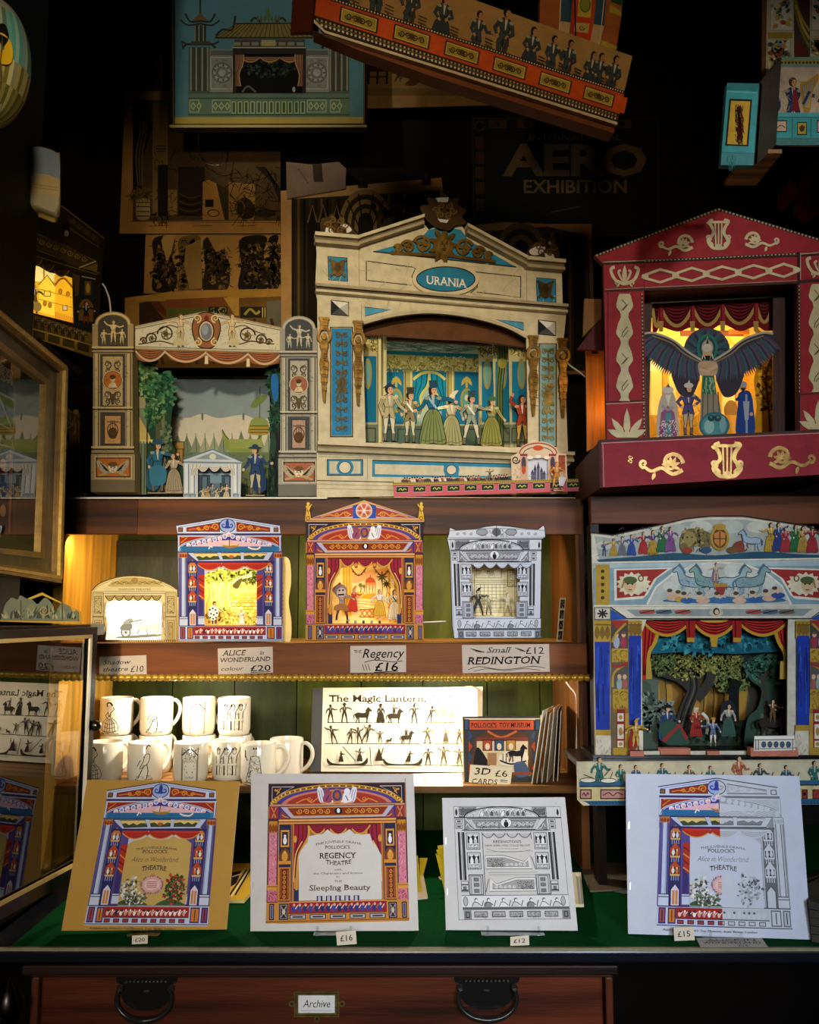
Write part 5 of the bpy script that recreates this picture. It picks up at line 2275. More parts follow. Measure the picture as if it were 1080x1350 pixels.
def red(m,pl):
 M0=qm(pl,[(598,1063),(738.5,1063),(752.5,1211.5),(605,1213)],900,875)
 s=MB(M0)
 s.base=2e-5
 art_bw(s)
 k='303032'
 s.rect(238,262,640,690,'d2cec8')
 s.text("REDINGTON'S",430,292,20,k,serif=True,width=236,bold=.006)
 s.text('NEW IMPROVED STAGE FRONT',432,320,15,k,serif=True,width=376)
 s.text('to be had also at the',436,340,9,'5a5a5c',serif=True,width=160)
 s.line(sm([(256,338),(330,358),(440,366),(560,358),(620,346)],5),3.5,'808082')
 for (y0,f) in ((390,1),(560,-1)):
  X=(lambda x:x) if f>0 else (lambda x:880-x)
  p=[(X(240),y0),(X(400),y0),(X(560),y0+48),(X(612),y0),(X(622),y0+104),(X(240),y0+104)]
  s.poly(p,'e2dfda')
  s.line(p,4,k,True)
  p2=[(X(252),y0+18),(X(396),y0+18),(X(560),y0+64),(X(590),y0+40),(X(596),y0+86),(X(252),y0+86)]
  s.poly(p2,'a8a6a4')
  s.line(p2,3,k,True)
  s.hatch(min(X(260),X(390)),y0+24,max(X(260),X(390)),y0+82,110,k,2.6,4,ln=18)
  s.rinceau(min(X(400),X(580)),max(X(400),X(580)),y0+70,30,5,'e8e6e2',5,False)
  s.line([(X(622),y0+10),(X(650),y0+110)],7,'6a6a6c')
 for y in (522,540):
  s.line([(260,y),(660,y-2)],4,'8a8a8c')
 s.line([(250,362),(640,356)],2,k)
 m.v,n0=m.v+s.v,len(m.v)
 m.f+=[[i+n0 for i in f] for f in s.f]
 m.c+=s.c
 m.m+=s.m
 m.sm+=s.sm
 m.text('1',733,1060,2.4,'404040')

booklet([(583,1052),(745,1051),(762,1227),(588,1229)],13,-2,'d2d0cf','smaller white booklet with a black and white engraved theatre print',red)

qa=[(868,1025.4),(1029,1026.6),(1045,1226.8),(861,1221)]
t,cov,pl=booklet([(825,1020),(1054,1023),(1070,1239.5),(828.5,1232)],13,-5,'c9cedd','bluish white booklet whose theatre print is half coloured, half line drawing',
                     lambda m,p:alice_sheet(m,p,qa,'c9cedd',colour=False),staple='f0f2f8')

def grey(c):
 L_=.3*c[0]+.55*c[1]+.15*c[2]
 g=.62*min(1.0,.02+1.05*min(1.0,L_/.14)**1.2)
 return (g*.95,g*.98,g*1.08,1.0)

M0=qm(pl,qa,947,1105)
a,b=M0(472,0),M0(478,1105)
import bmesh
bm=bmesh.new()
bm.from_mesh(cov.data)
dirv=Vector((b[0]-a[0],0,b[2]-a[2]))
no=Vector((0,-1,0)).cross(dirv).normalized()
if no.x<0:
 no=-no
bmesh.ops.bisect_plane(bm,geom=bm.verts[:]+bm.edges[:]+bm.faces[:],plane_co=a,plane_no=no)
ly=bm.loops.layers.float_color['ink']
sheet=H('c9cedd')
zlo,zhi=M0(0,1105)[2],M0(0,0)[2]
for f in bm.faces:
 c=f.calc_center_median()
 if (c-Vector(a)).dot(no)>0:
  for l in f.loops:
   q=l[ly]
   if abs(q[0]-sheet[0])+abs(q[1]-sheet[1])>.02:
    l[ly]=grey(q)
bm.to_mesh(cov.data)
bm.free()

# ------------------------------------------------------------------ clear stands and price tags
GS='clear display stands under the booklets'
GT='small price tags on the counter'

def stand(px,py,w,label,prongs=None):
 q=on_counter(px,py)
 t=thing('display_stand',label,'display stand',q,GS)
 k=w/2
 m=MB(mat='acrylic')
 m.box(-k,k,-.008,.045,0,.0006,'e8f0f0')
 m.build('foot',t)
 for x in (-k*.8,k*.8):
  MB(mat='acrylic').box(x-.002,x+.002,-.010,-.0075,.0003,.014,'e8f0f0').build('prong',t)
 m=MB(mat='acrylic')
 m.M=lambda u,v,c=0.0:(u,.022+v*.26-c,v+.001)
 m._slab([(-k,0),(k,0),(k,.16),(-k,.16)],[],'e8f0f0',.0025,-.010)
 m.build('back_rest',t)
 return t

stand(190,1231.5,.05,'clear stand under the tan booklet')
stand(441,1231,.066,'clear stand under the Sleeping Beauty booklet')
stand(676,1231,.10,'clear stand with two prongs under the engraved booklet')
stand(955,1239,.06,'clear stand under the half coloured booklet')

def tagcard(quad,txt,label):
 q=on_counter((quad[2][0]+quad[3][0])/2,(quad[2][1]+quad[3][1])/2)
 pl=Plane(q,(1,0,0),(0,.35,1))
 m=MB(qm(pl,quad,100,60),'printed_paper')
 m.slab([(0,0),(100,0),(100,60),(0,60)],'d8cdb8',.0008)
 m.text(txt,50,43,27,'1c1814',width=62,bold=.006)
 return single(m,'price_tag',label,'price tag',pl,GT)

tagcard([(174,1233.5),(195,1232.5),(194.5,1244),(174,1245)],'£20','little cream tag marked £20 before the tan booklet')
tagcard([(443,1228.5),(469,1226.5),(470.5,1244.5),(444.5,1246.5)],'£16','little cream tag marked £16 before the Sleeping Beauty booklet')
tagcard([(673,1235),(697.5,1233),(698,1246),(673,1247)],'£12','little cream tag marked £12 before the engraved booklet')
tagcard([(888,1223),(914,1221.5),(916.5,1239.5),(889.5,1240.5)],'£15','little cream tag marked £15 leaning on the half coloured booklet')
q=on_counter(965,1246)
pl=Plane(q,(1,-.02,0),(0,1,.03))
m=MB(qm(pl,[(918,1236.5),(1004,1236),(1013,1248.5),(924,1248.5)],200,70),'printed_paper')
m.slab([(0,0),(200,0),(200,70),(0,70)],'b8b0a4',.0006)
m.text('ALICE IN',104,24,14,'1c1814',serif=True,width=150)
m.text('WONDERLAND',100,45,15,'1c1814',serif=True,width=176)
m.text('£15',130,66,14,'1c1814',serif=True)
single(m,'price_card','grey card lying flat on the counter edge before the half coloured booklet','price card',pl)

# ------------------------------------------------------------------ stock lying on the baize behind

def flat(name,quad,col,label,cat,th=.001,edge=None,group=None,z=0.0,draw=None,mat='printed_paper'):
 q=on_counter((quad[2][0]+quad[3][0])/2,(quad[2][1]+quad[3][1])/2)+Vector((0,0,z+th))
 pl=Plane(q,(1,0,0),(0,1,0))
 m=MB(pm(pl),mat)
 m.slab(quad,col,th,edge=edge or col)
 if draw:
  draw(m)
 return single(m,name,label,cat,pl,group)

def dyl(m):
 m.poly([(296,1152),(318,1148),(312,1164),(300,1172)],'2a1c14')
 for i in range(4):
  m.line([(300+i*5,1184-i*2),(326+i*2,1146)],2.2,['14100c','e8dc90','14100c','c8a040'][i])
 m.line([(306,1156),(318,1152),(324,1144)],1.2,'e8e0c8')

flat('booklet',[(296,1138),(331,1138),(331,1176),(322,1186),(296,1186)],'d0a42c','yellow printed booklet lying behind the gap between tan and Sleeping Beauty booklets','booklet',.006,'e8d890',draw=dyl)
flat('paper_bundle',[(540,1136),(556,1140),(564,1182),(545,1184)],'b8a88a','buff paper bundle lying behind the right edge of the Sleeping Beauty booklet','paper',.004,'e0d6bc')

def upright(quad,col,label,lean=25,edge=None,group=None,name='leaflet',cat='leaflet'):
 q=on_counter((quad[2][0]+quad[3][0])/2,(quad[2][1]+quad[3][1])/2)
 pl=Plane(q,(1,.2,0),(0,math.tan(R(lean)),1))
 m=MB(pm(pl),'printed_paper')
 m.slab(quad,col,.0012,edge=edge or col)
 return single(m,name,label,cat,pl,group)

GY='yellow leaflets behind the booklets'
upright([(540,1128),(551,1128),(557,1178),(545,1180)],'dfc43c','broad yellow leaflet tucked behind the Sleeping Beauty booklet',group=GY)
upright([(553,1131),(564,1131),(557.5,1156),(555,1160)],'e2c22c','pointed yellow leaflet right of the broad one behind the Sleeping Beauty booklet',group=GY)
for i,(pts,c,lab) in enumerate((([(577,1115),(590,1113),(592,1172),(588,1172)],'e8d23c','uppermost yellow leaflet fanned out behind the engraved booklet'),
                              ([(575.5,1120),(590,1118),(592,1176),(588,1176)],'d8bc28','middle yellow leaflet fanned out behind the engraved booklet'),
                              ([(574.5,1125),(590,1140),(592,1182),(588,1182)],'e0c830','lowest yellow leaflet fanned out behind the engraved booklet'))):
 upright(pts,c,lab,group=GY)
flat('paper_bundle',[(578,1156),(592,1148),(592,1160),(580,1159)],'c8bc9c','buff sheet corner lying on the baize behind the engraved booklet','paper',.001)
z=0.0
rn=random.Random(12)
labs=['bottom','second','third','fourth','fifth','topmost']
for i in range(6):
 dx=(6,8,4,7,5,1)[i]
 flat('booklet',[(690,1150),(758+dx,1150),(762+dx,1192),(690,1192)],['cfc4a4','d8d0b4','c4b894','d4c8a8','dcd4bc','cabf9f'][i],'%s thin cream booklet of the stack behind the engraved booklet'%labs[i],'booklet',.0048,'d8cca8','stacked cream booklets',z=z)
 z+=.0062
flat('folder',[(764,1138),(830,1136),(842,1171),(778,1174)],'5d5340','dark buff card folder lying behind the gap before the half coloured booklet','folder',.003,'8a8474')
flat('paper_bundle',[(806,1174),(850,1170),(850,1178),(822,1178)],'5a6068','grey paper sheet sticking out below the dark card folder','paper',.001)
for i in range(5):
 z_=i*.012
 flat('plastic_sleeve',[(1066-i,1150+i*4),(1100,1148),(1104,1236-i*10),(1070-i,1232-i*11)],['2a2c2a','3a3830','6a5a34','2c2a26','4a4438'][i],['lowest','second','middle','fourth','topmost'][i]+' dark glossy sleeve piled right of the half coloured booklet','sleeve',.011,'3f3d36','glossy sleeves piled at the counter end',z=z_,mat='plastic')

# ================================================================== ON TOP OF THE CABINET: pillared theatre
def join(m,s):
 n0=len(m.v)
 m.v+=s.v
 m.f+=[[i+n0 for i in f] for f in s.f]
 m.c+=s.c
 for k_ in s.mats:
  if k_ not in m.mats:
   m.mats.append(k_)
 m.m+=[m.mats.index(s.mats[i]) for i in s.m]
 m.sm+=s.sm

q=at(266,652,1.86)
pl=Plane((q.x,1.86,ZTOP),(1,.03,0),(0,0,1))
t=thing('toy_theatre','grey and buff pillared theatre with cherub pediment and a misty tent encampment on stage','toy theatre',pl)
FLOOR[t.name]=.0002
M=pm(pl,100,390,.31481)
k='2e2416'

def pillar(m,cx,w,y0,ybot,tint):
 """one pillar printed like inlaid stone; cx centre, w width at the shaft"""
 st,dk,or_,cr=tint
 L_,R_=cx-w/2,cx+w/2
 m.slab(arc(cx,y0+50,w*.46,50,180,360,12)+[(R_+4,y0+52),(R_+4,y0+150),(R_,y0+160),(R_+2,y0+570),(R_+10,y0+600),(R_+10,ybot),(L_-10,ybot),(L_-10,y0+600),(L_-2,y0+570),(L_,y0+160),(L_-4,y0+150),(L_-4,y0+52)],st,.045)
 m.poly(arc(cx,y0+56,w*.38,42,180,360,12)+[(cx+w*.38,y0+146),(cx-w*.38,y0+146)],dk)
 m.line(arc(cx,y0+54,w*.42,46,180,360,12),6,cr)
 for (dx,h_,a) in ((-38,70,((-30,20),(60,100))),(2,108,((-110,-140),(70,110))),(38,72,((-70,-100),(30,10)))):
  m.person(cx+dx,y0+144,h_,cr,cr,skin=cr,hair='6a5638',out=k,arms=a,stride=.5)
 for y,wd,c in ((150,7,cr),(158,5,k),(166,6,st),(172,3,k)):
  m.line([(L_-6,y0+y),(R_+6,y0+y)],wd,c)
 # shaft
 for x in (L_+4,R_-26):
  m.rect(x,y0+176,x+22,y0+566,cr)
  m.line([(x+7,y0+176),(x+7,y0+566)],3,st)
  m.line([(x+18,y0+176),(x+18,y0+566)],5,dk)
  m.line([(x+1,y0+176),(x+1,y0+566)],2,k)
 m.rect(L_+30,y0+178,R_-30,y0+400,dk)
 m.rect(L_+38,y0+186,R_-38,y0+396,mixc(cr,st,.5))
 m.frame(L_+38,y0+186,R_-38,y0+396,2,k)
 for d in (-1,1):
  for (yy,r) in ((222,18),(250,11),(350,20),(378,12)):
   m.scroll(cx+d*22,y0+yy,r,k,5,1.3,90,d)
   m.leaf(cx+d*8,y0+yy,28,-90+d*50,11,'6a5a3c')
 m.poly([(cx-14,y0+345),(cx+14,y0+345),(cx+5,y0+390),(cx-5,y0+390)],'5a4a30')
 m.ell(cx,y0+288,w*.27,w*.27,'6a5232')
 m.ell(cx,y0+288,w*.225,w*.225,or_)
 m.ring(cx,y0+288,w*.25,w*.25,4,cr)
 m.ell(cx,y0+282,11,14,cr,10)
 m.ell(cx,y0+274,13,10,'5a3a20',10)
 m.poly([(cx-20,y0+318),(cx-10,y0+298),(cx+10,y0+298),(cx+20,y0+318)],'d8c49a')
 for y,wd,c in ((402,6,cr),(410,5,k),(418,5,st)):
  m.line([(L_-2,y0+y),(R_+2,y0+y)],wd,c)
 m.rect(L_+30,y0+422,R_-30,y0+562,dk)
 m.rect(L_+46,y0+434,R_-46,y0+556,mixc(or_,cr,.45))
 m.frame(L_+46,y0+434,R_-46,y0+556,3,k)
 m.ell(cx,y0+510,20,24,'5a3c1c',14)
 m.ring(cx,y0+496,22,28,4,'4a3216')
 for d in (-12,0,12):
  m.line([(cx+d*.6,y0+455),(cx+d,y0+500)],3,'4a3216')
 m.line([(cx-24,y0+462),(cx+24,y0+462)],4,'4a3216')
 for y,wd,c in ((568,7,cr),(577,5,k),(586,7,st),(594,4,k)):
  m.line([(L_-8,y0+y),(R_+8,y0+y)],wd,c)
 m.rect(L_-4,y0+604,R_+4,y0+704,st)
 m.rect(L_+12,y0+612,R_-8,y0+694,or_)
 m.frame(L_+12,y0+612,R_-8,y0+694,4,k)
 m.frame(L_+6,y0+606,R_-2,y0+700,3,cr)
 for d in (-1,1):
  m.poly(sm([(cx+d*10,y0+665),(cx+d*34,y0+640),(cx+d*66,y0+622),(cx+d*60,y0+655),(cx+d*30,y0+680)],4,True),'b0a080')
  for q_ in (0,1,2):
   m.line([(cx+d*(16+q_*4),y0+668),(cx+d*(52-q_*6),y0+634+q_*10)],3,k)
  m.line([(cx+d*10,y0+672),(cx+d*58,y0+686)],9,'b89a64')
 m.ell(cx,y0+654,19,22,'e0cca4',12)
 m.ell(cx,y0+640,19,11,'6a4c2c',12)
 m.dots([(cx-7,y0+654),(cx+8,y0+654)],3,k)
 m.line([(cx-6,y0+668),(cx+6,y0+668)],2.5,'8a4030')
 m.hatch(L_+2,y0+180,R_-12,y0+700,150,k,1.5,3,ln=12)
 m.rect(L_-10,y0+706,R_+10,ybot,mixc(st,'3a3634',.6))

m=MB(M)
pillar(m,155,164,66,822,('a88f62','4a4438','c06c28','d8bc80'))  # warm light on the left put into this pillar's tint
m.build('pillar',t)
m=MB(M)  # same pillar, the cooler light put into its tint
pillar(m,934,152,84,838,('a09a8c','45494c','a8624a','c4bca6'))
m.build('pillar',t)
# pediment
m=MB(M)
m.base=-.004
m.slab([(247,126),(540,62),(858,130),(858,238),(247,222)],'d9ceae',.003)
m.line([(247,128),(540,65),(858,133)],8,'b0a07c')
m.line([(247,137),(540,76),(858,142)],3,k)
m.line([(247,219),(858,235)],6,'a8946a')
m.line([(247,211),(858,227)],2.5,k)
m.hatch(260,120,850,215,130,'8a7a54',1.6,5,ln=14)
for d in (-1,1):
 X=lambda x:545+d*x
 for (x,y,r) in ((170,158,36),(228,176,24),(262,186,15)):
  m.scroll(X(x),y+(6 if d>0 else 0),r,'3c2e18',7,1.6,180 if d<0 else 0,-d)
  for a in (0,60,120,200,280):
   m.leaf(X(x),y+(6 if d>0 else 0),r*.7,a,r*.3,'8a7850')
  m.ell(X(x),y+(6 if d>0 else 0),r*.28,r*.28,'5a4a2c',10)
 m.line(sm([(X(95),196),(X(140),200),(X(190),188),(X(250),196),(X(285),200)],5),5,'4a3c24')
 m.line(sm([(X(120),130),(X(160),122),(X(205),146),(X(250),160)],5),4,'4a3c24')
 m.person(X(108),212,138,'dcbf8a','d0b47c',skin='e0c490',hair='7a5a30',out='2e2416',arms=((-70,-60),(80,95)) if d>0 else ((-80,-95),(70,60)),stride=.3)
 m.poly(sm([(X(84),195),(X(125),172),(X(140),196),(X(112),208)],4,True),'d0bc8c')
m.ell(545,140,56,72,'a8683c')
m.poly(sm([(545,66),(590,86),(604,140),(580,206),(545,218),(508,204),(486,140),(500,86)],5,True),'9c6238')
m.line(sm([(545,66),(590,86),(604,140),(580,206),(545,218),(508,204),(486,140),(500,86)],5,True),5,k,True)
for d in (-1,1):
 m.scroll(545+d*38,92,18,'e0c890',7,1.4,90,d)
 m.scroll(545+d*36,192,17,'e0c890',7,1.4,270,-d)
m.ell(545,146,34,46,'d8b888')
m.ring(545,146,32,44,5,k)
m.ell(545,148,24,36,'767c80')
m.ell(540,140,14,22,'9aa0a4')
m.ell(546,92,10,12,'7a2c1c')
m.build('pediment',t)
# painted valance
m=MB(M)
m.base=-.006
m.slab([(247,218),(858,236)]+sm([(856,250),(846,276),(800,288),(740,280),(720,268),(640,285),(560,268),(540,252),(470,278),(400,266),(370,240),(310,272),(262,266),(247,240)],4),'9a5a34',.001)
for (a,b,y) in ((247,372,222),(372,545,226),(545,722,232),(722,856,236)):
 m.swag(a,b,y,42,'b2683a','52301c','d0b488',top=0,folds=4)
for (x,y) in ((545,262),(720,274)):
 m.poly([(x-6,y-14),(x+6,y-14),(x+8,y+20),(x-8,y+20)],'e0d0a4')
m.build('valance',t)
m=MB(mat='printed_paper')
a,b=M(50,826),M(1026,846)
m.box(a[0],b[0],-.012,.22,.0003,.0028,'d8ccb0')
m.build('stage_floor',t)
# back scene
bp=pl.back(.17)
m=MB(pm(bp,100,390,.31481),'printed_paper')
m.slab([(392,350),(812,350),(812,835),(392,835)],'8f9c9c',.001)
m.poly([(392,505),(430,512),(480,510)]+sm([(480,510),(530,494),(600,512),(700,498),(760,520),(812,512)],4)+[(812,700),(392,700)],'d6cbb2')
for x in (530,702):
 m.line([(x,492),(x,520)],8,'6a726a')
rn=random.Random(5)
for i in range(11):
 x=400+i*38
 m.poly([(x,660),(x+26,560+rn.randrange(30)),(x+58,660)],rn.choice(['8a9474','9ca482','78846a','a8a888']))
 m.line([(x+26,575),(x+30,655)],2.5,'4a5642')
m.poly(sm([(612,560),(640,600),(690,622),(750,610),(780,580),(760,640),(690,660),(630,640)],4,True),'8a9a4c')
m.line(sm([(612,560),(640,600),(690,622),(750,610),(780,580)],4),4,'3e4c2c')
m.poly(sm([(722,560),(740,515),(780,510),(808,540),(805,580),(730,580)],4,True),'a89440')
m.ell(768,530,38,18,'8a9c5a')
for y in (545,560,572):
 m.line([(728,y),(806,y)],4,'6a5420')
m.line([(770,512),(772,380)],4,'5a6450')
m.poly(sm([(732,460),(760,424),(800,418),(790,440),(750,470)],4,True),'76864c')
m.rect(640,600,780,640,'9aa25a')
m.poly([(392,655),(812,655),(812,835),(392,835)],'6f7c58')
for (x0,y0,x1) in ((400,610,455),(420,640,450)):
 m.rect(x0,y0,x1,y0+60,'b08a4a')
 m.frame(x0,y0,x1,y0+60,3,k)
m.hatch(400,660,800,830,160,'4a5640',3,4,ln=40)
m.build('backdrop',t)
# tree wings
for (d_,seed,box_,side) in ((.06,3,(248,400),0),(.05,7,(792,856),1)):
 wp=pl.back(d_)
 m=MB(pm(wp,100,390,.31481),'printed_paper')
 x0,x1=box_
 if side==0:
  out=[(244,265),(300,262),(345,330),(400,350),(408,450),(396,540),(380,560),(404,620),(450,730),(446,832),(244,832)]
  m.slab(out,'2c4a34',.001)
  m.poly([(244,400),(268,420),(300,450),(296,832),(244,832)],'7a8468')
  m.poly([(246,470),(312,590),(312,610),(244,606)],'d0b468')
  for x in range(246,312,13):
   m.poly([(x,602),(x+13,602),(x+6,620)],'e0c880')
  m.line([(250,420),(300,452),(296,830)],5,k)
  for x in (258,274,290):
   m.line([(x,620),(x-4,830)],5,'4c5642')
  m.rect(256,424,300,470,'a89a70')
  m.rect(316,370,336,420,'c87a48')
  m.line(sm([(352,832),(352,700),(345,560),(356,450)],4),22,'5c5a40')
  m.line(sm([(376,832),(372,680),(366,560),(366,430)],4),14,'7a7454')
  m.foliage(290,330,50,66,240,['7da060','4c7a48','9cb878','2c5034'],24,3)
  m.foliage(366,400,44,80,240,['2c5c40','1c4430','3c7450','5a8c5c'],24,4)
  m.foliage(330,470,40,70,160,['3c6c44','7a9c60','224a34'],22,5)
  m.foliage(380,600,22,60,80,['5a7050','7a8860','3a5440'],18,6)
  m.hatch(316,640,440,830,90,'2a3624',4,6,ang=80,ln=50)
 else:
  m.slab([(806,290),(852,285),(852,838),(800,838),(812,640),(822,450),(806,380)],'31473c',.001)
  m.foliage(828,350,22,66,110,['2c4c3c','1c382c','4c7058'],20,8)
  m.poly(sm([(822,330),(846,340),(846,430),(830,440),(818,380)],4,True),'2c6cae')
  m.foliage(830,520,18,70,90,['2c4c3c','1c382c','3c6450'],20,9)
  m.line(sm([(834,560),(846,620),(836,700),(840,830)],4),14,'2a2c2c')
  m.hatch(806,660,850,830,60,'1c2824',4,6,ang=85,ln=50)
 m.build('wing',t)
Mf=pm(pl.back(.05),100,390,.31481)
GP='cut out figures on the pillared stage'

def fn(m):
 m.person(342,826,215,'2c6a86','c8bfa4',hair='4a3418',hat='245468',hatkind='brim',arms=((-30,10),(75,95)),cape='2a5c74',stride=.5)
 m.poly(sm([(312,720),(370,715),(380,760),(366,790),(316,788)],4,True),'3a7a94')

cutout(pl,Mf,'paper_figure','paper cavalier in blue with a broad hat near the left pillar','paper figure',fn,342,826,GP)
cutout(pl,Mf,'paper_figure','paper lady in a buff dress facing the blue cavalier','paper figure',lambda m:m.person(410,826,168,'b8a482','b0a080',hair='3c2c1c',skirt='a8977a',arms=((-60,-80),(30,60)),d=-1),410,826,GP)
cutout(pl,Mf,'paper_figure','paper man in a dark blue cloak at the right of the tents','paper figure',lambda m:m.person(752,836,205,'23456e','b8ae94',hair='2a2018',hat='1c3a50',hatkind='brim',arms=((-40,-90),(20,40)),cape='1c3860',d=-1),752,836,GP)
Ms=pm(pl.back(.035),100,390,.31481)
q0=Ms(572,834)
p2=Plane(pl.o+pl.u*q0[0]-pl.n*.035+pl.v*.0032,pl.u,pl.v)
t2=thing('miniature_theatre','miniature pale blue theatre with a gabled front, standing in the tent encampment','toy theatre',p2)
Mm=lambda u,v,c=0.0:(Ms(u,v)[0]-q0[0],-c,Ms(u,v)[2]-q0[2])
m=MB(Mm)
wh,bl='c6ccd0','5a7286'
m.slab([(452,834),(452,664),(448,655),(574,610),(700,664),(694,675),(690,834)],wh,.002,holes=[[(512,832),(512,690),(650,690),(650,832)]])
m.line([(448,658),(574,614),(700,667)],6,bl)
m.line([(452,668),(694,672)],7,'7a8a94')
m.poly([(500,655),(574,626),(650,658)],'8a9aa2')
m.ell(574,645,14,12,'d8d2c0')
for x in (458,482,662):
 m.rect(x,676,x+18,800,'dfe2e2')
 m.line([(x+15,676),(x+15,800)],4,bl)
 m.rect(x-4,798,x+22,832,'9aa8b4')
 m.frame(x-2,802,x+20,830,3,bl)
for i in range(3):
 m.swag(510+i*48,558+i*48,686,20,'d8d0c0','8a8478',folds=2)
m.drape(482,530,676,724,'d8d4c8','9a968c',side=1,folds=3)
m.drape(628,668,676,724,'d8d4c8','9a968c',side=-1,folds=3)
m.build('proscenium',t2)
m=MB(Mm)
m.base=-.02
m.slab([(500,834),(500,680),(660,680),(660,834)],'3c4c5a',.001)
for (x0,x1) in ((520,545),(560,600),(615,640)):
 m.rect(x0,720,x1,830,'5c7484')
 m.frame(x0,720,x1,830,3,'26323c')
m.rect(556,716,604,750,'7a94a4')
m.line([(505,712),(655,712)],6,'8aa0ac')
for i,c in enumerate(('d8c8a0','b89a68','6a7a80','c8b890','3c4448','cabb98')):
 m.person(525+i*20,832,62+(i%3)*8,c,c,out='22262a',skirt=c if i%2 else None)
m.build('backdrop',t2)

# ================================================================== pale blue and cream theatre with the nameplate
q=at(585,650,1.86)
th=R(13)
pl=Plane((q.x,1.86,ZTOP),(math.cos(th),math.sin(th),0),(0,0,1))
t=thing('toy_theatre','large cream and blue theatre with gilded figures and the nameplate URANIA','toy theatre',pl)
FLOOR[t.name]=.0002
M=pm(pl,400,250,.35185)
cr,c2,k,blu,gd='d2c6a4','ab9e80','2c241a','2f86ac','8c6c30'
OUT=[(45,172),(200,190),(440,112),(470,150),(520,128),(590,130),(612,160),(830,268),(968,280),(972,428),(986,440),(984,480),(976,560),(992,985),(1003,990),(1000,1030),(988,1036),(990,1140),(50,1160),(50,990),(56,960),(52,410),(44,380),(50,240)]
HOLE=[(234,948),(222,500),(330,472),(450,458),(560,464),(660,482),(760,512),(836,552),(842,968)]
m=MB(M,'painted_board')
m.slab(OUT,cr,.006,holes=[HOLE],edge='7a6a4c')
# pediment field
m.poly([(262,232),(440,182),(470,150),(520,140),(590,150),(620,190),(798,290)],blu)
m.line([(262,232),(798,290)],5,k)
# frieze
m.line([(240,268),(405,290)],3.5,k)
m.line([(240,340),(405,358)],3.5,k)
m.line([(236,266),(236,342)],3.5,k)
m.line([(404,288),(420,296),(406,326),(422,354)],3.5,k)
m.line([(640,308),(815,326)],3.5,k)
m.line([(650,384),(815,404)],3.5,k)
m.line([(815,324),(814,406)],3.5,k)
m.line([(616,304),(650,322),(652,366),(626,388)],3.5,k)
for (x,y) in ((92,250),(873,330)):
 m.poly([(x,y),(x+72,y+6),(x+74,y+94),(x+3,y+88)],blu)
 m.line([(x,y),(x+72,y+6),(x+74,y+94),(x+3,y+88)],3.5,k,True)
m.line([(208,205),(210,360)],3,c2)
m.line([(836,290),(838,430)],3,c2)
# corner lozenges
for (x,y) in ((104,414),(880,488)):
 p=[(x,y),(x+66,y+8),(x+66,y+60),(x,y+54)]
 m.poly(p,'e6e2d6')
 cx_,cy_=x+32,y+30
 m.poly([p[0],p[3],(cx_,cy_)],'1e2226')
 m.poly([p[3],p[2],(cx_,cy_)],'4a4c4c')
 m.poly([p[2],p[1],(cx_,cy_)],'b8b4a8')
 m.line(p,4,k,True)
# spandrels
for p in ([(230,440),(330,450),(232,474)],[(722,486),(825,498),(826,528)]):
 m.poly(p,'4f9cbc')
 m.line(p,3,k,True)
m.line([(218,432),(218,500)],3,c2)
m.line(sm([HOLE[i] for i in range(1,8)],4),12,'c0b494')
m.line(sm([(p[0],p[1]+8) for p in HOLE[1:8]],4),5,k)
# tall blue panels
for (x0,y0,x1,y1,c) in ((106,520,180,922,'2b83b4'),(888,582,944,958,'7aa6a8')):
 m.rect(x0-6,y0-6,x1+6,y1+6,k)
 m.rect(x0-2,y0-3,x1+2,y1+2,c2)
 m.rect(x0,y0,x1,y1,c)
# plinth and stage front
m.line([(52,962),(1000,986)],3,k)
m.line([(60,1000),(1000,1028)],4,c2)
for (x0,x1) in ((88,224),):
 m.rect(x0,1010,x1,1072,blu)
 m.rect(x0+10,1018,x1-10,1064,'cfc6a8')
 m.ell((x0+x1)/2,1041,32,31,blu)
 m.ell((x0+x1)/2,1041,23,22,'d6ccb0')
 m.ring((x0+x1)/2,1041,23,22,2.5,k)
 m.frame(x0,1010,x1,1072,3,k)
m.poly([(258,1014),(782,1028),(782,1080),(258,1076)],blu)
m.poly([(268,1028),(526,1034),(530,1072),(268,1066)],'cfc6a8')
m.poly([(582,1036),(782,1042),(782,1074),(582,1072)],'cfc6a8')
m.line([(258,1014),(782,1028)],4,k)
m.ell(555,1050,30,26,blu)
m.ell(555,1050,19,18,'d6ccb0')
m.ring(555,1050,19,18,2.5,k)
for y in (1090,1104,1120):
 m.line([(50,y),(340,y+6)],3,c2 if y!=1090 else k)
m.line([(240,1000),(240,1086)],3,c2)
m.hatch(60,270,960,420,60,'b8ac8c',3,5,ln=40)
m.build('proscenium',t)

def bar(m,p,q,h_,proj,col,steps=((0,1),(.35,.6),(.7,.85))):
 """moulding: stepped strip from p to q (drawing units), projecting forward"""
 for i,(f,w) in enumerate(steps):
  m.base=proj*w
  m.lv=0
  y=h_*f
  hh=h_*((steps[i+1][0] if i+1<len(steps) else 1)-f)
  m.slab([(p[0],p[1]+y),(q[0],q[1]+y),(q[0],q[1]+y+hh),(p[0],p[1]+y+hh)],col[i%len(col)],proj*w+.001)

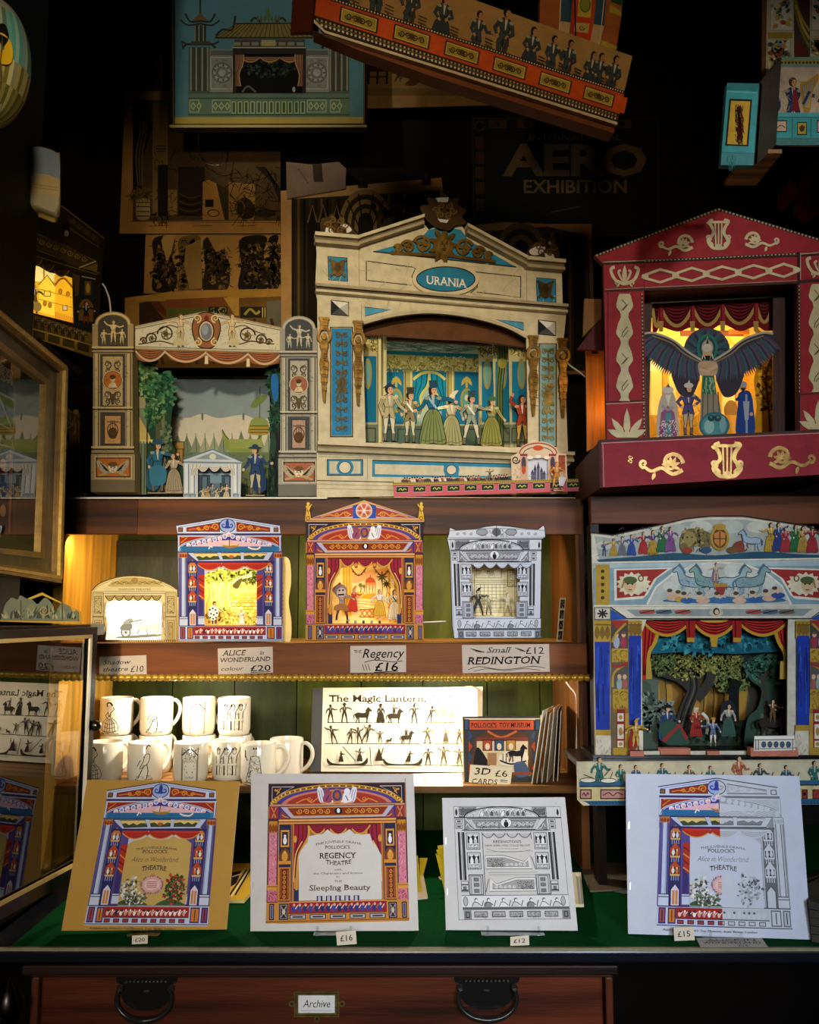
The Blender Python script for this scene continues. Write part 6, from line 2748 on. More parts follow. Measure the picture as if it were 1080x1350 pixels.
m=MB(M,'painted_board')
bar(m,(40,172),(205,186),38,.022,(cr,'7a6c50',c2))
bar(m,(200,186),(446,106),34,.022,(cr,'7a6c50',c2))
m.build('pediment_moulding',t)
m=MB(M,'painted_board')
bar(m,(606,140),(832,262),34,.022,(cr,'7a6c50',c2))
bar(m,(828,262),(970,274),38,.022,(cr,'7a6c50',c2))
m.build('pediment_moulding',t)
m=MB(M,'painted_board')
bar(m,(44,360),(982,438),30,.018,(c2,'5c503a',cr))
m.build('cornice',t)
m=MB(M,'painted_board')
bar(m,(50,948),(1004,988),36,.020,(cr,'8a7c5c',c2))
m.build('stage_ledge',t)
m=MB(M,'painted_board')
m.base=.006
m.slab(arc(531,339,124,62,0,352,44),'d2c6a4',.006)
m.ell(531,339,109,46,'2b7ea2',40)
m.ring(531,339,109,46,4,k,44)
m.text('URANIA',534,356,32,'ece6d8',serif=True,width=154,rise=-.10,bold=.012)
m.build('nameplate',t)
# gilded ornament
m=MB(M,'gilt')
m.solid=.006
m.base=.006
for d in (-1,1):
 X=lambda x:522+d*x
 Y=lambda x,y:y+(x*d)*.085
 for (x,y,r) in ((78,216,34),(132,228,24),(168,238,15)):
  m.scroll(X(x),Y(x,y),r,'a07c38',11,1.5,200 if d<0 else-20,-d)
  for a in (0,90,200,290):
   m.leaf(X(x),Y(x,y),r*.9,a,r*.4,'9a7634')
 m.line(sm([(X(20),250),(X(70),Y(70,252)),(X(130),Y(130,254)),(X(195),Y(195,256))],5),10,'8c6a2c')
m.ell(522,216,36,46,'9a7634')
for a in range(0,360,40):
 m.leaf(522+24*math.cos(R(a)),212+34*math.sin(R(a)),34,a,18,'8a6828')
m.ell(522,214,22,30,'b08c48')
m.solid=0
m.base=.0135
m.ell(514,206,4,3,'3a2a10',8)
m.ell(532,207,4,3,'3a2a10',8)
m.line([(523,208),(522,220)],3,'6a4e1c')
m.line([(515,229),(530,230)],3.5,'4a3212')
m.build('pediment_ornament',t)
for (x,y) in ((128,294),(906,374)):
 m=MB(M,'gilt')
 m.solid=.004
 m.base=.004
 m.poly(sm([(x-24,y-28),(x,y-20),(x+24,y-26),(x+20,y+18),(x,y+34),(x-20,y+16)],4,True),'6c5430')
 m.line([(x-30,y-32),(x+28,y+34)],8,'7a6034')
 m.line([(x+30,y-30),(x-28,y+32)],8,'7a6034')
 m.ell(x,y,13,17,'5a4426')
 m.build('corner_trophy',t)
for (x,ytop,ybot,nm) in ((76,482,800,0),(203,495,812,0),(858,550,852,0),(968,560,858,0)):
 m=MB(M,'gilt')
 m.solid=.010
 m.base=.010
 h_=ybot-ytop
 Y=lambda f:ytop+h_*f
 g1,g2='a27c3a','8a672c'
 m.poly([(x-20,Y(0)),(x+20,Y(.005)),(x+15,Y(.04)),(x+12,Y(.12)),(x+17,Y(.15)),(x-17,Y(.15)),(x-12,Y(.12)),(x-15,Y(.04))],g1)
 for q_ in (-1,1):
  m.line(sm([(x+q_*6,Y(.30)),(x+q_*20,Y(.26)),(x+q_*21,Y(.19)),(x+q_*12,Y(.14))],4),9,g1)
 m.poly(sm([(x-9,Y(.28)),(x-16,Y(.32)),(x-10,Y(.42)),(x-16,Y(.52)),(x-12,Y(.66)),(x-8,Y(.8)),(x-3,Y(.98)),(x+4,Y(.98)),(x+6,Y(.82)),(x+13,Y(.66)),(x+16,Y(.52)),(x+10,Y(.42)),(x+16,Y(.32)),(x+9,Y(.28))],4,True),g2)
 m.ell(x,Y(.225),10,13,g1,12)
 m.ell(x-6,Y(.345),7,8,g1,10)
 m.ell(x+6,Y(.345),7,8,g1,10)
 for (f,w) in ((.55,13),(.64,12),(.73,10),(.82,7)):
  for q_ in (-1,0,1):
   m.ell(x+q_*w*.7,Y(f+abs(q_)*.012),w*.5,8,g1 if q_ else g2,9)
  m.leaf(x,Y(f+.02),20,80,10,g2)
 m.solid=0
 m.base=.021
 for f in (.05,.12,.45,.5,.6,.69,.78,.88):
  m.line([(x-9,Y(f)),(x+9,Y(f+.01))],2.5,'3c2a0e')
 m.line([(x-5,Y(.222)),(x-2,Y(.222))],2,'3c2a0e')
 m.line([(x+2,Y(.222)),(x+5,Y(.222))],2,'3c2a0e')
 m.build('caryatid',t)
for (x,y0,y1,c) in ((143,530,915,'5c5232'),(916,592,950,'97864a')):
 m=MB(M,'gilt')
 m.solid=.002
 m.base=.002
 rn=random.Random(x)
 m.line(sm([(x,y0+10),(x+4,(y0+y1)/2-60),(x-4,(y0+y1)/2+60),(x,y1-10)],6),4,c)
 st=(y1-y0)/11
 for i in range(11):
  y=y0+st*(i+.5)
  for d in (-1,1):
   m.scroll(x+d*13,y,11,c,4.5,1.3,90+90*d,d)
   m.leaf(x,y,26,-90+d*60,9,c)
 mid=(y0+y1)/2+10
 for a in (-40,-10,25,60):
  m.line([(x-26*math.sin(R(a)),mid-60*math.cos(R(a))),(x+26*math.sin(R(a)),mid+60*math.cos(R(a)))],6,c)
 m.ell(x,mid,17,24,c)
 m.build('panel_ornament',t)
# dark crest and corner beasts, cut out of brown card with torn white edges
for (pts,wb,nm) in ((sm([(446,100),(436,70),(468,64),(462,38),(500,44),(520,22),(545,44),(578,40),(572,66),(606,84),(590,112),(606,134),(566,140),(540,160),(500,150),(470,130)],4,True),[[(490,40),(540,38),(536,56),(500,56)],[(498,118),(540,122),(532,134),(508,130)]],'crest'),
                      (sm([(68,172),(64,120),(90,112),(104,98),(120,124),(160,136),(186,160),(178,182),(120,172)],4,True),[[(82,150),(104,156),(112,176),(78,172)],sm([(132,142),(160,140),(178,160),(160,170),(156,152)],4,True)],'corner_beast'),
                      (sm([(836,250),(850,214),(880,200),(918,196),(936,180),(942,214),(952,262),(900,262)],4,True),[sm([(840,236),(870,220),(900,224),(880,250),(850,252)],4,True),[(908,206),(920,200),(924,222)],[(896,246),(930,250),(934,264),(900,262)]],'corner_beast')):
 m=MB(M,'aged_paper')
 m.base=.012
 m.slab(pts,'42301a',.004,edge='8a7a5a')
 for p in wb:
  m.poly(p,'d8d4c8')
 cx_=sum(p[0] for p in pts)/len(pts)
 cy_=sum(p[1] for p in pts)/len(pts)
 for a in range(0,360,60):
  m.scroll(cx_+30*math.cos(R(a)),cy_+20*math.sin(R(a)),14,'6e5228',6,1.3,a)
 m.dots([(cx_-12,cy_-4),(cx_+12,cy_-2)],5,'15100a')
 m.build(nm,t)
# stage: floor, beam, wings, back scene
a,b=M(232,952),M(842,972)
z1=min(a[2],b[2])
m=MB(mat='painted_board').box(a[0]-.01,b[0]+.01,.004,.24,0.001,z1,'8a7a5c')
m.build('stage_floor',t)
m=MB(M,'painted_board')
m.base=-.03
m.slab([(215,440),(850,490),(850,575),(650,548),(300,528),(215,528)],'5f3c20',.012)
m.build('ceiling_beam',t)
m=MB(pm(pl.back(.12),400,250,.35185),'painted_board')
m.slab([(290,500),(800,520),(800,588),(290,562)],'3c2614',.010)
m.build('ceiling_beam',t)
MB_=pm(pl.back(.22),400,250,.35185)
m=MB(MB_,'printed_paper')
m.slab([(270,520),(800,520),(800,990),(270,990)],'2f8090',.001)
tl,ye,oc='1a6c8c','b9a84c','8c7c3c'
m.poly([(270,555),(800,575),(800,622),(270,600)],'b9c4ac')
m.hatch(290,568,680,612,140,'7a9488',4,5,ang=4,ln=50)
m.poly([(270,602),(800,624),(800,636),(270,614)],'1f7484')
m.poly([(270,614),(800,640),(800,690),(270,668)],'b8ac60')
m.hatch(280,622,690,680,170,'7a7034',4,6,ln=18)
m.hatch(280,622,690,680,90,'d8d090',4,8,ln=14)
for (x0,x1) in ((320,376),(410,536),(566,656),(690,760)):
 m.rect(x0,684,x1,880,tl)
for (x0,x1) in ((376,410),(536,566),(656,690)):
 m.rect(x0,676,x1,980,'a89c58')
 m.line([(x0+6,680),(x0+6,970)],4,'6c6430')
 m.line([(x1-6,680),(x1-6,970)],5,'d0c888')
m.poly(arc(472,790,46,70,180,360)+[(518,960),(426,960)],'98a894')
for d in (-1,1):
 m.drape(472-60 if d<0 else 472,472 if d<0 else 472+60,690,830,'1a8098','0c4a5c','c8b454',side=-d,folds=3)
m.line(sm([(412,712),(440,690),(472,684),(504,690),(532,712)],5),10,'cabc60')
for x in (348,612,724):
 m.ell(x,790,24,46,'9c8a3c')
 m.ell(x,790,17,36,'5a9084')
 m.ell(x,780,8,12,'c8b890')
 m.line([(x,700),(x,742)],8,'b8a048')
 m.leaf(x,700,40,60,14,'b8a048')
 m.leaf(x,700,40,120,14,'b8a048')
m.rect(270,880,800,980,'5a6e5c')
m.line([(270,882),(800,882)],7,'a8a070')
for x in range(290,790,62):
 m.frame(x,896,x+48,960,4,'344438')
m.build('backdrop',t)
for i,(d_,pts,fr) in enumerate(((.05,[(200,470),(292,500),(296,955),(200,955)],0),(.10,[(210,480),(312,520),(312,965),(210,965)],1),(.16,[(655,520),(735,520),(730,985),(662,985)],2),(.11,[(706,520),(800,520),(800,985),(722,985)],3),(.055,[(768,520),(880,540),(880,985),(776,985)],4))):
 m=MB(pm(pl.back(d_),400,250,.35185),'printed_paper')
 m.slab(pts,'b3a878',.001)
 x0,x1=min(p[0] for p in pts),max(p[0] for p in pts)
 y0=540 if fr<2 else 560
 m.poly([(x0+4,y0-26),(x1-4,y0+4),(x1-4,y0+70),(x0+4,y0+60)],'9c8c50')
 m.hatch(x0+6,y0-10,x1-8,y0+60,50,'d6c888',4,fr,ln=18)
 m.hatch(x0+6,y0-10,x1-8,y0+60,50,'5c5428',4,fr+9,ln=18)
 m.rect(x0+14,y0+84,x1-22,872,tl)
 m.line([(x1-10,y0),(x1-10,960)],9,'d8cc94')
 m.line([(x1-17,y0),(x1-17,960)],3,'5c5428')
 m.ell((x0+x1)/2-6,690,15,58,'9a8a40')
 m.ell((x0+x1)/2-6,690,9,44,'6a9a94')
 m.rect(x0+6,880,x1-14,955,'6f765c')
 m.frame(x0+12,892,x1-24,948,4,'39402f')
 if fr==3:
  m.poly(sm([(736,560),(770,560),(762,640),(745,700),(748,800),(752,960),(728,960),(724,700)],4,True),'5c6c3c')
  for x in (733,742,752):
   m.line(sm([(x,565),(x+4,650),(x-6,760),(x,955)],4),4,'323c20')
  m.ell(746,650,16,20,'98903c')
 m.build('wing',t)
Mf=pm(pl.back(.03),400,250,.35185)
GU='cut out figures on the blue stage'
F1=[(322,948,215,dict(coat='b8b088',legs='d8d0b4',hat='22384c',hatkind='bicorne',arms=((-20,20),(30,50)),stride=.4),'paper officer in a buff coat and cocked hat, at the left of the blue stage'),
      (400,952,195,dict(coat='8a7c54',legs='c8c0a4',hat='3c3a30',hatkind='shako',arms=((-50,30),(40,-20)),sash='efe8d0',stride=.35),'paper soldier in a tall cap with a white sash on the blue stage'),
      (486,956,222,dict(coat='1c6c8a',legs='d8d0b4',hat='1f4c64',hatkind='shako',skirt='7f8c54',arms=((-30,-60),(85,70)),sash='9ac0d8'),'paper dancer in blue bodice and short green skirt at the stage centre'),
      (556,960,188,dict(coat='b0a680',legs='b0a680',skirt='a09c6c',hair='3a2a18',arms=((-80,-120),(60,20)),hat='d8d0b0',hatkind='plume'),'paper lady in a buff gown next to the green-skirted dancer'),
      (630,960,190,dict(coat='90a08c',legs='cfc8ac',hat='2c4c58',hatkind='shako',sash='e8e4d0',arms=((-40,20),(70,85)),stride=1.0),'paper soldier striding with a white sash, facing the olive-gowned lady'),
      (706,962,182,dict(coat='9a9a58',legs='8a8a50',skirt='8c8a44',hair='3a3418',hat='3c6c4c',hatkind='turban',arms=((-85,-60),(30,40))),'paper lady in an olive gown and green turban'),
      (820,966,195,dict(coat='9c3c1c',legs='b8924c',hair='2a1c14',arms=((-130,160),(30,-10)),stride=.4,skin='c08a5c'),'paper man in a red waistcoat at the right edge of the blue stage')]
for i,(x,y,h_,kw,lab) in enumerate(F1):
 Mf=pm(pl.back(.044 if i%2 else .03),400,250,.35185)
 kw=dict(kw)
 c1,l1=kw.pop('coat'),kw.pop('legs')
 cutout(pl,Mf,'paper_figure',lab,'paper figure',lambda m:m.person(x,y,h_,c1,l1,**kw),x,y,GU)

lw=pl.o+pl.u*-.01-pl.n*.05+pl.v*.215
point('theatre_light',lw,.55,(1.0,.95,.78),.02)  # unseen light added to brighten the stage backdrop

# ---- pink orchestra strip with its row of heads
q=at(640,652,1.80)
pl=Plane((q.x,1.80,ZTOP),(1,.02,0),(0,0,1))
t=thing('orchestra_strip','long pink and green paper strip with a row of tiny musicians before the nameplate theatre','paper strip',pl)
M=pm(pl,400,250,.35185)
m=MB(M)
m.slab([(335,1098),(1030,1084),(1032,1130),(340,1152)],'c86068',.0012)
m.poly([(335,1098),(1030,1084),(1030,1092),(335,1108)],'b09a3c')
m.dashes((336,1101),(1030,1087),90,2.5,'3a3418',.5)
m.line([(336,1110),(1031,1094)],2.5,'7a2c34')
for i in range(11):
 x=348+i*64
 y=1113-i*1.75
 m.poly([(x,y),(x+46,y-1),(x+46,y+21),(x,y+23)],'16382c')
 m.line([(x,y),(x+46,y-1),(x+46,y+21),(x,y+23)],2,'d8a0a0',True)
 m.line(sm([(x+10,y+13),(x+17,y+7),(x+24,y+14),(x+31,y+7),(x+38,y+12)],3),3.5,'c8b84c')
m.build('strip',t)
m=MB(M)
m.base=-.006
m.slab([(368,1096)]+[(368+i*14,1086-(4 if i%2 else 0)-i*.25) for i in range(30)]+[(790,1092)],'4a4038',.0006)
rn=random.Random(6)
for i in range(44):
 x=370+i*9.6
 if 0<(i%11)<9:
  y=1085-i*.3-rn.random()*4
  m.ell(x,y+7,7,8,rn.choice(['5a3a4a','3a3c5a','d8c8b8','2c2a30','8a5a4a']),8)
  m.ell(x+1,y,4.2,4.8,rn.choice(['d8b090','c89878']),8)
  m.ell(x,y-3,4,2.6,'241a14',8)
m.person(700,1090,44,'4a4a44','4a4a44',arms=((-100,-60),(110,150)))
m.ring(700,1080,16,11,3,'8a8468')
m.build('musicians',t)
a=M(335,1152)
m=MB(mat='printed_paper').box(M(340,1150)[0],M(1020,1150)[0],.001,.05,-.0005,.0006,'e0d8c0')
m.build('base_flap',t)
# ---- tiny arched theatre standing on its end
pl2=Plane((at(712,648,1.815).x,1.815,ZTOP+.001),(1,.05,0),(0,0,1))
t=thing('miniature_theatre','tiny arched theatre with a castle scene at the right end of the pink strip','toy theatre',pl2)
M=pm(pl2,400,250,.35185)
m=MB(M)
tw='d8c0a0'
m.slab([(782,1096),(778,1000),(806,985)]+arc(880,990,76,46,180,360,14)+[(985,990),(990,1088)],tw,.0012,holes=[[(842,1090),(842,1008),(918,1004),(918,1088)]])
m.line(arc(880,990,70,40,180,360,14),5,'a0423c')
m.line(arc(880,992,56,28,180,360,14),3,'3a3448')
m.ell(880,968,20,10,'c0502c')
for x in (826,934):
 m.rect(x-14,990,x+14,1090,'c8a48c')
 m.ell(x,1026,9,26,'4a4252')
 m.ell(x,1050,8,16,'b8502c')
 m.rect(x-14,990,x+14,998,'8c2c34')
m.rect(956,994,982,1056,'9c4c34')
m.hatch(958,996,980,1052,20,'4a2018',2,3,ln=10)
m.scroll(796,1012,16,'3a342c',6,1.5)
m.hatch(786,1010,816,1080,20,'a08c6c',2,3,ln=14)
for (x,y) in ((850,1004),(880,1000),(912,1004)):
 m.ell(x,y,11,7,'e8e0d8',9)
m.build('proscenium',t)
m=MB(M)
m.base=-.01
m.slab([(836,1092),(836,1000),(924,998),(924,1090)],'cfd0dc',.0006)
for (x,h_) in ((862,40),(872,56),(884,66),(896,48),(906,36)):
 m.rect(x-5,1090-h_*.75,x+5,1090,'56586e')
 m.poly([(x-6,1090-h_*.75),(x,1090-h_*1.15),(x+6,1090-h_*.75)],'3c3e56')
m.hatch(840,1060,920,1090,24,'7a7488',2,4,ln=14)
m.build('backdrop',t)
pl3=Plane((at(738,648,1.792).x,1.792,ZTOP+.0008),(1,0,0),(0,0,1))
M3=pm(pl3,400,250,.35185)
q3=M3(955,1128)
cutout(pl3,M3,'paper_figure','little seated harlequin in orange at the right end of the pink strip','paper figure',lambda m:(m.person(950,1128,108,'c8823c','d89a4c',hair='a86a34',arms=((-50,30),(60,20)),stride=.9),m.poly([(958,1076),(985,1080),(975,1112),(958,1108)],'c8c4d8')),955,1128,None)

# ================================================================== red theatre with cream ornaments
q=at(945,652,1.66)
pl=Plane((q.x,1.64,ZR1+.004),(1,-.02,0),(0,0,1))
t=thing('toy_theatre','large dark red theatre with cream lyre and lozenge ornaments and a gabled top','toy theatre',pl)
FLOOR[t.name]=-.003
M=pm(pl,750,260,.30556)
rd,r2,cr,k='96242c','6e161e','c9bd96','1e120e'
SL=-.045
m=MB(M,'painted_board')
OUT=[(112,250),(645,48),(1180,208),(1150,240),(1150,1012),(165,1066),(150,290)]
HOLE=[(325,402),(985,372),(990,1008),(335,1040)]
m.slab(OUT,rd,.014,holes=[HOLE],edge='4a1014')

def braid(p,q_,w=9):
 m.line([p,q_],w,'2a1c14')
 n=int(math.hypot(q_[0]-p[0],q_[1]-p[1])/16)
 m.dashes(p,q_,n,w*.55,'b0a480',.5)

braid((118,252),(645,52),12)
braid((645,52),(1176,212),12)
m.line([(150,284),(985,250),(1150,238)],16,'3a1a14')
m.line([(150,280),(985,246),(1150,234)],4,'b8a888')
braid((326,276),(985,244),7)
m.line([(156,404),(985,366),(1150,352)],14,'40201a')
m.line([(156,398),(985,360)],3,'a89470')
m.line([(326,290),(326,392)],3,r2)
m.rect(985,236,998,1010,'2a1010')
m.line([(1000,240),(1000,356)],4,'a89470')
m.rect(166,408,172,880,r2)
braid((316,415),(326,1035),9)
m.line([(160,884),(330,876)],6,'40201a')
m.line([(160,892),(330,884)],3,'c0a890')
braid((994,380),(996,850),7)
m.line([(990,852),(1150,840)],6,'40201a')
m.build('proscenium',t)

def orn(fn,name='ornament',mat='painted_board',base=.002):
 m=MB(M,mat)
 m.base=base
 m.solid=.002
 fn(m)
 return m.build(name,t)

def lyre(m,cx,y0,h_,w,c):
 k_=w/2
 for d in (-1,1):
  m.line(sm([(cx+d*k_*.45,y0+h_*.02),(cx+d*k_*.75,y0+h_*.1),(cx+d*k_*.5,y0+h_*.3),(cx+d*k_*.45,y0+h_*.5),(cx+d*k_*.85,y0+h_*.72),(cx+d*k_*.5,y0+h_*.94),(cx,y0+h_*.98)],6),w*.12,c)
  m.scroll(cx+d*k_*.82,y0+h_*.62,w*.13,c,w*.09,1.2,90,d)
  m.scroll(cx+d*k_*.72,y0+h_*.1,w*.1,c,w*.08,1.1,180,d)
  m.leaf(cx+d*k_*.4,y0+h_*.95,h_*.3,-90+d*35,w*.18,c)
 for d in (-.22,0,.22):
  m.line([(cx+d*k_*1.2,y0+h_*.12),(cx+d*k_,y0+h_*.86)],w*.055,c)
 m.line([(cx-k_*.7,y0+h_*.1),(cx+k_*.7,y0+h_*.1)],w*.09,c)
 m.leaf(cx,y0+h_*.8,h_*.24,90,w*.3,c)

def spray(m,cx,cy,w,h_,c,d=1,r=0.0):
 """scrolled acanthus: a big curl with a curling tail"""
 X=lambda x,y:(cx+d*x*w,cy+y*h_+d*x*r*w)
 p=X(.18,.02)
 m.scroll(p[0],p[1],h_*.46,c,h_*.17,1.25,0 if d>0 else 180,-d)
 pts=[X(.42,.30),X(.2,.46),X(-.05,.2),X(-.28,.32),X(-.46,.12)]
 m.line(sm(pts,6),[h_*.17-h_*.002*i for i in range(25)],c)
 p=X(-.46,.0)
 m.scroll(p[0],p[1],h_*.18,c,h_*.13,1.1,90,d)
 for a in (-170,-130,-95,-60,-20,20):
  q_=X(.16,.12)
  m.leaf(q_[0],q_[1],h_*.42,a if d>0 else 180-a,h_*.15,c)
 q_=X(-.2,.36)
 m.leaf(q_[0],q_[1],h_*.36,110,h_*.16,c)

def anth(m,cx,cy,w,h_,c):
 m.leaf(cx,cy+h_*.35,h_*.9,-90,w*.16,c)
 for d in (-1,1):
  m.line(sm([(cx,cy+h_*.42),(cx+d*w*.28,cy+h_*.25),(cx+d*w*.42,cy-h_*.1),(cx+d*w*.44,cy-h_*.36),(cx+d*w*.32,cy-h_*.44)],5),w*.1,c)
  m.line(sm([(cx,cy+h_*.36),(cx+d*w*.13,cy+h_*.1),(cx+d*w*.2,cy-h_*.2),(cx+d*w*.12,cy-h_*.28)],5),w*.07,c)
  m.scroll(cx+d*w*.26,cy+h_*.4,w*.09,c,w*.06,1.1,90,d)
 m.ell(cx,cy+h_*.42,w*.14,h_*.08,c,10)

orn(lambda m:lyre(m,645,96,130,108,cr))
orn(lambda m:spray(m,470,198,150,78,cr,1,-.08))
orn(lambda m:spray(m,824,184,150,74,cr,-1,.06))
orn(lambda m:anth(m,240,340,132,84,cr))
orn(lambda m:anth(m,1086,300,132,84,cr))

def chain_h(m):
 xs=[328,394,460,530,592,660,730,795,862,926,982]
 up,dn=[],[]
 for i,x in enumerate(xs):
  y=344+(x-328)*SL
  a=7 if i%2==0 else 28
  up.append((x,y-a))
  dn.append((x,y+a))
 w=11
 m.line(up,w,cr)
 m.line(dn,w,cr)
 for i in (0,2,4,6,8,10):
  y=344+(xs[i]-328)*SL
  m.ell(xs[i],y,16,12,cr,10)

orn(chain_h)

def chain_v(m,cx,y0,y1,n=4):
 st=(y1-y0)/n
 L_,R_=[],[]
 for i in range(n):
  y=y0+st*i
  for f,w in ((0,22),(.12,28),(.4,36),(.5,36),(.72,18),(.88,16)):
   L_.append((cx-w,y+st*f))
   R_.append((cx+w,y+st*f))
 L_.append((cx-24,y1))
 R_.append((cx+24,y1))
 m.poly(L_+R_[::-1],cr)
 m.solid=0
 m.base=.0022
 for i in range(n):
  y=y0+st*(i+.42)
  m.line([(cx-12,y-st*.2),(cx+8,y),(cx-14,y+st*.22)] if i%2==0 else [(cx+12,y-st*.2),(cx-10,y+st*.05),(cx-12,y+st*.2)],3.5,'3a2c20')
  m.line([(cx+16,y-st*.05),(cx-6,y+st*.2)],3,'3a2c20')

orn(lambda m:chain_v(m,240,418,880))
orn(lambda m:chain_v(m,1070,376,842))

def fan(m,cx,cy,w,h_):
 for a,l in ((-90,1.25),(-125,1.0),(-55,1.0),(-155,.8),(-25,.8)):
  m.leaf(cx+.1*w*math.cos(R(a)),cy,h_*l*(1 if abs(a+90)<50 else .95),a,w*.2,cr)
 m.poly(arc(cx,cy+2,w*.24,h_*.26,180,360,12),cr)

orn(lambda m:fan(m,250,1036,150,100))
orn(lambda m:fan(m,1075,1000,150,100))
# projecting base with gilt scrolls
ob=.055
bp=Plane(pl.o+pl.n*ob,pl.u,pl.v)
bp.depth=-ob
Mb=pm(bp,750,260,.30556)
m=MB(Mb,'painted_board')
rb='8c2632'
pts=[(128,1052),(1200,1002),(1200,1190),(135,1258)]
m.slab(pts,rb,.010,edge='3a1a14')
m.line([(128,1052),(1200,1002)],10,'40302a')
m.line([(128,1062),(1200,1012)],3,'b8a0a0')
m.line([(134,1052),(140,1256)],12,'4a1a1a')
m.line([(147,1060),(152,1250)],3,'b09080')
m.build('base_front',t)
m=MB(mat='painted_board')
a,b=Mb(128,1052),Mb(1200,1002)
c_,d_=Mb(135,1258),Mb(1200,1190)
for (z0,z1) in ((c_[2],d_[2]),):
 m.v+=[(a[0]+.002,-ob+.01,a[2]),(b[0],-ob+.01,b[2]),(b[0],.20,b[2]+.006),(a[0]+.0,.20,a[2]-.01),(c_[0]+.002,-ob+.01,z0),(b[0],-ob+.01,z1),(b[0],.20,z1),(a[0]+.0,.20,z0)]
 for f in ((0,1,2,3),(4,7,6,5),(0,3,7,4),(1,5,6,2),(2,6,7,3)):
  m.face(list(f),'4a2418' if f!=(0,1,2,3) else '3a1c14')
m.build('base_box',t)
M_keep,M=M,Mb
orn(lambda m:lyre(m,682,1058,152,140,'b89a5c'),mat='gilt')
orn(lambda m:spray(m,410,1148,190,104,'9c7c48',1,-.02),mat='gilt')
orn(lambda m:spray(m,950,1122,200,104,'9c7c48',-1,.06),mat='gilt')
orn(lambda m:(m.scroll(265,1122,10,'9c7c48',5,1.2),m.scroll(265,1142,10,'9c7c48',5,1.2,180)),mat='gilt')
M=M_keep
# inner surround, curtain, backs
ip=pl.back(.055)
Mi=pm(ip,750,260,.30556)
m=MB(Mi,'wood_upright')
m.slab([(300,385),(1010,360),(1010,1050),(300,1050)],'3a1a0e',.004,holes=[[(358,458),(882,432),(882,1040),(345,1045)]])
m.line([(356,456),(884,430)],5,'b89a6c')
m.build('inner_frame',t)
m=MB(mat='wood_along')
a,b=M(320,402),M(988,372)
m.v+=[(a[0],.0,a[2]),(b[0],.0,b[2]),(b[0],.06,b[2]),(a[0],.06,a[2]),(a[0],.0,a[2]+.006),(b[0],.0,b[2]+.006),(b[0],.06,b[2]+.006),(a[0],.06,a[2]+.006)]
for f in ((0,1,2,3),(4,7,6,5),(0,4,5,1),(2,6,7,3),(0,3,7,4),(1,5,6,2)):
 m.face(list(f),'2c1a12')
m.build('ceiling',t)
m=MB(pm(pl.back(.06),750,260,.30556),'printed_paper')
m.slab([(318,455),(362,460),(342,700),(350,1040),(318,1040)],'5a3418',.001)
for y in (520,640,760,880):
 m.line(sm([(324,y),(340,y+40),(328,y+90)],4),9,'a86a28')
m.build('wing',t)
m=MB(pm(pl.back(.06),750,260,.30556),'printed_paper')
m.slab([(880,440),(990,420),(990,1030),(915,1030),(905,700),(880,620)],'2c1810',.001)
for y in (480,560,660,760,860):
 m.line(sm([(890,y),(930,y+50),(980,y+30)],4),14,'6e3014')
 m.line(sm([(900,y+30),(940,y+80),(985,y+70)],4),6,'8a4a1c')
m.build('wing',t)
m=MB(pm(pl.back(.075),750,260,.30556),'printed_paper')
cu,cd,fg='701a20','2e080c','a88a4c'
m.slab([(362,456),(880,434),(880,575)]+sm([(880,575),(845,575),(808,556),(740,578),(664,548),(600,580),(534,560),(470,580),(398,558),(380,580),(362,585)],4)+[(362,585)],cu,.001)
for (a,b,y) in ((362,398,470),(398,534,468),(534,664,464),(664,808,458),(808,880,452)):
 m.swag(a,b,y,78,cu,cd,fg,top=8,folds=5)
for x in (398,534,664,808):
 m.poly([(x-9,455),(x+9,455),(x+12,545),(x-12,545)],'8a242a')
 m.line([(x-6,460),(x-6,540)],4,cd)
 m.poly([(x-11,535),(x+11,535),(x+9,580),(x-9,580)],fg)
m.line([(362,458),(880,436)],6,'8a2a2a')
m.build('curtain',t)
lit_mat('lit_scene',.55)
m=MB(pm(pl.back(.15),750,260,.30556),'lit_scene')
m.slab([(300,520),(930,520),(930,1050),(300,1050)],'d89a28',.001)
m.poly([(300,520),(930,520),(930,700),(300,700)],'e8b444')
for (x,y,w,h_) in ((380,690,50,330),(450,740,40,280),(690,640,60,400)):
 m.rect(x-w/2,y,x+w/2,y+h_,'efc860')
 m.poly([(x-w/2-4,y),(x,y-40),(x+w/2+4,y)],'c88a24')
 m.line([(x+w/2,y),(x+w/2,y+h_)],6,'b0701c')
m.rect(350,720,410,750,'f6dc88')
for x in range(350,412,16):
 m.rect(x,706,x+9,722,'f6dc88')
m.poly(sm([(470,780),(520,700),(560,770),(540,900),(470,900)],4,True),'e0a838')
m.rect(480,575,760,600,'6a3410')
m.rect(690,570,780,592,'a85c14')
m.rect(755,590,780,900,'d88a1c')
m.ell(700,920,30,44,'8a5a14')
m.poly([(300,940),(930,940),(930,1050),(300,1050)],'c0801c')
m.hatch(380,860,600,1030,110,'a06a14',4,3,ln=30)
m.build('backdrop',t)
m=MB(pm(pl.back(.11),750,260,.30556),'printed_paper')
m.slab(sm([(800,560),(850,600),(900,640),(908,760),(905,1030),(800,1030),(812,900),(800,780),(830,680)],4,True),'b88418',.001)
m.foliage(860,800,44,130,260,['6a4c10','a87814','e0b030','3e2c0c','c89424'],22,5)
m.line(sm([(870,1020),(862,900),(850,780),(880,680)],4),8,'4a340c')
m.line(sm([(862,900),(820,820)],3),5,'4a340c')
m.build('wing',t)
m=MB(mat='painted_board')
a,b=M(318,1062),M(990,1032)
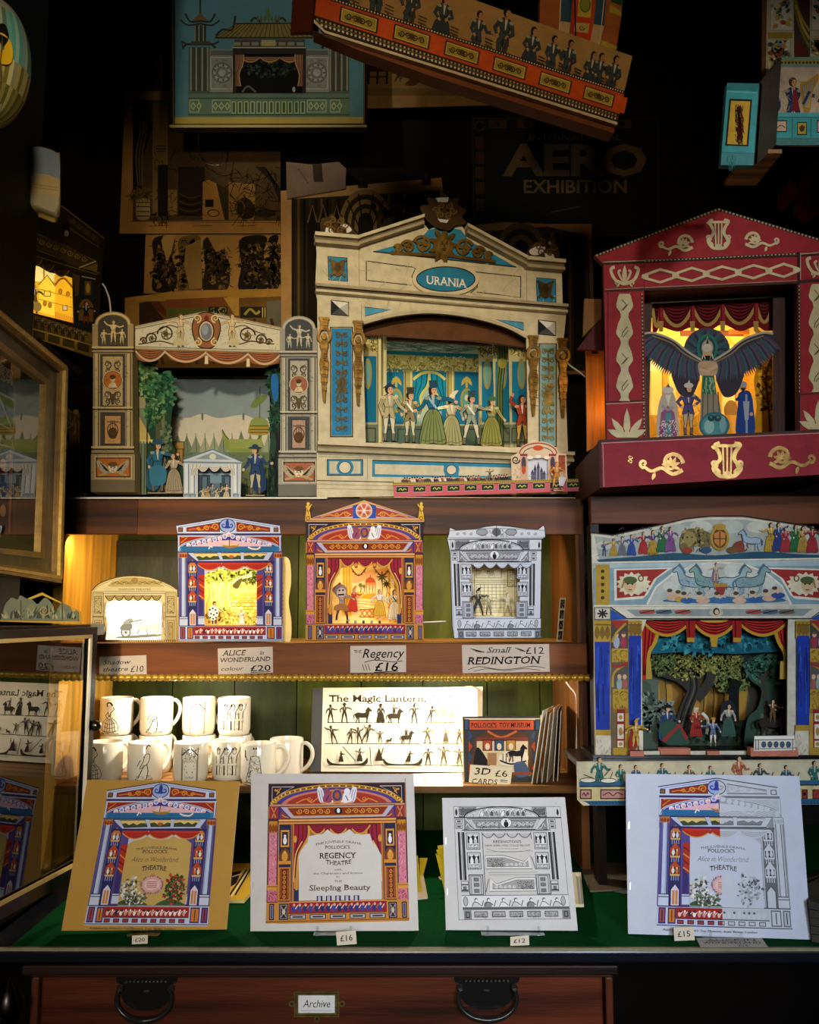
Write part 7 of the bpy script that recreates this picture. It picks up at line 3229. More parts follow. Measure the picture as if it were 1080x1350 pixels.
m.v+=[(a[0],.001,a[2]),(b[0],.001,b[2]),(b[0],.16,b[2]),(a[0],.16,a[2]),(a[0],.001,a[2]-.006),(b[0],.001,b[2]-.006),(b[0],.16,b[2]-.006),(a[0],.16,a[2]-.006)]
for f in ((0,1,2,3),(4,7,6,5),(0,4,5,1),(2,6,7,3),(0,3,7,4),(1,5,6,2)):
 m.face(list(f),'6a4418')
m.build('stage_floor',t)
# outer side: lamp slot; the orange glow is partly put into the board's colour
Msd=pm(pl.back(.10),750,260,.30556)
m=MB(Msd,'wood_upright')
m.slab([(74,652),(168,660),(168,1050),(80,1096)],'e0821c',.008)
m.build('side_board',t)
m=MB(mat='metal')
a=Msd(112,668)
m.box(a[0]-.006,a[0]+.006,a[1]-.003,a[1]-.001,a[2]-.004,a[2]+.003,'2a2420')
m.build('hook',t)
m=MB(pm(pl.back(.05),750,260,.30556),'painted_board')
m.slab([(140,520),(160,530),(160,660),(36,655)],'4a1418',.01)
m.slab([(68,437),(142,440),(142,520),(62,600)],'7a5228',.01)
m.build('side_eave',t)
w=pl.o+pl.u*(Msd(130,900)[0]-.012)-pl.n*.065+pl.v*Msd(130,900)[2]
lamp_side=point('theatre_light',w+Vector((.018,-.02,-.01)),.16,(1.0,.55,.16),.008)
w=pl.o-pl.n*.085+pl.v*(M(645,470)[2])
area('theatre_light',w+Vector((0,.012,.0)),w+Vector((0,.06,-.12)),.5,(1.0,.62,.22),.2,.012)

Mf=pm(pl.back(.045),750,260,.30556)
GR='cut out figures on the red theatre stage'

def fn(m):
 fe,f2,f3='37323f','4c4658','2a5656'
 m.ell(596,660,100,96,f2,28)
 for i in range(26):
  a=150+i*240/25
  m.leaf(596+30*math.cos(R(a)),670+30*math.sin(R(a)),72,a,20,[fe,'3c5c6c',f3][i%3])
 for d in (-1,1):
  X=lambda x:600+d*x
  edge=sm([(X(30),700),(X(90),660),(X(150),612),(X(232),582),(X(285),590),(X(276),640),(X(225),680),(X(170),720),(X(150),790),(X(120),850),(X(70),860),(X(40),800)],5)
  m.poly(edge,fe)
  rn=random.Random(7)
  for i in range(34):
   f=i/33
   x0,y0=X(40+210*(1-f)*.9+10),700-110*(1-f)*.95
   m.leaf(x0,y0,70+60*(1-abs(f-.5)),(90-d*(52-60*f)) ,17,[f2,'544a62',fe,'47566a',f3][i%5])
  m.line(sm([(X(26),704),(X(90),664),(X(150),616),(X(232),586),(X(282),590)],5),9,'b8b0a0')
  m.line(sm([(X(30),714),(X(100),676),(X(160),628),(X(240),598)],5),6,'8a7c58')
 for rr,c in ((60,'2c7468'),(46,'1c4a50'),(34,'a8a080')):
  m.ell(598,650,rr*.75,rr,c,20)
 m.poly([(572,700),(598,598),(626,700)],'2a2418')
 m.line([(575,698),(598,602),(623,698)],5,'c8bc94')
 m.ell(598,672,20,30,'c8a884',14)
 m.ell(598,650,22,18,'c8c4b0',14)
 m.poly([(586,684),(612,684),(600,724)],'1e1814')
 m.poly(sm([(560,716),(600,706),(640,716),(636,765),(600,774),(566,766)],4,True),'c4a482')
 m.line([(562,730),(600,752),(640,742)],13,'b8946e')
 m.line([(640,728),(600,752),(564,742)],13,'d0b090')
 m.poly([(576,770),(628,770),(640,870),(570,870)],'2c6c4c')
 m.hatch(578,775,632,865,40,'9ab894',4,3,ang=90,ln=24)
 m.poly([(570,850),(644,850),(668,990),(566,990)],'8c8470')
 for x in (580,600,622,644):
  m.line([(x,840),(x+(x-606)*.2,985)],5,'5a5444')
 m.ell(628,985,66,58,'2c6a72',28)
 m.ell(628,985,56,48,'4a8a8c',26)
 m.ell(606,990,22,30,'8ab4b0',16)
 m.ell(664,980,14,36,'76a0a0',14)
 m.line(sm([(600,948),(616,960),(628,946),(642,962),(656,950)],4),9,'1c3c44')
 m.ring(614,954,12,12,5,'1c3c44',14)
 m.ring(642,954,12,12,5,'1c3c44',14)

cutout(pl,Mf,'paper_figure','winged blue-feathered paper genie standing on a teal globe','paper figure',fn,628,1040,GR)

def fn(m):
 m.poly(sm([(392,1038),(380,980),(392,880),(428,822),(462,870),(474,980),(468,1036)],4,True),'b8ac98')
 m.poly([(388,1036),(398,930),(428,900),(456,930),(468,1036)],'8c5478')
 m.poly([(412,1036),(420,930),(442,930),(448,1036)],'4a8a94')
 m.hatch(392,960,466,1034,60,'d8ccc4',4,3,ln=14)
 m.hatch(392,960,466,1034,40,'7a1c48',4,6,ln=12)
 m.ell(428,848,16,20,'c8a888',12)
 m.poly([(416,852),(442,852),(430,900)],'d8d4c8')
 m.ell(428,830,26,16,'d4ccbc',14)
 m.poly([(420,820),(438,820),(430,800)],'8c4a5c')
 m.line([(402,900),(428,918),(452,904)],12,'9a90a0')

cutout(pl,Mf,'paper_figure','bearded paper sultan in a pale robe with purple skirts, leftmost on the red stage','paper figure',fn,428,1038,GR)
cutout(pl,Mf,'paper_figure','paper servant in a violet tunic and white turban beside the sultan','paper figure',lambda m:m.person(516,1030,222,'4c4a7c','b8a68c',hat='c8c0b0',hatkind='turban',arms=((-40,40),(50,-50)),stride=.3),516,1030,GR)

def fn(m):
 m.poly(sm([(724,1026),(730,900),(735,845),(780,838),(796,900),(800,1024)],4,True),'1c3c80')
 m.line([(766,850),(768,1020)],9,'8c94b4')
 m.poly([(752,880),(780,880),(776,960),(760,962)],'9aa4b0')
 m.ell(752,818,16,20,'b89878',12)
 m.ell(750,806,19,13,'9aa0a4',12)
 m.poly([(742,822),(764,822),(752,846)],'2a221c')
 m.line([(738,860),(722,876),(750,850)],12,'22468c')
 m.line([(788,870),(792,930)],12,'22468c')
 m.ell(788,936,8,8,'c0a080',8)

cutout(pl,Mf,'paper_figure','paper man in a long blue robe, rightmost on the red stage','paper figure',fn,762,1024,GR)

# ================================================================== blue columned theatre on the black ledge
q=at(947,1000,1.585)
pl=Plane((q.x,1.585,ZL),(1,.0,0),(0,.0,1))
t=thing('toy_theatre','old theatre with bright blue columns, red swags and a great oak scene','toy theatre',pl)
FLOOR[t.name]=.0006
M=pm(pl,750,660,.31103)
CX=633
cr,k,lb,yl,bl,rd='c9c4b0','241c18','7f9ca4','ad8c2e','17369a','9a2c24'
m=MB(M,'painted_board')
TOP=[(95,136),(185,146),(400,100),(500,76),(600,66),(740,66),(860,84),(1000,106),(1090,140),(1176,134)]
OUT=TOP+[(1170,500),(1160,1078),(112,1082),(104,500)]
HOLE=[(312,1062),(310,560),(330,505),(930,500),(928,560),(926,1060)]
m.slab(OUT,cr,.005,holes=[HOLE],edge='9a8c70')
# parade frieze
m.poly([(108,150),(186,160),(400,114),(500,90),(600,80),(740,80),(860,98),(1000,120),(1085,154),(1164,148),(1164,236),(700,246),(130,258)],'9aa29a')
for i,(x,y,r) in enumerate(((150,190,26),(230,170,34),(330,150,36),(470,130,40),(560,110,36),(690,110,40),(800,112,36),(900,130,34),(1000,150,36))):
 m.ell(x,y,r*1.3,r*.7,['b8bcae','a8b0a8'][i%2],16)
m.poly(sm([(118,250),(300,236),(450,222),(620,232),(800,216),(1000,228),(1164,232)],5)+[(1164,240),(700,250),(130,262)],'1f4c62')
FR=[(150,236,64,'2a3c7c',None),(190,236,76,'b0923c','a88c34'),(226,234,82,'6a6a76','6a6a76'),(266,234,90,'2c4a96','2c4a96'),(316,228,96,'a8282c','a8282c'),(356,230,104,'3c3470','b08c2c'),
      (396,220,112,'22643c','22643c'),(430,218,106,'7a4a86','7a4a86'),(856,218,124,'b8942c','b8942c'),(888,216,122,'243a7c','243a7c'),(918,220,108,'a02a30','a02a30'),(960,220,118,'1f6a38','1f6a38'),(990,220,110,'b08c40','b08c40'),(1030,222,114,'a02430','a02430')]
for (x,y,h_,c,s_) in FR:
 m.person(x,y,h_,c,c,skirt=s_,out=k,arms=((-60,-110),(70,30)) if x%3 else ((-20,40),(100,140)))
for p,c in ((sm([(470,200),(478,140),(520,118),(580,130),(604,150),(590,210),(540,190),(500,215)],4,True),'6a6038'),(sm([(690,215),(700,180),(740,170),(760,200),(740,218)],4,True),'7a3a28')):
 m.poly(p,c)
m.foliage(520,150,44,34,70,['857848','5a5230','9c8c58'],22,4)
m.hatch(480,130,596,212,40,k,3,3,ln=18)
m.ell(510,160,26,30,'8a7c48',14)
m.dots([(500,156),(520,156)],4,k)
m.horse(770,212,84,'8fa6b8',out=k,d=-1,mane='4a6a8c',rear=1)
m.ell(638,160,40,52,'a8842c')
m.ell(638,160,30,42,'4a3a24')
m.poly([(614,140),(638,128),(662,140),(660,178),(638,200),(616,178)],'b87a3c')
m.line([(638,130),(638,198)],4,k)
m.line([(614,162),(662,162)],4,k)
m.ell(638,112,26,14,'a8842c')
for p in ((500,212),(580,210),(690,210)):
 m.ell(p[0],p[1],24,14,['6a4a2c','2c4a6c','8a3a24'][p[0]%3],12)
m.hatch(130,110,460,236,50,'4a4a44',2.2,3,ln=14)
m.hatch(840,120,1150,232,50,'4a4a44',2.2,4,ln=14)
m.line([(112,264),(700,252),(1164,244)],6,'e0dac4')
m.line(TOP,5,k)
# lower frieze
m.rect(104,270,1164,446,lb)
m.poly([(104,268),(1164,252),(1164,274),(104,286)],'a8bcbc')
for s_ in (0,1):
 X=(lambda x:x) if not s_ else (lambda x:2*CX-x)
 P=lambda q_:[(X(a),b) for a,b in q_]
 rc_=lambda x0,y0,x1,y1,c:m.rect(min(X(x0),X(x1)),y0,max(X(x0),X(x1)),y1,c)
 rc_(112,272,172,442,yl)
 m.dots(P([(142,300+i*28) for i in range(5)]),8,'3a2c14',8)
 p=[(190,290),(440,284),(372,330),(330,400),(310,416),(192,424)]
 m.poly(P(p),'ddd8c8')
 m.poly(P([(200,296),(418,290),(360,332),(318,404),(202,414)]),rd)
 sun=[]
 for i in range(28):
  a=i*2*math.pi/28
  rr=1.0 if i%2 else .78
  sun.append((X(264+66*rr*math.cos(a)+(18 if math.cos(a)>.6 else 0)),354+52*rr*math.sin(a)))
 m.poly(sun,'d8cfae')
 m.ell(X(258),358,26,34,'cfae84')
 m.ell(X(258),338,30,16,'4c5c2c')
 m.dots(P([(248,354),(268,354)]),4,k)
 m.line(P([(250,378),(266,378)]),4,'7a2c1c')
 m.line(P([(232,340),(224,370)]),8,'a87c2c')
 m.ring(X(304),330,10,12,5,'6a3a1c',12)
m.poly([(330,440),(368,366),(440,308),(540,272),(640,262),(740,270),(830,304),(900,362),(940,440)],'b3b8ae')
m.line([(330,440),(368,366),(440,308),(540,272),(640,262),(740,270),(830,304),(900,362),(940,440)],8,'dcd8c8')
for (x,y,r) in ((470,330,30),(540,300,34),(600,290,30),(700,296,34),(770,320,30),(840,350,26),(430,366,24)):
 m.ell(x,y,r*1.3,r,'c4c8be',14)
m.poly(sm([(400,428),(470,410),(560,420),(640,404),(740,414),(850,404),(910,428),(640,436)],4,True),'34688c')
for (x,d,c) in ((520,-1,'8fa8b0'),(590,-1,'7a9c98'),(690,1,'9ab0b4'),(770,1,'7f9ca0')):
 m.horse(x,412,132,c,out=k,d=d,mane='4a6a80',rear=1)
 m.hatch(x-50,330,x+50,400,22,'3c5468',2.5,x,ln=16)
m.person(622,356,92,'b4a68c','c0b090',skin='cfae8c',arms=((-60,-80),(70,130)),out=k,cape='8c6a8c')
m.rect(612,350,668,366,'a8802c')
m.poly([(618,366),(662,366),(654,400),(626,400)],'96302c')
for (x,y,c) in ((440,412,'c8a488'),(476,418,'b8932c'),(500,424,'2c5c94'),(566,424,'c8a488'),(640,424,'3a6a9c'),(720,424,'cfae94'),(790,420,'2c5c94'),(846,414,'c8a488'),(884,402,'2c4a8c')):
 m.ell(x,y,30,13,c,12)
 m.ell(x-14,y-24,11,13,'cfae90',10)
 m.ell(x-15,y-31,12,8,'4a3a24',10)
 m.line([(x-6,y-10),(x+22,y-26)],8,'cfae90')
m.line([(104,446),(1164,442)],6,'d8d2bc')
# sloping soffit
m.poly([(176,450),(1090,446),(1020,500),(246,500)],'cdc8b4')
m.line([(176,452),(246,500),(1020,500),(1090,448)],4,k)
m.poly([(240,462),(1030,458),(990,488),(282,490)],'8a9490')
for x in (330,400,480,780,850,920):
 m.ell(x,472,36,10,['9c4a3c','4a5c6c','6a5a48'][x%3],12)
 m.line([(x-30,478),(x+30,464)],4,k)
m.ell(622,474,30,18,'b8b4a0')
m.ell(622,470,14,16,k,12)
m.ell(624,472,9,11,'cfae90',10)
# columns and boxes
for s_ in (0,1):
 X=(lambda x:x) if not s_ else (lambda x:2*CX-x)
 P=lambda q_:[(X(a),b) for a,b in q_]
 rc_=lambda x0,y0,x1,y1,c:m.rect(min(X(x0),X(x1)),y0,max(X(x0),X(x1)),y1,c)
 rc_(106,452,176,506,'c4bca8')
 m.frame(min(X(106),X(176)),452,max(X(106),X(176)),506,4,'6a6258')
 for a in range(0,180,45):
  m.line([(X(141)+22*math.cos(R(a)),479+20*math.sin(R(a))),(X(141)-22*math.cos(R(a)),479-20*math.sin(R(a)))],7,'2a2622')
 m.poly(P([(176,460),(246,502),(176,506)]),'1f4a9c')
 for (x0,x1,yb) in ((108,172,970),(252,304,950)):
  rc_(x0-4,508,x1+4,598 if x0<200 else 584,yl)
  for i in range(3):
   m.leaf(X(x0+10+i*(x1-x0-20)/2),590 if x0<200 else 576,62,-90,24,'7a5c1c')
  m.line(P([(x0-4,526),(x1+4,526)]),5,'6a4c18')
  rc_(x0,598 if x0<200 else 572,x1,yb,bl)
  rn=random.Random(x0)
  for i in range(16):
   xx=rn.uniform(x0+4,x1-4)
   ya=rn.uniform(610,yb-150)
   m.line(P([(xx,ya),(xx+rn.uniform(-4,4),ya+rn.uniform(60,150))]),rn.uniform(3,7),rn.choice(['234cb4','10277c','2c58bc','0e2068']))
  rc_(x0-2,yb,x1+6,yb+24,yl)
  rc_(x0+2,yb+24,x1+8,1080,'cfc6b0')
  m.hatch(min(X(x0+8),X(x1)),yb+40,max(X(x0+8),X(x1)),1070,10,'9a8c78',3,2,ln=24)
 rc_(176,506,250,1078,'6a5a40')
 rc_(178,510,248,626,'4a4038')
 for (x,y,h_,c) in ((200,622,70,'9aa4b8'),(230,622,70,'9a3444')):
  m.ell(X(x),y-22,14,26,c,10)
  m.ell(X(x),y-54,9,11,'cfae90',10)
  m.ell(X(x),y-62,9,7,'6a4a2c',10)
 m.poly(P(sm([(178,508),(200,540),(235,530),(250,508)],4)),rd)
 m.line(P(sm([(180,600),(200,560),(240,520)],4)),9,yl)
 rc_(180,626,248,684,yl)
 m.hatch(min(X(184),X(244)),632,max(X(184),X(244)),680,20,'6a5018',3,3,ln=20)
 rc_(180,684,248,798,'57524c')
 for (x,c) in ((212,'8aa0a0'),(234,'9c5a4c')):
  m.ell(X(x),776,12,26,c,10)
  m.ell(X(x),746,9,11,'cfae90',10)
 m.line(P(sm([(184,790),(190,730),(240,690)],4)),10,yl)
 m.line(P(sm([(180,700),(210,702),(248,686)],4)),12,rd)
 rc_(184,798,248,880,yl)
 m.hatch(min(X(190),X(244)),804,max(X(190),X(244)),876,24,'6a5018',3,3,ln=20)
 rc_(186,880,252,898,'8a6a24')
 rc_(200,884,236,1046,'8a1c20')
 for (ya,yb) in ((900,934),(946,1008),(1016,1044)):
  rc_(204,ya,230,yb,'d8cfb8')
  m.ell(X(217),(ya+yb)/2,8,(yb-ya)*.3,'a8803c',10)
 rc_(236,900,252,1046,'b08c34')
 rc_(186,1046,252,1080,yl)
 m.line(P([(104,508),(112,1080)]),4,'a09884')
m.build('proscenium',t)
# curtain in relief
m=MB(pm(pl.back(.018),750,660,.31103),'printed_paper')
cu,cd,fg='aa2a24','54100e','b08a2c'
m.rect(308,494,932,512,cu)
m.solid=.0006
for s_ in (0,1):
 X=(lambda x:x) if not s_ else (lambda x:2*CX-10-x)
 P=lambda q_:[(X(a),b) for a,b in q_]
 m.poly(P([(310,500),(390,500),(380,560),(362,600),(345,640),(336,700),(326,760),(312,760)]),cu)
 for t_ in (.25,.55,.8):
  m.line(P([(310+70*t_,505),(310+52*t_,600),(312+18*t_,740)]),6,cd)
 m.line(P(sm([(390,520),(366,600),(340,650),(334,755)],4)),15,fg)
m.solid=0
m.base=.0015
for (a,b,d) in ((310,520,62),(520,712,66),(712,930,62)):
 m.swag(a,b,502,d,'b22e26',cd,fg,top=4,folds=5)
for x in (516,712):
 m.solid=.0006
 m.poly([(x-22,500),(x+22,500),(x+16,600),(x-16,600)],'92221e')
 m.solid=0
 m.line([(x-8,505),(x-6,596)],6,cd)
 m.line([(x-16,590),(x+16,590)],18,fg)
m.solid=.0006
for x in (338,905):
 m.poly([(x-10,680),(x+10,680),(x+14,756),(x-12,756)],'a88a3c')
m.poly([(596,570),(632,570),(626,620),(604,620)],fg)
m.ell(615,506,60,10,'c8a844')
m.build('curtain',t)
m=MB(pm(pl.back(.05),750,660,.31103),'printed_paper')
m.slab([(345,560),(900,560),(890,640),(700,650),(500,640),(350,650)],'1c5a6a',.001)
m.foliage(620,605,270,36,180,['2c7480','164654','3c8c90'],24,5)
m.build('border_cloth',t)
# back scene: oak
m=MB(pm(pl.back(.13),750,660,.31103),'printed_paper')
m.slab([(290,540),(960,540),(960,1080),(290,1080)],'59665a',.001)
m.rect(290,540,960,640,'4c6a70')
m.poly([(380,780),(760,760),(760,960),(380,960)],'a88238')
for (x,w) in ((396,30),(452,36),(470,22),(596,34),(640,30),(560,20)):
 m.line(sm([(x,760),(x+6,840),(x-4,940)],4),w,'8a6a34')
 m.line(sm([(x+w*.4,760),(x+6+w*.4,840),(x-4+w*.4,940)],4),5,'4a3818')
m.poly([(290,930),(960,930),(960,1080),(290,1080)],'3c4a3c')
m.foliage(370,900,70,60,140,['6f7c74','4c5a50','8a9488'],30,3)
m.foliage(350,1000,60,60,100,['3c4c40','5a6858','2c3a30'],30,6)
m.foliage(640,990,140,30,120,['2c4038','4c6048','1c2c24'],26,8)
m.poly(sm([(756,830),(790,800),(820,860),(826,1000),(756,1000)],4,True),'6c6a60')
m.build('backdrop',t)
m=MB(pm(pl.back(.09),750,660,.31103),'printed_paper')
m.solid=.0008
tk,t2='383632','5c5a50'
m.line(sm([(470,985),(500,880),(530,800),(524,740),(500,700)],5),[64,62,60,58,56,54,52,52,50,50,48,48,48,46,46,44,44,44,40,40,38],tk)
m.line(sm([(540,840),(590,780),(600,720),(570,650)],5),[48-i*1.6 for i in range(16)],tk)
m.line(sm([(590,780),(640,740),(700,725),(760,740)],5),[40-i*1.8 for i in range(16)],tk)
m.line(sm([(520,800),(470,760),(420,745),(365,730)],5),[36-i*1.7 for i in range(16)],tk)
m.line(sm([(420,745),(390,700),(400,660)],5),[20-i for i in range(11)],tk)
m.line(sm([(600,720),(640,680),(650,650)],5),[22-i for i in range(11)],tk)
m.solid=0
m.base=.0015
m.foliage(500,690,96,60,900,['8c8440','6a7038','a8a058','4c5830'],16,3)
m.foliage(650,684,84,46,620,['7a7a3c','5a6434','98944c'],15,4)
m.foliage(400,690,50,44,300,['4c5c38','6a7844','3c4c30'],15,5)
m.foliage(690,770,74,40,420,['6a7440','848a4c','3c4c2c'],15,6)
for d in (-14,0,12):
 m.line(sm([(470+d,985),(500+d,880),(530+d,800),(524+d,740),(502+d,705)],5),5,['1f1e1c',t2,'1a1918'][(d+14)//13 if d<12 else 2])
m.build('great_oak',t)
m=MB(pm(pl.back(.07),750,660,.31103),'printed_paper')
m.slab(sm([(750,700),(790,660),(880,650),(935,680),(940,760),(900,780),(870,800),(880,1000),(935,1070),(760,1075),(756,930),(800,880),(816,800),(770,760)],4,True),'32483c',.001)
m.foliage(836,712,88,54,560,['2c5a48','1c4034','4c7460','38604c'],16,7)
m.line(sm([(842,1000),(836,880),(826,770),(850,720)],4),22,'3c3a30')
m.line(sm([(830,780),(800,730)],3),10,'3c3a30')
m.foliage(870,960,50,60,90,['3c4c3c','5a5f50','26362c'],28,8)
m.line([(700,940),(700,800),(716,760)],44,'161a18')
m.build('wing',t)
m=MB(pm(pl.back(.06),750,660,.31103),'printed_paper')
m.slab(sm([(310,800),(345,780),(356,860),(370,930),(380,1020),(360,1070),(308,1070)],4,True),'46544a',.001)
m.foliage(336,900,26,80,120,['5c6c60','34423a','78867a'],24,9)
m.build('wing',t)
a,b=M(100,1076),M(1170,1076)
MB(mat='black_lacquer').box(a[0],b[0],-.006,.105,.0006,.006,'15120f').build('stage_floor',t)
FLOOR.clear()
GB2='cut out figures on the oak scene stage'
for (x,y,dpt,fn_,lab) in (
  (284,1064,-.02,lambda m:m.person(284,1062,128,'b08a2c','c8a04c',hat='b08a3c',hatkind='plume',cape='962420',arms=((-70,-30),(85,70)),stride=.5),'paper warrior in gold and red cloak outside the left blue columns'),
  (445,1038,.03,lambda m:(m.person(418,1030,160,'22406a','9c2c2c',hair='15100e',hat='1a1614',hatkind='brim',arms=((-20,40),(40,60)),cape='1c4a6c',stride=.8),m.poly(sm([(388,950),(440,930),(500,1000),(505,1030),(420,1034),(395,1000)],4,True),'2c4a3c'),m.line([(400,1020),(470,950),(500,1010)],16,'8c2a28')),'reclining paper figure in blue, green and red under the great oak'),
  (540,1004,.05,lambda m:(m.person(540,1002,122,'a02c24','a02c24',skirt='962a24',hair='c8bca4',hat='c8c0ac',hatkind='cap',arms=((-40,30),(50,-20))),m.line(sm([(566,900),(590,930),(585,990)],4),12,'cfcabc')),'paper figure in a red gown with a pale head-dress beneath the oak'),
  (612,1048,.02,lambda m:m.person(612,1046,124,'5c6c8c','cfc8b8',hat='b0883c',hatkind='cap',arms=((-70,-90),(40,20)),stride=.5),'small paper child in a grey-blue tunic at the front of the oak scene'),
  (676,1004,.05,lambda m:(m.ell(676,900,34,54,'1c1f24'),m.person(678,1002,140,'a09888','3c5a4c',skirt='35564a',hair='15140f',arms=((-40,-10),(30,10)))),'paper lady with black hair and a green skirt, right of the oak trunk'),
  (880,1000,.045,lambda m:m.horse(868,1000,120,'2c221c',d=1,mane='15100c',rider='6a4a2c'),'dark paper horse with a crouching rider by the right trees')):
 MM=pm(pl.back(dpt),750,660,.31103)
 cutout(pl,MM,'paper_figure',lab,'paper figure',fn_,x,y,GB2,foot=False)
for (x0,y0,x1,y1,dpt,lab,rail) in ((258,1060,316,1082,-.02,'short pink wooden foot under the gold paper warrior',0),(386,1034,512,1060,.0,'long pink wooden foot under the reclining figure',0),(584,1046,636,1062,-.005,'small pink wooden foot under the paper child',0),(768,1046,968,1082,-.02,'large pink wooden block carrying a white balustrade',1)):
 MM=pm(pl.back(dpt),750,660,.31103)
 a,b=MM(x0,y1),MM(x1,y0)
 z0=.0065
 hz=max(.004,b[2]-a[2])
 o=Plane(pl.o+pl.u*a[0]-pl.n*dpt+pl.v*z0,pl.u,pl.v)
 t3=MB(mat='painted_board').box(0,b[0]-a[0],-.004,.012,0,hz,'b8735c')
 t3=single(t3,'wooden_foot',lab,'figure stand',o,'pink feet of the stage figures',)
 if rail:
  m=MB(lm(0,0,1))
  w_=b[0]-a[0]
  sl=pm(pl.back(dpt),750,660,.31103)
  Mr=lambda u,v,c=0.0:(sl(u,v)[0]-a[0],-.005-c,sl(u,v)[2]-z0)
  m=MB(Mr,'printed_card')
  m.slab([(780,1060),(782,996),(952,994),(956,1056)],'d0ccc0',.001)
  m.rect(784,998,950,1010,'e8e4d8')
  m.line([(782,1012),(952,1010)],3,k)
  for i in range(5):
   m.ell(822+i*26,1032,9,12,'3c5c74',12)
   m.ring(822+i*26,1032,9,12,3,k,12)
  for x in (788,800,944):
   m.line([(x,1012),(x,1056)],4,'6a6a64')
  m.line([(784,1050),(954,1046)],4,'8a867c')
  m.build('balustrade',t3)

# ---- orchestra strip hung on the front of the ledge
q=at(920,1060,1.532)
pl=Plane((q.x,1.532,q.z),(1,0,0),(0,0,1))
t=thing('musicians_board','long cream painted board of musicians in teal coats below the black ledge','painted board',pl)
M=pm(pl,750,660,.31103)
m=MB(M,'painted_board')
m.slab([(36,1108),(1100,1098),(1100,1288),(60,1292),(38,1270)],'bfb594',.006,edge='e0d8c0')
m.rect(46,1112,1100,1190,'c6bc9c')
for (x,h_,c) in ((130,116,'2c6c64'),(220,92,'2c6c64'),(284,90,'3a4a6c'),(396,96,'2c5c64'),(510,90,'6a5a3c'),(600,88,'2c6c64'),(720,120,'b0603c'),(810,96,'3a4a4c'),(920,90,'2c5c64'),(1040,104,'2c6c64')):
 m.person(x,1240,h_*1.32,c,c,out=k,arms=((-40,-10),(40,85)) if x%4 else ((-25,40),(30,95)),stride=.3)
 m.line([(x+40,1196),(x+56,1150)],4,'5a4a34')
m.poly([(44,1190),(1100,1184),(1100,1206),(44,1214)],'2a5a7c')
m.line([(44,1210),(1100,1204)],4,k)
m.poly([(44,1214),(1100,1208),(1100,1262),(44,1274)],'c8b884')
m.poly([(60,1272),(1100,1262),(1100,1286),(64,1290)],'22587a')
for x in range(70,1100,14):
 m.line([(x,1276),(x+7,1284)],4,'163a54')
for (x0,x1) in ((46,96),(132,240),(290,390),(440,560),(620,740),(800,930),(985,1010),(1030,1096)):
 m.rect(x0,1222,x1,1264,'4a2420')
 m.rect(x0+5,1227,x1-5,1259,'b88a80' if x0<900 else '94302c')
 m.line(sm([(x0+12,1248),((x0*2+x1)/3,1236),((x0+x1)/2,1250),((x0+2*x1)/3,1236),(x1-12,1246)],4),5,'6a3430')
for (x,y) in ((80,1184),(166,1186)):
 m.ell(x,y,34,10,'d8d4c0',14)
 m.ring(x,y,34,10,3,k,16)
m.line([(64,1160),(104,1176)],4,'5a4a34')
m.line([(176,1134),(150,1166)],4,'5a4a34')
m.poly([(38,1270),(60,1292),(90,1290),(70,1276)],'d8c4a0')
m.build('painted_panel',t)

# ================================================================== HANGING ABOVE: painted orchestra board
pl=vplane(620,60,1.42,6,0)
t=thing('orchestra_board','slanting orange and tan orchestra board with gold panels, hung from the ceiling','painted board',pl)
M0=qm(pl,[(424,-72),(834,74),(813,166),(413,40)],900,200)
M=M0
k,tan,org,gd='1c1410','9c7c4c','b84a1c','a08c34'
m=MB(M,'painted_board')
m.slab([(0,0),(900,0),(900,200),(30,200),(0,170)],tan,.008,edge='b08c60')
for i,x in enumerate((60,150,240,330,430,505,590,655,705,780,806,852)):
 y=152
 h_=(84,92,88,86,80,98,84,82,84,78,80,84)[i]
 m.person(x,y,h_*1.62,'34424c','34424c',skin='a87c54',hair='18120e',out=k,skirt='303c46' if i%3==0 else None,arms=(((-25,50),(30,-60)),((-15,40),(35,95)),((-30,30),(20,-50)))[i%3],stride=.3)
 if i%3==2 or i==11:
  m.ell(x+6,y-28,15,20,'8a3c1c',12)
  m.line([(x+6,y-40),(x+12,y-88)],4,'4a2410')
 if i not in (5,11):
  m.line([(x+34,y),(x+34,y-50)],4,'4a2c18')
  for q_ in range(3):
   m.line([(x+24,y-52-q_*8),(x+48,y-50-q_*8)],3.4,'4a3420')
m.poly([(0,118),(900,108),(900,170),(0,168)],org)
m.line([(0,116),(900,106)],9,k)
m.dashes((0,116),(900,106),110,4,'c8b890',.5)
m.poly([(0,166),(900,168),(900,192),(30,194),(0,176)],'2c2018')
m.dots([(8+i*11,174) for i in range(81)],3.2,'a8905c',6)
m.dots([(20+i*11,184) for i in range(80)],3.4,'c8bca0',6)
m.line([(0,179),(900,179)],2,'6a5a3c')
m.poly([(0,176),(30,194),(900,192),(900,200),(30,200),(0,184)],'c8b498')
for i in range(6):
 x=66+i*142
 y=128-i*.8
 m.rect(x-4,y-3,x+96,y+34,k)
 m.rect(x,y,x+92,y+31,gd)
 m.frame(x,y,x+92,y+31,3,'c8b050')
 m.rinceau(x+10,x+82,y+16,24,4,'3a2c10',4,False)
 m.ell(x+46,y+15,9,8,'4a3810',10)
 m.poly([(x+98,y-6),(x+138,y-6),(x+138,y+40),(x+98,y+38)],'c8501c')
m.build('front_panel',t)
m=MB(M,'painted_board')
m.base=-.008
m.slab([(0,194),(900,199),(900,214),(330,214),(120,206)],'6c3c20',.03)
m.build('lower_board',t)
pb=pl.back(.09)
m=MB(pm(pb),'painted_board')
m.slab([(389,-60),(424,-70),(420,41),(383,42)],'54200f',.01)
m.build('end_board',t)
m=MB(mat='metal')
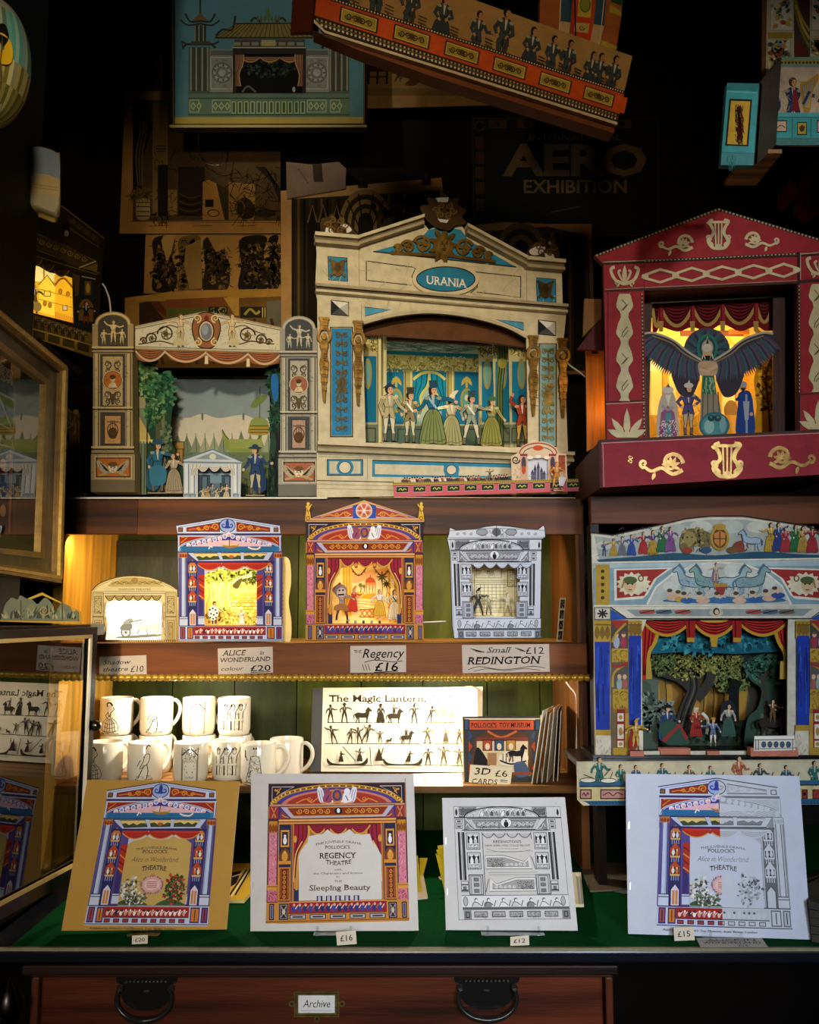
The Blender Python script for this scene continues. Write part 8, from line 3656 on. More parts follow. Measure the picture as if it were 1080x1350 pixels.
for u in ((455,-40),(760,46)):
 a=pm(pl)(*u)
 m.tube([(a[0],.004,a[2]),(a[0],.004,3.4-pl.o.z)],.0012,'3a342c')
m.build('hanging_wire',t)

# ---- painted column block above it
pl=vplane(770,60,1.56,0,0,0)
t=thing('painted_column','painted block with a red panel between blue columns, hanging above the orchestra board','painted block',pl)
M=pm(pl,620,0,.21296)
m=MB(M,'painted_board')
m.slab([(440,-330),(960,-250),(935,110),(905,305),(800,285),(430,150)],'96552c',.03)
m.poly([(575,-300),(660,-300),(622,130),(555,170),(560,110)],'2f4a66')
m.poly([(560,130),(620,140),(614,210),(552,190)],'b89a74')
m.poly([(668,-300),(800,-300),(745,250),(620,205)],'b43c1c')
m.poly([(690,-300),(770,-300),(746,112),(664,100)],'b8a040')
m.ell(712,30,36,50,'7a8430',16)
m.ring(712,30,30,44,6,'5a5a20',18)
m.poly([(650,140),(740,145),(730,205),(642,195)],'b8a060')
m.scroll(690,172,18,'5a3c18',6,1.2)
m.poly([(806,-300),(866,-300),(830,160),(765,150)],'2f4866')
m.poly([(764,150),(830,160),(800,285),(742,258)],'b89a74')
m.line([(575,-300),(552,190)],6,'c8b890')
m.line([(850,-200),(800,285)],5,'c8b890')
m.poly([(868,20),(938,80),(936,102),(860,70)],'a08c34')
m.poly([(816,248),(910,288),(905,308),(806,284)],'a89234')
m.poly([(880,-200),(960,-200),(945,40),(870,10)],'1c4424')
m.build('block',t)
a=M(700,-300)
MB(mat='metal').tube([(a[0],.01,a[2]-.02),(a[0],.01,3.4-pl.o.z)],.0012,'3a342c').build('hanging_wire',t)

# ---- teal hanging theatre at the top right
pl=vplane(1040,150,1.42,0,0)
t=thing('toy_theatre','hanging teal theatre with a harp player panel, at the top right corner','toy theatre',pl)
M=pm(pl,930,0,.21494)
te,t2,k='3a8f96','24666c','1a130e'
m=MB(M,'painted_board')
m.slab([(445,350),(1200,360),(1200,895),(415,885),(430,700)],'b8a48c',.006)
m.rect(445,350,1200,372,'6f8f74')
m.rect(445,370,1200,392,'a08430')
m.dots([(470+i*22,384) for i in range(33)],8,'3a2c10',8)
m.rect(445,392,1200,412,'6a8c80')
m.person(540,850,372,'1f3660','c8bca8',skin='b88c64',hair='3a2414',out=k,arms=((20,80),(70,75)),stride=.2)
m.poly([(538,545),(560,560),(580,680),(532,684)],'7a1c20')
m.poly(sm([(580,520),(620,500),(664,470),(690,455),(694,490),(660,560),(640,690),(606,692)],4,True),'a8802c')
m.poly(sm([(592,532),(640,505),(676,484),(650,560),(628,660),(612,660)],4,True),'7f7860')
for i in range(6):
 m.line([(602+i*12,530-i*7),(616+i*4,660)],2.5,'c8b480')
m.line([(600,640),(640,560)],18,'1f3660')
m.poly(sm([(436,590),(458,610),(462,660),(440,684)],4,True),'20344c')
m.hatch(446,460,520,680,26,'9c8a74',5,4,ln=40)
m.person(800,850,360,'5a2c24','5a2c24',out=k)
m.person(960,850,360,'1f3660','1f3660',out=k)
m.rect(424,694,1200,890,te)
m.rect(424,692,1200,716,'4aa0a6')
m.line([(424,720),(1200,722)],5,t2)
m.rect(418,846,1200,888,'3d6f6c')
for (x0,x1,y1,c) in ((424,500,812,'b8a088'),(562,622,830,'a8903c'),(684,770,816,'b8a088'),(830,890,830,'a8903c'),(950,1030,816,'b8a088')):
 m.rect(x0,738 if x1-x0>62 else 750,x1,y1,k)
 m.rect(x0+5,745 if x1-x0>62 else 756,x1-5,y1-7,c)
 m.line(sm([(x0+12,790),((x0+x1)/2,770),(x1-10,785)],4),5,'4a3018')
m.ell(592,790,16,20,'4a2c18',12)
for x in (534,648,806,914):
 m.line([(x,724),(x-2,850)],5,t2)
m.build('orchestra_panel',t)
# receding end and near post
m=MB(M,'painted_board')
ua=[M(450,352),M(418,885)]
nr=Plane(pl.o+pl.n*.11,pl.u,pl.v)
nr.depth=-.11
Mn=pm(nr,930,0,.21494)
ub=[Mn(330,512),Mn(296,1012)]
m.v+=[ua[0],ua[1],ub[1],ub[0]]+[(p[0]+.005,p[1],p[2]) for p in (ua[0],ua[1],ub[1],ub[0])]
for f in ((0,1,2,3),(7,6,5,4),(0,3,7,4),(1,5,6,2)):
 m.face(list(f),'3c3830')
q_=lambda s_,r_:tuple(ua[0][i]*(1-s_)*(1-r_)+ub[0][i]*s_*(1-r_)+ua[1][i]*(1-s_)*r_+ub[1][i]*s_*r_-(.0006 if i==0 else 0) for i in range(3))
for (p4,c) in ((((.15,.1),(.85,.12),(.8,.55),(.15,.6)),'221f1c'),(((.2,.66),(.85,.62),(.85,.78),(.2,.8)),'7a6434'),(((.3,.15),(.5,.16),(.55,.5),(.35,.5)),'4c443c')):
 b0=len(m.v)
 m.v+=[q_(*p_) for p_ in p4]
 m.face([b0,b0+1,b0+2,b0+3],c)
m.build('side_panel',t)
m=MB(Mn,'painted_board')
m.slab([(135,508),(330,512),(296,1014),(94,1012)],te,.012)
m.poly([(140,508),(330,512),(322,560),(134,552)],'2d7478')
m.line([(132,560),(320,570)],8,'55a8ac')
m.poly([(148,606),(288,610),(264,898),(122,894)],k)
m.poly([(158,618),(276,622),(254,888),(134,884)],'b8962c')
m.hatch(185,640,225,860,110,'3a2410',6,4,ang=80,ln=40)
m.hatch(196,640,232,850,70,'5a1c10',6,7,ang=80,ln=40)
m.poly([(100,936),(300,942),(296,1014),(94,1012)],'3f8288')
m.line([(102,936),(300,942)],4,t2)
m.hatch(120,950,190,1000,14,t2,5,3,ang=90,ln=50)
m.build('post',t)
m=MB(mat='wood_along')
a,b=M(190,1020),M(395,1020)
m.box(a[0],b[0],-.05,.06,a[2]-.004,a[2]+.003,'7a5c34')
m.build('bottom_batten',t)
m=MB(pm(pl.back(.04),930,0,.21494),'painted_board')
m.slab([(375,-420),(1200,-420),(1200,450),(370,445)],'a89c80',.01)
m.poly([(350,-420),(385,-420),(372,450),(345,500)],'5c3a1c')
for (x0,y0,x1,y1,sd) in ((395,-300,545,190,3),(380,240,525,420,5),(650,-300,760,190,7),(640,240,760,350,8),(820,-300,960,190,9)):
 m.rect(x0,y0,x1,y1,'b0aa98')
 m.foliage((x0+x1)/2,(y0+y1)/2,(x1-x0)*.4,(y1-y0)*.45,90,['8a3a1c','9a8a2c','4c5c34','6a7a78','b0703c','3a3c34','c8bca0'],40,sd)
 m.frame(x0,y0,x1,y1,6,'8f8a68')
m.rect(385,198,535,236,'8a7428')
m.rect(545,-300,642,350,'3a2c24')
for x in (0,1,2):
 m.line(sm([(552,0+x*30),(590,110+x*40),(640,190+x*50)],4),16,['8a7a2c','a89034','6a5c24'][x])
m.poly([(555,240),(630,330),(555,346)],'5a1c14')
m.build('back_wall',t)
a=M(700,-400)
MB(mat='metal').tube([(a[0],.03,a[2]),(a[0],.03,3.4-pl.o.z)],.0015,'3a342c').build('hanging_wire',t)

# ================================================================== PRINTS AND PICTURES ON THE DARK WALL
YP=2.215
GPR='scenery sheets pinned on the wall'

def sheet(px,py,y,M_args,pts,col,label,draw,name='scenery_print',cat='print',mat='aged_paper',rot=0,group=GPR,th=.0012):
 p=vplane(px,py,y,rot)
 m=MB(pm(p,*M_args),mat)
 m.slab(pts,col,th,edge=mixc(col,'3a2c14',.3))
 draw(m)
 return single(m,name,label,cat,p,group)

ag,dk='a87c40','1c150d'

def d(m):
 m.rect(100,88,880,725,'4e3c20')
 m.poly([(100,88),(180,88),(200,240),(140,440),(150,560),(100,560)],'1f180f')
 for i in range(5):
  m.line(sm([(120+i*16,90),(140+i*8,240),(118+i*8,380),(130+i*5,540)],4),8,['6a5630','120d08'][i%2])
 m.rect(205,100,285,700,'7c6234')
 m.rect(232,430,286,700,'1f1810')
 for y in (330,345,358):
  m.line([(222,y),(274,y)],5,dk)
 m.rect(286,560,334,694,'8a6a38')
 m.rect(340,440,480,700,'2a2014')
 for i in range(6):
  m.line(sm([(344,580+i*20),(400,604+i*18),(462,590+i*18)],4),6,['4c3a1e','120d08'][i%2])
 m.poly([(470,520),(500,508),(545,530),(606,720),(468,720)],'a87a38')
 m.poly([(540,528),(606,560),(606,720),(585,720)],'3a2c16')
 m.rect(482,612,526,652,dk)
 m.ring(526,684,30,18,6,'3a2c16',18)
 m.poly([(606,520),(745,530),(745,720),(606,720)],'8a6630')
 m.poly([(745,430),(880,430),(880,720),(745,720)],'4c3a1c')
 m.poly(sm([(640,640),(690,600),(740,640),(740,700),(690,716),(650,690)],4,True),'2c2010')
 m.ring(668,660,22,40,6,'5c4824',16)
 m.ell(800,684,56,22,'2a1f10')
 m.poly([(746,440),(800,440),(880,640),(880,560)],'221a0e')
 m.hatch(610,440,880,710,110,'241a0c',5,5,ln=60)
 m.hatch(210,300,480,720,70,'241a0c',4,8,ln=40)
 m.poly(sm([(118,640),(124,610),(185,610),(190,650),(186,712),(124,714)],4,True),'a48a58')
 for y in (628,650,676,700):
  m.line([(120,y),(190,y)],5,dk)
 m.hatch(92,545,200,612,60,'6e5830',5,6,ln=40)
 m.hatch(200,680,290,730,30,dk,6,3,ln=30)
 m.line([(90,727),(880,735)],4,'6a4c20')
 for x in (240,470,700):
  m.dashes((x-50,752),(x+50,750),12,5,'4a3618',.6)

sheet(270,210,YP-.02,(150,110,.25),[(60,40),(880,40),(880,790),(30,792)],ag,'brown scenery sheet with a barrel and cottage scraps, below the Chinese pavilion picture',d)

def d(m):
 for (x0,x1,s_) in ((205,335,1),(340,470,2),(472,612,3),(662,820,4),(815,880,5)):
  m.poly(sm([(x0,830),((x0+x1)/2,800),(x1-10,815),(x1-30,900),(x1,1010),(x1-20,1090),(x0,1092),(x0+10,960)],4,True),['241c10','6c5228','2c2214','1f180e','15100a'][s_-1])
  m.foliage((x0+x1)/2,960,(x1-x0)*.4,120,110,['3a2c16','5c4522','1a130a','7c6030','2a2010'],34,s_)
  m.hatch(x0,820,x1,1080,60,'140f08',5,s_+9,ln=30)
 m.poly([(270,790),(330,790),(300,900),(280,940),(250,830)],'b08a4c')
 m.poly([(380,860),(460,820),(466,1080),(400,1085),(370,960)],'8e6e38')
 m.poly([(490,800),(610,800),(610,860),(540,890)],'a07c40')

sheet(280,345,YP-.008,(150,110,.25),[(168,785),(890,780),(895,1100),(158,1108)],ag,'brown scenery sheet of torn ruins and trees, lying under the barrel sheet',d)

def d(m):
 m.poly([(134,1152),(1000,1118),(1000,1500),(134,1500)],'6e4c20')
 m.poly([(275,1140),(600,1125),(600,1170),(275,1185)],'7a4420')
 m.poly([(160,1150),(240,1148),(276,1196),(276,1230)],'5a2c14')
 m.poly([(134,1160),(190,1150),(270,1250),(134,1270)],'3c2412')
 m.poly([(580,1130),(660,1126),(660,1225),(640,1225)],'b88a3c')
 m.rect(276,1185,600,1240,'5c5a28')
 m.rect(668,1178,806,1236,'2a2414')
 m.line(sm([(690,1220),(720,1190),(750,1214),(770,1200)],4),12,'a8903c')
 for x in (785,798):
  m.line([(x,1182),(x,1234)],5,'c8a84c')
 m.rect(500,1178,600,1214,'2c2818')
 m.hatch(505,1180,596,1212,20,'a89854',4,3,ln=20)
 m.poly([(808,1150),(900,1140),(900,1500),(808,1500)],'6a6450')
 for x in range(200,900,90):
  m.line([(x,1240),(x+60,1480)],16,'4a2c14')

sheet(285,420,YP-.03,(150,110,.25),[(58,1130),(380,1092),(1010,1080),(1010,1480),(60,1480)],'ab7d34','ochre scenery sheet of a raftered ceiling, showing above the pillared theatre',d)

def d(m):
 m.poly([(10,590),(450,565),(450,1200),(10,1200)],'2c2414')
 for i in range(9):
  x=14+i*17
  m.line([(x,590),(x,1190)],7,['1a140b','5c4a26','0f0c07','3e321a'][i%4])
 for i in range(6):
  x=300+i*22
  m.line([(x,575),(x-4,720)],9,['8a6c30','2a2010','a88440'][i%3])
 for (r,c) in ((90,'8a7040'),(76,'3a2e18'),(62,'9a8048'),(50,'3c301a'),(38,'8a7242'),(26,'2a2012')):
  m.poly(arc(230,660,r*.86,r*1.1,180,360,18)+[(230+r*.86,720),(230-r*.86,720)],c)
 for a in (-70,-40,-15,15,40,70):
  m.line([(230,720),(230+84*math.sin(R(a)),664-92*math.cos(R(a)))],4,'241b0e')
 for x in (58,90,130):
  m.poly([(x,1100),(x,660),(x+14,610),(x+28,660),(x+28,1100)],'18120a')
  m.line([(x,660),(x+14,610),(x+28,660)],5,'7a6234')
 m.foliage(340,640,90,60,50,['5c4a26','2a2010'],40,4)

sheet(480,330,YP-.05,(380,0,.4444),[(-22,566),(220,548),(455,527),(462,590),(470,1200),(-20,1200)],'b08650','large scenery sheet of gothic vaulting behind the nameplate theatre, its top edge clipped',d)

def d(m):
 m.poly([(530,690),(770,672),(890,700),(905,1100),(530,1100)],'2a2112')
 for (r,c) in ((80,'4c3c20'),(62,'221a0e'),(44,'4a3a1e'),(28,'1a140a')):
  m.poly(arc(690,740,r*.9,r,180,360,16)+[(690+r*.9,800),(690-r*.9,800)],c)
 for i in range(10):
  x=770+i*13
  m.line([(x,690),(x+3,1090)],6,['15100a','4a3a1c','0c0906','33280f'][i%4])
 for x in (800,850):
  m.poly([(x,1080),(x,760),(x+14,700),(x+28,760),(x+28,1080)],'100c07')

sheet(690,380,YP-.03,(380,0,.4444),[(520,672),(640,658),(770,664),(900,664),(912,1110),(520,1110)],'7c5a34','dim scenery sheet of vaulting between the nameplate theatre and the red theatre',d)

def d(m):
 m.rect(236,140,560,280,'7a5f38')
 for (x,c) in ((240,'2c1710'),(480,'1c1410')):
  m.poly([(x-10,190),(x+60,190),(x+60,212),(x-10,212)],c)
  for q_ in (0,26,54):
   m.line([(x+q_,205),(x+q_-2,250)],6,'17110c')
  m.line([(x,228),(x+54,228)],4,'17110c')
 m.poly([(232,100),(256,140),(258,200),(232,200)],'3a1410')
 m.poly(sm([(345,250),(380,220),(400,180),(370,190),(392,176),(420,206),(452,250),(430,256),(404,220),(380,252)],4,True),'4a2814')
 m.hatch(310,160,350,220,16,'4a3c24',5,3,ln=30)
 m.rect(236,262,690,284,'6a5230')

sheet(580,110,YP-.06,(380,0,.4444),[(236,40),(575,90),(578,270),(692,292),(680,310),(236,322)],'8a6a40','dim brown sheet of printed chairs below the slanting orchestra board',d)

def d(m):
 m.rect(545,345,1100,700,'0f1316')
 m.frame(548,350,1100,700,4,'2a2418')
 bd='3c3020'
 for x in (595,680,765,880,965):
  m.rect(x,356,x+54,380,'3a2c1c')
  m.ell(x+27,368,8,8,'1a1410',10)
 m.ring(568,374,14,14,4,bd,14)
 for y in (406,450,494,540,590):
  m.rect(556,y,582,y+36,'3a2a1a')
 m.text('INTERNATIONAL',852,416,18,'564832',width=272,bold=.004)
 m.text('AERO',850,519,94,'594830',width=428,bold=.03,spacing=.95)
 m.text('EXHIBITION',852,572,40,'5c4e36',width=306,bold=.02)
 m.poly([(648,560),(690,640),(760,700),(900,700),(760,640)],'0a0c0f')
 m.line([(780,630),(870,612)],4,'33301f')

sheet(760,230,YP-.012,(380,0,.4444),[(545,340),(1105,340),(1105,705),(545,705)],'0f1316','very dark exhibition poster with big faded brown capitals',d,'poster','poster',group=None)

def d(m):
 m.rect(192,4,212,116,'32210f')
 m.hatch(192,0,226,118,30,'120c06',1.6,4,ln=16)

sheet(205,60,YP-.004,(0,0,1),[(187,-20),(232,-20),(232,122),(187,122)],'4a3014','very dim brown sheet left of the Chinese pavilion picture',d)
# creased paper with clips
sheet(410,235,YP-.058,(380,0,.4444),[(-6,480),(72,488),(150,480),(172,500),(170,560),(-4,590)],'7a6450','creased grey-brown paper scrap above the vaulting sheet',lambda m:(m.line([(30,500),(60,545)],3,'5a4838'),m.poly([(72,486),(100,486),(104,540),(76,540)],'3a3024')),group=None,name='paper_scrap',cat='paper')
for (px,py,lab) in ((478,244,'bulldog clip on the middle of the vaulting sheet'),(562,240,'small clip at the right corner of the vaulting sheet')):
 p=vplane(px,py,YP-.056)
 m=MB(mat='metal')
 m.box(-.012,.012,-.006,.004,-.006,.006,'5a564c')
 m.box(-.004,.004,-.004,.0,.006,.02,'6a665c')
 single(m,'bulldog_clip',lab,'clip',p,None)

# ---- framed picture of the pavilion theatre
pl=vplane(352,90,1.98,0,0)
t=thing('framed_picture','framed print of a Chinese pavilion theatre on a teal ground','picture',pl)
M=pm(pl,220,0,.25926)
m=MB(M,'black_lacquer')
m.slab([(12,-200),(1016,-200),(1020,650),(12,652)],'14110d',.02,holes=[[(34,-180),(1000,-180),(1000,628),(36,630)]])
m.base=.001
m.poly([(14,636),(1018,636),(1018,648),(14,650)],'9a8a50')
m.line([(30,-190),(33,632)],3,'6a5a34')
m.line([(1004,-190),(1004,632)],3,'6a5a34')
m.build('frame',t)
m=MB(M,'printed_paper')
m.base=-.008
tl,st,gr,k='44686b','6f7164','4f6250','14140f'
m.slab([(20,-190),(1010,-190),(1010,640),(20,640)],tl,.002)
m.rect(36,586,1000,628,'93803c')
m.rect(104,456,930,584,gr)
for y in (462,490,574):
 m.line([(104,y),(930,y)],5,'2c3a2c')
for i in range(12):
 x=326+i*32
 m.frame(x,506,x+22,568,4,'8f9864')
 m.rect(x+6,512,x+16,562,'3a4636')
for (a,b) in ((226,320),(712,810),(112,160),(830,880)):
 m.frame(a,498,b,562,3,'9ca06c')
 for x in range(a+4,b-10,30):
  m.poly([(x,530),(x+14,508),(x+28,530),(x+14,552)],'8c9468')
  m.poly([(x+6,530),(x+14,518),(x+22,530),(x+14,542)],gr)
for (a,b) in ((108,214),(820,926)):
 m.rect(a,230,b,456,'38382e')
 for x in (a+6,a+34,a+64,a+92):
  m.rect(x,232,x+12,452,'73745f')
  m.line([(x+10,232),(x+10,452)],3,k)
 m.line([(a-34,232),(a-10,214),(b+10,214),(b+30,234)],12,'2c2a20')
 m.line([(a-34,212),(a-30,240)],5,k)
for (a,b) in ((214,340),(698,824)):
 m.rect(a,240,b,460,st)
 m.frame(a+4,280,b-6,444,4,'94947f')
 cx_=(a+b)/2
 for r,c in ((54,'585a50'),(44,'86887a'),(32,'5f6156'),(18,'8a8c7c')):
  m.ell(cx_,360,r,r,c,20)
 m.dots([(cx_+38*math.cos(i*.7),360+38*math.sin(i*.7)) for i in range(9)],6,'4a4c42',7)
 m.hatch(a+10,286,b-10,438,40,'52544a',3,3,ln=16)
 m.rect(a+6,246,b-6,272,'4f5148')
m.rect(332,228,706,466,'26241c')
m.rect(340,190,700,232,'3c382a')
for i in range(8):
 m.rect(336+i*46,204,372+i*46,222,'6c6a58')
m.rect(478,194,550,224,'8a7f50')
m.line([(330,232),(704,232)],6,'8c8a74')
m.poly([(240,180),(345,112),(690,108),(740,178)],'6a5c30')
for i in range(22):
 x=345+i*16.4
 m.line([(x,112),(x-100+i*8.5,180)],4,'3c3418')
m.line([(240,182),(740,182)],8,'2c2816')
m.line([(345,110),(690,108)],7,'2c2816')
m.line(sm([(245,172),(280,140),(330,140),(345,70)],4),10,'2a281c')
m.line(sm([(740,172),(720,140),(690,130),(690,70)],4),10,'2a281c')
for d in (-1,1):
 m.line(sm([(514+d*40,102),(514+d*70,80),(514+d*90,100)],4),11,'2c2a1c')
for i in range(7):
 m.leaf(460+i*18,106,40,-90,13,'4c4c30')
m.leaf(512,104,84,-90,22,'4a5a30')
m.rect(350,264,688,462,'0c0c0a')
m.foliage(520,340,130,40,90,['1f2a20','2c3a2c','15201a'],22,3)
m.line(sm([(380,460),(410,430),(450,460)],4),10,'4c4a3c')
m.ell(644,446,8,14,'8a8c80',10)
for i in range(3):
 m.swag(372+i*100,472+i*100,280,24,'7a5638','3a2416','9a7a4c',folds=2)
m.drape(346,388,268,430,'75523a','3a2416','9a7a4c',side=1,folds=3)
m.drape(650,690,268,430,'75523a','3a2416','9a7a4c',side=-1,folds=3)
# pagoda turret
m.rect(136,118,196,204,'2f2f26')
for x in (140,160,182):
 m.line([(x,118),(x,204)],6,'6f7060')
m.poly([(120,104),(166,52),(214,104)],'55492c')
m.line([(166,56),(166,-60)],8,'2a2820')
for d in (-1,1):
 m.line(sm([(166,96),(166+d*50,100),(166+d*76,60)],4),9,'2a2820')
 m.line(sm([(166,110),(166+d*60,118),(166+d*100,92)],4),8,'2a2820')
 m.line(sm([(166,206),(166+d*60,216),(166+d*96,200)],4),9,'2a2820')
m.rect(120,200,216,216,'3a3a2c')
m.build('picture',t)
m=MB(mat='metal')
a=M(500,-200)
m.tube([(a[0],.02,a[2]),(a[0],.02,3.4-pl.o.z)],.0012,'3a342c')
m.build('hanging_wire',t)
# ---- hooks and cables
p0=at(262,198,2.12)
pts=[at(x,y,2.12)-p0 for x,y in ((262,198),(264,206),(270,214),(282,218),(290,216),(294,200),(294,188))]
m=MB(mat='metal').tube(sm([tuple(p) for p in pts],5),.0014,'8a8880')
single(m,'wall_hook','bent wire hook hanging below the Chinese pavilion picture','hook',p0)
for (ps,y,lab) in ((((135,374),(139,380),(144,394),(146,412),(148,440)),2.0,'white cable looping up behind the left pillar of the pillared theatre'),(((744,474),(752,482),(762,489),(772,497)),1.95,'white cable between the nameplate theatre and the red theatre')):
 p0=at(ps[0][0],ps[0][1],y)
 m=MB(mat='plastic').tube(sm([tuple(at(a,b,y)-p0) for a,b in ps],5),.0020,'d0ccc0')
 single(m,'power_cable',lab,'cable',p0)
# dim red papier mache fish at the right edge
pl=vplane(1062,255,1.95,0)
M=pm(pl,930,0,.21494)
m=MB(M,'painted_board')
m.slab(sm([(690,985),(630,1010),(590,1090),(560,1150),(530,1105),(500,1130),(500,1200),(530,1240),(560,1180),(600,1170),(605,1270),(700,1300),(760,1200),(760,1040)],5,True),'7c1c14',.05)
for i in range(4):
 m.line(sm([(690,1000+i*40),(630,1030+i*30),(600,1100+i*20)],4),6,'8a3a20')
m.ell(680,1080,16,16,'1a0c08',12)
single(m,'painted_fish','dim red fish-shaped ornament on the dark wall above the red theatre','ornament',pl)

# ================================================================== LEFT SIDE
struct(wbox('wall_partition',-.72,-.682,1.05,1.54,1.385,3.4,'0d0b09','wood_upright'))
# ---- glass-doored case
P0=Vector((-.49,2.0,0))
u=Vector((.16,.987,0)).normalized()
nn=Vector((.987,-.16,0)).normalized()

def on_door(px,py):
 d=ray(px,py)
 tt=(P0-CAM).dot(nn)/d.dot(nn)
 return CAM+d*tt

e=on_door(118,1000)
case=thing('glass_case','black display case with an open glass door, left of the shelves','display case',(e.x,e.y,0))
pl=Plane(Vector((e.x,e.y,0)),u,(0,0,1))
zb,zt_=on_door(110,1150).z,on_door(110,827).z
door=MB(mat='black_lacquer')
W_=.36
L2=lambda a,n_,z:tuple(Vector((u.x*a+nn.x*n_,u.y*a+nn.y*n_,z)))

def obx(m,a0,a1,n0,n1,z0,z1,col,z0b=None):
 b0=len(m.v)
 for a in (a0,a1):
  for n_ in (n0,n1):
   for z in (z0,z1):
    m.v.append(L2(a,n_,z))
 for f in ((0,1,3,2),(4,6,7,5),(0,4,5,1),(2,3,7,6),(0,2,6,4),(1,5,7,3)):
  m.face([b0+i for i in f],col)

obx(door,-W_,.0,-.006,.006,zb,zb+.022,'14120f')
obx(door,-W_,.0,-.006,.006,zt_-.014,zt_,'14120f')
obx(door,-.022,.0,-.006,.006,zb+.022,zt_-.014,'14120f')
obx(door,-W_,-W_+.03,-.006,.006,zb+.022,zt_-.014,'14120f')
door=door.build('door',case,bevel=.001)
m=MB(mat='gilt')
for (a0,a1,z0,z1) in ((-W_+.03,-.020,zt_-.019,zt_-.013),(-W_+.03,-.020,zb+.021,zb+.027)):
 obx(m,a0,a1,.004,.0075,z0,z1,'d8b870')
obx(m,-.0265,-.0195,.004,.0075,zb+.021,zt_-.013,'e8dfc8')  # lamp highlight on the stile put into this bead's pale colour
m.build('glazing_bead',door,'plastic')
m=MB(mat='door_glass')
b0=len(m.v)
for (a,z) in ((-W_+.02,zb+.015),(-.015,zb+.015),(-.015,zt_-.01),(-W_+.02,zt_-.01)):
 m.v.append(L2(a,.0,z))
m.face([0,1,2,3],'ffffff')
m.build('pane',door)
kz=on_door(122,955).z
m=MB(mat='metal')
c=L2(-.006,.0,kz)
m.lathe([(.0001,-.010),(.007,-.008),(.009,-.002),(.009,.002),(.006,.008),(.0001,.010)],0,0,0,'5a544c',16)
m.v=[(c[0]+nn.x*(v[2]+.012)+u.x*v[0],c[1]+nn.y*(v[2]+.012)+u.y*v[0],c[2]+v[1]) for v in m.v]
m.build('knob',door)
# body of the case behind the door, to the left
m=MB(mat='black_lacquer')
bx0=-.34
m.v+=[(-.55,-.36,ZC+.001),(-.13,-.36,ZC+.001),(-.09,.12,ZC+.001),(-.55,.12,ZC+.001)]
m.v+=[(p[0],p[1],zb-.03) for p in m.v[:4]]
for f in ((0,1,2,3),(4,7,6,5),(0,4,5,1),(1,5,6,2),(2,6,7,3),(3,7,4,0)):
 m.face(list(f),'0c0b0a')
m.build('body',case)
m=MB(mat='black_lacquer')
z1=zt_+.004
m.v+=[(-.55,-.30,z1-.02),(-.075,-.30,z1-.02),(-.018,.03,z1-.02),(-.018,.10,z1-.02),(-.55,.10,z1-.02)]
m.v+=[(p[0],p[1],z1) for p in m.v[:5]]
for f in ((0,1,2,3,4),(9,8,7,6,5),(0,5,6,1),(1,6,7,2),(2,7,8,3),(3,8,9,4),(4,9,5,0)):
 m.face(list(f),'14110f')
m.build('top_board',case)
# ---- scroll-cut ornament standing on the case
q=on_door(60,824)
q=Vector((at(50,822,1.47).x,1.47,z1))
pl=Plane(q,(1,.1,0),(0,0,1))
t=thing('paper_ornament','grey-green cut paper foliage piece with a yellow gable, standing on the glass case','ornament',pl)
M=pm(pl,0,770,.12037)
m=MB(M,'printed_card')
m.slab([(300,158),(460,92),(690,210),(880,300),(885,436),(0,410),(0,390),(860,408),(850,330),(690,222),(462,122),(330,170)],'a8842c',.002)
m.build('gable',t)
m=MB(M,'printed_card')
m.base=.004
m.slab(sm([(20,380),(60,240),(100,180),(140,150),(200,170),(230,125),(300,160),(360,170),(420,220),(500,150),(580,220),(610,300),(680,220),(760,240),(800,300),(860,300),(870,405)],4)+[(15,395)],'5c6150',.002)
for i in range(60):
 rn=random.Random(i)
 x=rn.uniform(40,840)
 m.leaf(x,385,rn.uniform(60,200)*(1-abs(x-450)/900),rn.uniform(-130,-50),26,rn.choice(['5c6250','33392c','74765c','262a20','8a8460']))
for x in (240,690):
 m.line([(x,390),(x,180)],9,'23281e')
m.scroll(490,290,60,'8a7a4c',12,1.6)
m.scroll(350,260,44,'7a6c44',10,1.6,180,-1)
m.build('foliage',t)

# ---- big gilt frame on the partition
d_=ray(80,482)
xw=-.658
pA=CAM+ray(80,482)*(xw/ray(80,482).x)
pl=Plane(Vector((xw,pA.y,at(80,769,pA.y).z)),(.0,1,0),(0,0,1))
t=thing('framed_picture','large gilt framed and glazed theatre print hung edge-on at the left','picture',pl)
M=pm(pl,0,410,.27407)
# frame corners in the drawing (left side runs out of the picture)
o4=[(-260,-190),(294,265),(266,1308),(-260,1225)]
i4=[(-230,30),(196,352),(168,1160),(-230,1120)]
m=MB(M,'gold_paint')

def ring(m,f0,f1,c,base,th):
 m.base=base
 m.lv=0
 L_=lambda f:[(o4[i][0]+(i4[i][0]-o4[i][0])*f,o4[i][1]+(i4[i][1]-o4[i][1])*f) for i in range(4)]
 m.slab(L_(f0),c,th,holes=[L_(f1)])

